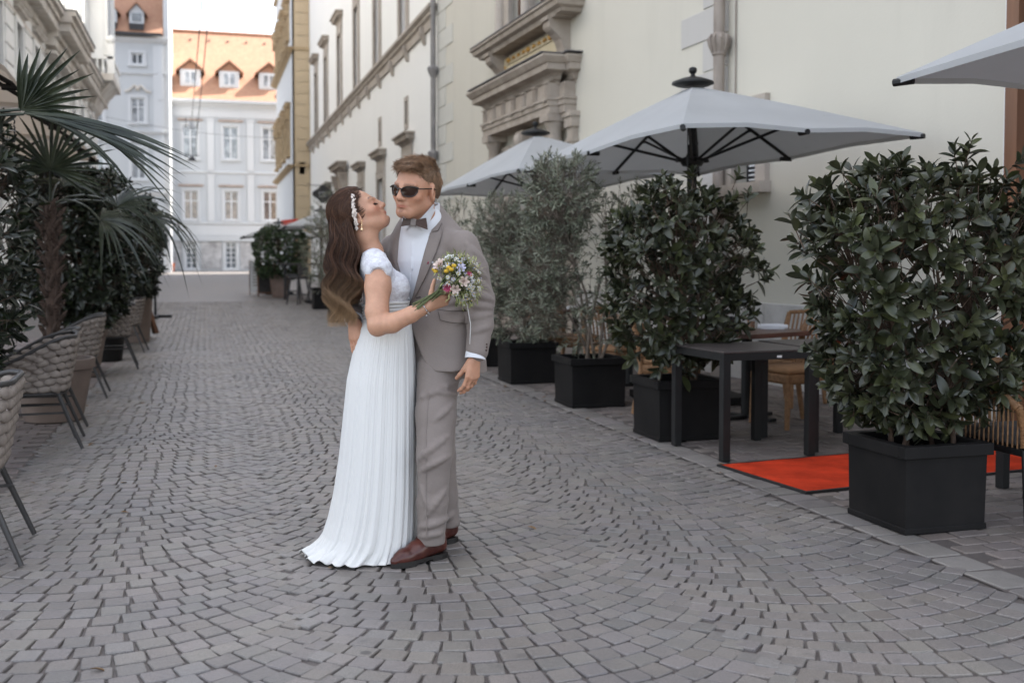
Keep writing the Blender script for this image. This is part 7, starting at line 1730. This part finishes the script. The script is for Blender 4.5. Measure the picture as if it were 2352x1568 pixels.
for i, t in enumerate(tt_):
    uL, uR, b_ = [np.interp(t, vv_, [r[k] for r in rows]) for k in (1, 2, 3)]; pL, pR = Lp(uL, t, 4.84), Lp(uR, t, 4.84); c = (pL + pR) / 2; a = np.linalg.norm((pR - pL)[:2]) / 2; f = (t - 735) / (1270 - 735)
    c[2] = max(.006, c[2] - (Lp(886, 1270, 4.84)[2] - .006) * f)
    amp = .0008 + .0065 * f ** 1.5; tw = .10 * f * np.sin(2 * th + 1) ; fl = np.interp((th + tw * .3) % (2 * PI), th, fold, period=2 * PI)
    rad = 1 + (fl * amp + fine * .0006 * (1.2 - .5 * f)) / a
    flare = 1 + .04 * np.clip((f - .93) / .07, 0, 1) ** 2 * np.sin(9 * th + ph[8]) + .035 * np.clip((f - .95) / .05, 0, 1) * np.sin(21 * th + ph[9])
    ct, st_ = np.cos(th), np.sin(th); sq = (np.abs(ct) ** 2.2 + np.abs(st_) ** 2.2) ** (-1 / 2.2)
    Vs[i] = c + (RH[None] * (ct * a)[:, None] + DH[None] * (st_ * b_)[:, None]) * (sq * rad * flare)[:, None]
    if f > .90: Vs[i, :, 2] += .010 * np.clip((f - .9) / .1, 0, 1) * (1 - np.clip((f - .985) / .015, 0, 1) * .6) * (np.sin(15 * th + ph[10]) + 1) * .5 + .010 * np.clip((f - .93) / .07, 0, 1) * np.maximum(0, -np.cos(th - .2)) * (1 + np.sin(24 * th + 5 * f))
Qs = np.array([[i * na + j, i * na + (j + 1) % na, (i + 1) * na + (j + 1) % na, (i + 1) * na + j] for i in range(nr_v - 1) for j in range(na)])
sk = pobj('skirt', Vs.reshape(-1, 3), Qs, M_dress, wom)
md = sk.modifiers.new('cloth', 'SOLIDIFY'); md.thickness = .0025; md.offset = -1
# ------------------------------------------------------------------ her hair
v = Vol(fo - [.32, .25, .62], fo + [.28, .28, .25], .0048)
q = lambda *r: np.array(r) * fs_
v.ell(FP(0, -.016, .052), q(.084, .103, .092), FR, .02)
v.ell(FP(0, .163, -.035), q(.115, .105, .115), FR, .010, sub=True); v.ell(FP(0, .140, .030), q(.088, .055, .050), FR, .008, sub=True)
v.ell(FP(0, .03, -.13), q(.13, .10, .075), FR, .01, sub=True)
for e in (-1, 1): v.ell(FP(e * .092, .002, -.012), q(.024, .024, .034), FR, .008, sub=True)
falls = [(798, 480, .050, .045), (788, 530, .052, .052), (788, 590, .052, .060), (788, 640, .050, .062), (787, 690, .034, .048), (784, 712, .016, .03)]
v.loft([(Lp(u, vv, 4.80)[2], tuple(Lp(u, vv, 4.80)[:2]), (RH[0], RH[1]), r1, r2) for u, vv, r1, r2 in falls], .03, 2.0)
v.displace(lambda x, y, z: .006 * snoise(x, y, z * .30, 70, 33) + .003 * snoise(x, y, z * .3, 150, 34))
v.F += .006
VH, QH = v.mesh(1)
zc = np.clip((VH[:, 2] - Lp(790, 720, 4.8)[2]) / (Lp(790, 610, 4.8)[2] - Lp(790, 720, 4.8)[2]), 0, 1)[:, None]
def ombre(f): return np.array([.62, .60, .60]) * f + np.array([2.8, 3.3, 3.0]) * (1 - f)
hw = pobj('hair', VH, QH, M_hairF, wom, True, ombre(np.clip(zc * 1.2, 0, 1)) * .75); th_ = bvh(VH, QH)
rs_ = np.random.RandomState(21); paths = []; colz = []; KP = 16
cen = FP(0, -.016, .052)
while len(paths) < 5600:
    # a root on the scalp, then round the skull to the back and down
    d = nrm(rs_.normal(0, 1, 3)); d = np.array([d[0], d[1], abs(d[2]) * (1 if rs_.rand() < .75 else -.6)])
    side = rs_.rand() < .45
    if side: d = nrm(np.array([rs_.choice([-1, -1, 1]) * rs_.uniform(.65, 1), rs_.uniform(-.6, .75), rs_.uniform(-.35, .75)]))
    if d[1] > .78 or (d[1] > .50 and d[2] < .08) or d[2] < -.75: continue
    root = cen + FR @ (d * np.array([.087, .107, .095]) * fs_)
    back = nrm(np.array([d[0] * .75 + rs_.normal(0, .12), -.85, -.05 + rs_.normal(0, .25)])); pts = []
    drop = side and rs_.rand() < .45
    if side: back = nrm(np.array([np.sign(d[0]) * rs_.uniform(.55, .95), -.62, rs_.uniform(-.75, -.1)]))
    if drop: d = nrm(np.array([-.95, rs_.uniform(-.45, .12), rs_.uniform(.05, .5)])); back = nrm(np.array([-.9, rs_.uniform(-.55, -.2), -.45]))

    for t in np.linspace(0, 1, 6):
        e = nrm(d * (1 - t) + back * t); lift = .007 + .008 * math.sin(PI * t); pts.append(cen + FR @ (e * (np.array([.087, .108, .096]) * fs_ + lift)))
    latD = 4.80 + d[0] * .085 + rs_.normal(0, .015); s = rs_.uniform(-1, 1) if not drop else rs_.uniform(-.1, 1); endv = rs_.uniform(610, 735) if rs_.rand() < .65 else rs_.uniform(690, 758)
    for vv, uc, hw_ in ((560, 789, 33), (600, 787, 37), (640, 787, 38), (680, 786, 34), (715, 783, 26), (750, 786, 22)):
        if vv > endv + 18: break
        pts.append(Lp(uc + s * hw_, min(vv, endv), latD + (.02 if vv < 620 else 0)))
    P = np.array(pts); dist = np.r_[0, np.cumsum(np.linalg.norm(np.diff(P, axis=0), axis=1))]; tq = np.linspace(0, dist[-1], KP * 3)
    S = np.stack([np.interp(tq, dist, P[:, k]) for k in range(3)], 1)
    for _ in range(6): S[1:-1] = S[1:-1] * .5 + (S[:-2] + S[2:]) * .25
    S = S[np.linspace(0, len(S) - 1, KP).astype(int)]
    g = np.clip((Lp(800, 530, 4.8)[2] - S[:, 2]) / .22, 0, 1.3); lock = s * 1.3 + 1.2 * d[0] + .35 * rs_.rand(); w = 2 * PI / .15
    S = S + RH * (np.sin(S[:, 2] * w + lock * 1.3) * .023 * g)[:, None] + DH * (np.cos(S[:, 2] * w + lock * 1.3 + .4) * .015 * g)[:, None] + rs_.normal(0, .0034, 3) * np.linspace(0, 1, KP)[:, None]
    paths.append(S); f = np.clip((S[:, 2] - Lp(790, 725, 4.8)[2]) / .20, 0, 1); f = f ** .8; sh_ = rs_.uniform(.6, 1.5) * (.65 + .8 * abs(math.sin(s * 7.5 + d[0] * 3))) * (1 if rs_.rand() > .12 else 1.5)
    colz.append(np.array([1, .97, .97])[None] * f[:, None] * sh_ + np.array([6.4, 8.6, 8.4])[None] * (1 - f[:, None]) * (.5 + .5 * sh_))
strands('hair_strands', paths, rs_.uniform(.0007, .0015, len(paths)), M_hairF, wom, np.array(colz), 3, hw)
# headband of small pale beads and leaves
line = [(799, 432), (806, 444), (811, 462), (813, 478), (813.5, 490), (816, 504), (818, 516), (820, 527)]
bt = bvh(np.r_[VH, V], np.r_[QH, Q + len(VH)]); b = MB(); b2 = MB()
for k in range(230):
    f = rs_.rand() * (len(line) - 1); i = int(f); f -= i; u = line[i][0] * (1 - f) + line[i + 1][0] * f + rs_.normal(0, 3.0 * (1 - .5 * (i + f) / 7)); vv = line[i][1] * (1 - f) + line[i + 1][1] * f + rs_.normal(0, 1.5)
    p = drape(bt, [(u, vv)], .016 + .008 * rs_.rand())[0]
    if p is None: continue
    b.ico(p - WOM_LOC, rs_.uniform(.0022, .0042), 1, (1, 1, 1.25))
M_pearl = pm('ivory beads', (.72, .64, .58), .3, .12, 40, 0, spec=.7); hbnd = b.obj('headband', M_pearl, wom, 80)
p = [drape(bt, [q_], .004)[0] for q_ in line]; b2.tube([x - WOM_LOC for x in p if x is not None], .0022, 5); w2 = b2.obj('wire', M_gold2, wom); w2.parent = hbnd
# earring and bracelet
e0 = Vector(FP(-.088, .006, -.032)); b = MB(); b.tube([e0 - WOM_LOC, e0 + Vector((0, 0, -.022)) - WOM_LOC], .0011, 5); b.ico(e0 + Vector((0, 0, -.026)) - WOM_LOC, .0045, 2); b.ico(e0 + Vector((0, 0, -.044)) - WOM_LOC, .0052, 2, (1, .5, 1.7)); b.tube([e0 + Vector((0, 0, -.022)) - WOM_LOC, e0 + Vector((0, 0, -.036)) - WOM_LOC], .001, 5); b.obj('earring', M_gold2, wom, 50)
wd_ = nrm(wwr - Lp(945, 722, 4.565)); n1 = nrm(np.cross(wd_, UP)); n2 = np.cross(wd_, n1); wc_ = wwr - wd_ * .012; b = MB()
b.tube([Vector(wc_ + (n1 * math.cos(a) + n2 * math.sin(a)) * .0295 + wd_ * .004 * math.sin(a)) - WOM_LOC for a in np.linspace(0, 2 * PI, 25)], .0018, 5)
for k in range(12): a = 2 * PI * k / 12; b.ico(Vector(wc_ + (n1 * math.cos(a) + n2 * math.sin(a)) * .031) - WOM_LOC, .0028, 1)
b.ico(Vector(wc_ - UP * .036) - WOM_LOC, .005, 1); b.obj('bracelet', M_silver, wom, 60)
# wedding ring on the man's hanging hand
p, dd, bb = tipsL[2]
b = MB(); rc_, dd = PH_L[2]; n1 = nrm(np.cross(dd, bb)); b.tube([Vector(rc_ + (n1 * math.cos(a) + nrm(np.cross(n1, dd)) * math.sin(a)) * .0102) - MAN_LOC for a in np.linspace(0, 2 * PI, 17)], .0018, 5); b.obj('ring', M_gold2, man, 60)
# ================================================================== bouquet
bq_c = Lp(1036, 640, 4.50); axis = nrm(Lp(1064, 616, 4.47) - Lp(955, 692, 4.54))
bq = thing('bouquet', 'round wildflower bouquet of pale roses, daisies and greenery in the woman\'s hand', 'bouquet', tuple(Lp(1008, 672, 4.515)))
BL = np.array(bq.location)
e1 = nrm(np.cross(axis, UP)); e2 = np.cross(e1, axis)
rq = random.Random(5)
M_stem = leaf_mat('flower stems', (.07, .10, .035), (.13, .15, .06), .6, .1); M_sprig = leaf_mat('pale green sprigs', (.20, .22, .08), (.36, .37, .18), .6, .2)
M_rose = pm('blush petals', (.62, .50, .44), .7, .12, 30, .1); M_dais = pm('white petals', (.68, .68, .66), .7, .06, 30, 0); M_yel = pm('yellow florets', (.52, .33, .03), .8, .25, 60, .2); M_mag = pm('magenta petals', (.34, .05, .11), .7, .3, 40, .1); M_lil = pm('pale lilac petals', (.50, .48, .60), .7, .1, 40, 0)
b = MB()
for k in range(30):
    a, r = rq.uniform(0, 6.28), rq.uniform(.002, .014); r2 = r * 1.9; p0 = -axis * rq.uniform(.10, .135) + (e1 * math.cos(a) + e2 * math.sin(a)) * r2; p1 = (e1 * math.cos(a + .8) + e2 * math.sin(a + .8)) * r * .8; p2 = axis * .07 + (e1 * math.cos(a + 1.2) + e2 * math.sin(a + 1.2)) * r * 3.5
    b.tube([Vector(p0), Vector(p1), Vector(p2)], .0022, 5)
o = b.obj('stems', M_stem, bq, 60); color_attr(o.data, np.tile((1, 1, 1), (len(o.data.vertices), 1)))
cc = axis * .090
def dome(spread=1.0, rmin=.85, rmax=1.05):
    while True:
        d = np.array([rq.gauss(0, 1) for _ in range(3)]); d = nrm(d)
        if d @ axis > -.32: break
    R_ = .099 * rq.uniform(rmin, rmax); return cc + d * R_, d
def sprig_leaves(n, mat, L, W, name, tones, rmin=.5, rmax=1.22):
    va = mk_variants(L, W, mat, tones, 2, (.1, .2), (.3, .2)); V = []; F = []; C = []; off = 0
    for _ in range(n):
        p, d = dome(1, rmin, rmax); d2 = nrm(d + np.array([rq.gauss(0, .5) for _ in range(3)])); s = nrm(np.cross(d2, UP + RH * .1)); nn_ = np.cross(s, d2); sc = rq.uniform(.7, 1.4); me, vs, fs = rq.choice(va)
        P = p + (vs[:, :1] * d2 + vs[:, 1:2] * s + vs[:, 2:] * nn_) * sc; V.append(P); F.append(np.array(fs) + off); off += len(vs); t = rq.uniform(.7, 1.4); C.append(np.tile((t, t, t * .95), (len(vs), 1)))
    me = from_arrays(name, np.concatenate(V), np.concatenate(F), mat); color_attr(me, np.concatenate(C)); return tag(link(name, me, bq), kind='stuff')
sprig_leaves(1500, M_sprig, .022, .005, 'greenery', [(1, 1, 1), (.7, .8, .6), (1.3, 1.3, 1.1)]); sprig_leaves(260, M_box, .030, .013, 'dark_leaves', LT, .4, .95)
def flower(name, mat, p, d, R_, n, cup, mat_c=None, rc=.3, layers=1):
    d = nrm(d); s = nrm(np.cross(d, UP + RH * .01)); t = np.cross(s, d); m = MB()
    for l in range(layers):
        rl = R_ * (1 - .22 * l); cp = cup + .32 * l
        for k in range(n):
            a = 2 * PI * (k + .5 * (l % 2)) / n + rq.uniform(-.1, .1); rd = s * math.cos(a) + t * math.sin(a); sd = np.cross(d, rd); w = rl * min(1.1, 2.6 / n) * (1.25 if layers > 1 else 1)
            pt = lambda r, x, z: Vector(p + rd * r + sd * x + d * z)
            m.add([pt(rl * .12, -w * .2, 0), pt(rl * .12, w * .2, 0), pt(rl * .6 * math.cos(cp), -w * .5, rl * .6 * math.sin(cp)), pt(rl * .58 * math.cos(cp), 0, rl * .5 * math.sin(cp)), pt(rl * .6 * math.cos(cp), w * .5, rl * .6 * math.sin(cp)), pt(rl * math.cos(cp), -w * .28, rl * math.sin(cp)), pt(rl * math.cos(cp), w * .28, rl * math.sin(cp))], [(0, 1, 3), (0, 3, 2), (1, 4, 3), (2, 3, 5), (3, 4, 6), (3, 6, 5)])
    o = m.obj(name, mat, bq, 80)
    if mat_c:
        c = MB(); c.ico(Vector(p + d * R_ * .08), R_ * rc, 1, (1, 1, .7)); q = c.obj('flower_centre', mat_c, o, 80)
    return o
def onpx(u, v_, off=.0):
    """spot on the dome seen at that photo pixel"""
    o = _O; d = nrm(ray(u, v_)); c = BL + cc; oc = o - c; R_ = .105; bb_ = oc @ d; det = bb_ * bb_ - (oc @ oc - R_ * R_); t = -bb_ - math.sqrt(max(det, 0)); p = o + d * t; n_ = nrm(p - c); return p + n_ * off - BL, n_
for u, v_, R_, mt in ((1012, 611, .032, M_rose), (1064, 646, .026, M_rose), (1046, 662, .024, M_rose), (1034, 596, .023, M_dais), (1058, 618, .022, M_lil)):
    p, d = onpx(u, v_, .004); flower('rose', mt, p, d, R_, 6, .45, None, layers=4)
for u, v_, R_ in ((1029, 661, .022), (1076, 630, .014), (986, 606, .012)):
    p, d = onpx(u, v_, .004); flower('aster', M_mag, p, d, R_, 14, .35, M_mag, layers=2)
for u, v_ in ((1031, 616), (1037, 620), (1000, 620), (1003, 624), (1043, 612), (1026, 624)):
    p, d = onpx(u, v_, .005); c = MB(); c.ico(Vector(p), .011, 2, (1, 1, .8)); c.obj('tansy', M_yel, bq, 60)
for k in range(150):
    p, d = dome(1, .98, 1.12); flower('daisy', M_dais if rq.random() < .75 else M_lil, p, nrm(d + np.array([rq.gauss(0, .25) for _ in range(3)])), rq.uniform(.009, .0135), 9, .15, M_yel, .3)
for k in range(60):
    p, d = dome(1, 1.0, 1.22); c = MB(); c.ico(Vector(p), rq.uniform(.0025, .004), 1); c.obj('bud', rq.choice([M_dais, M_dais, M_lil, M_rose]), bq, 80)
b = MB(); r0 = Lp(1073, 700, 4.50) - BL; b.tube([Vector(Lp(1066, 685, 4.5) - BL), Vector(r0), Vector(Lp(1081, 745, 4.5) - BL), Vector(Lp(1079, 790, 4.51) - BL)], [.0016, .0014, .0012, .001], 5); b.obj('ribbon', M_dais, bq, 60)
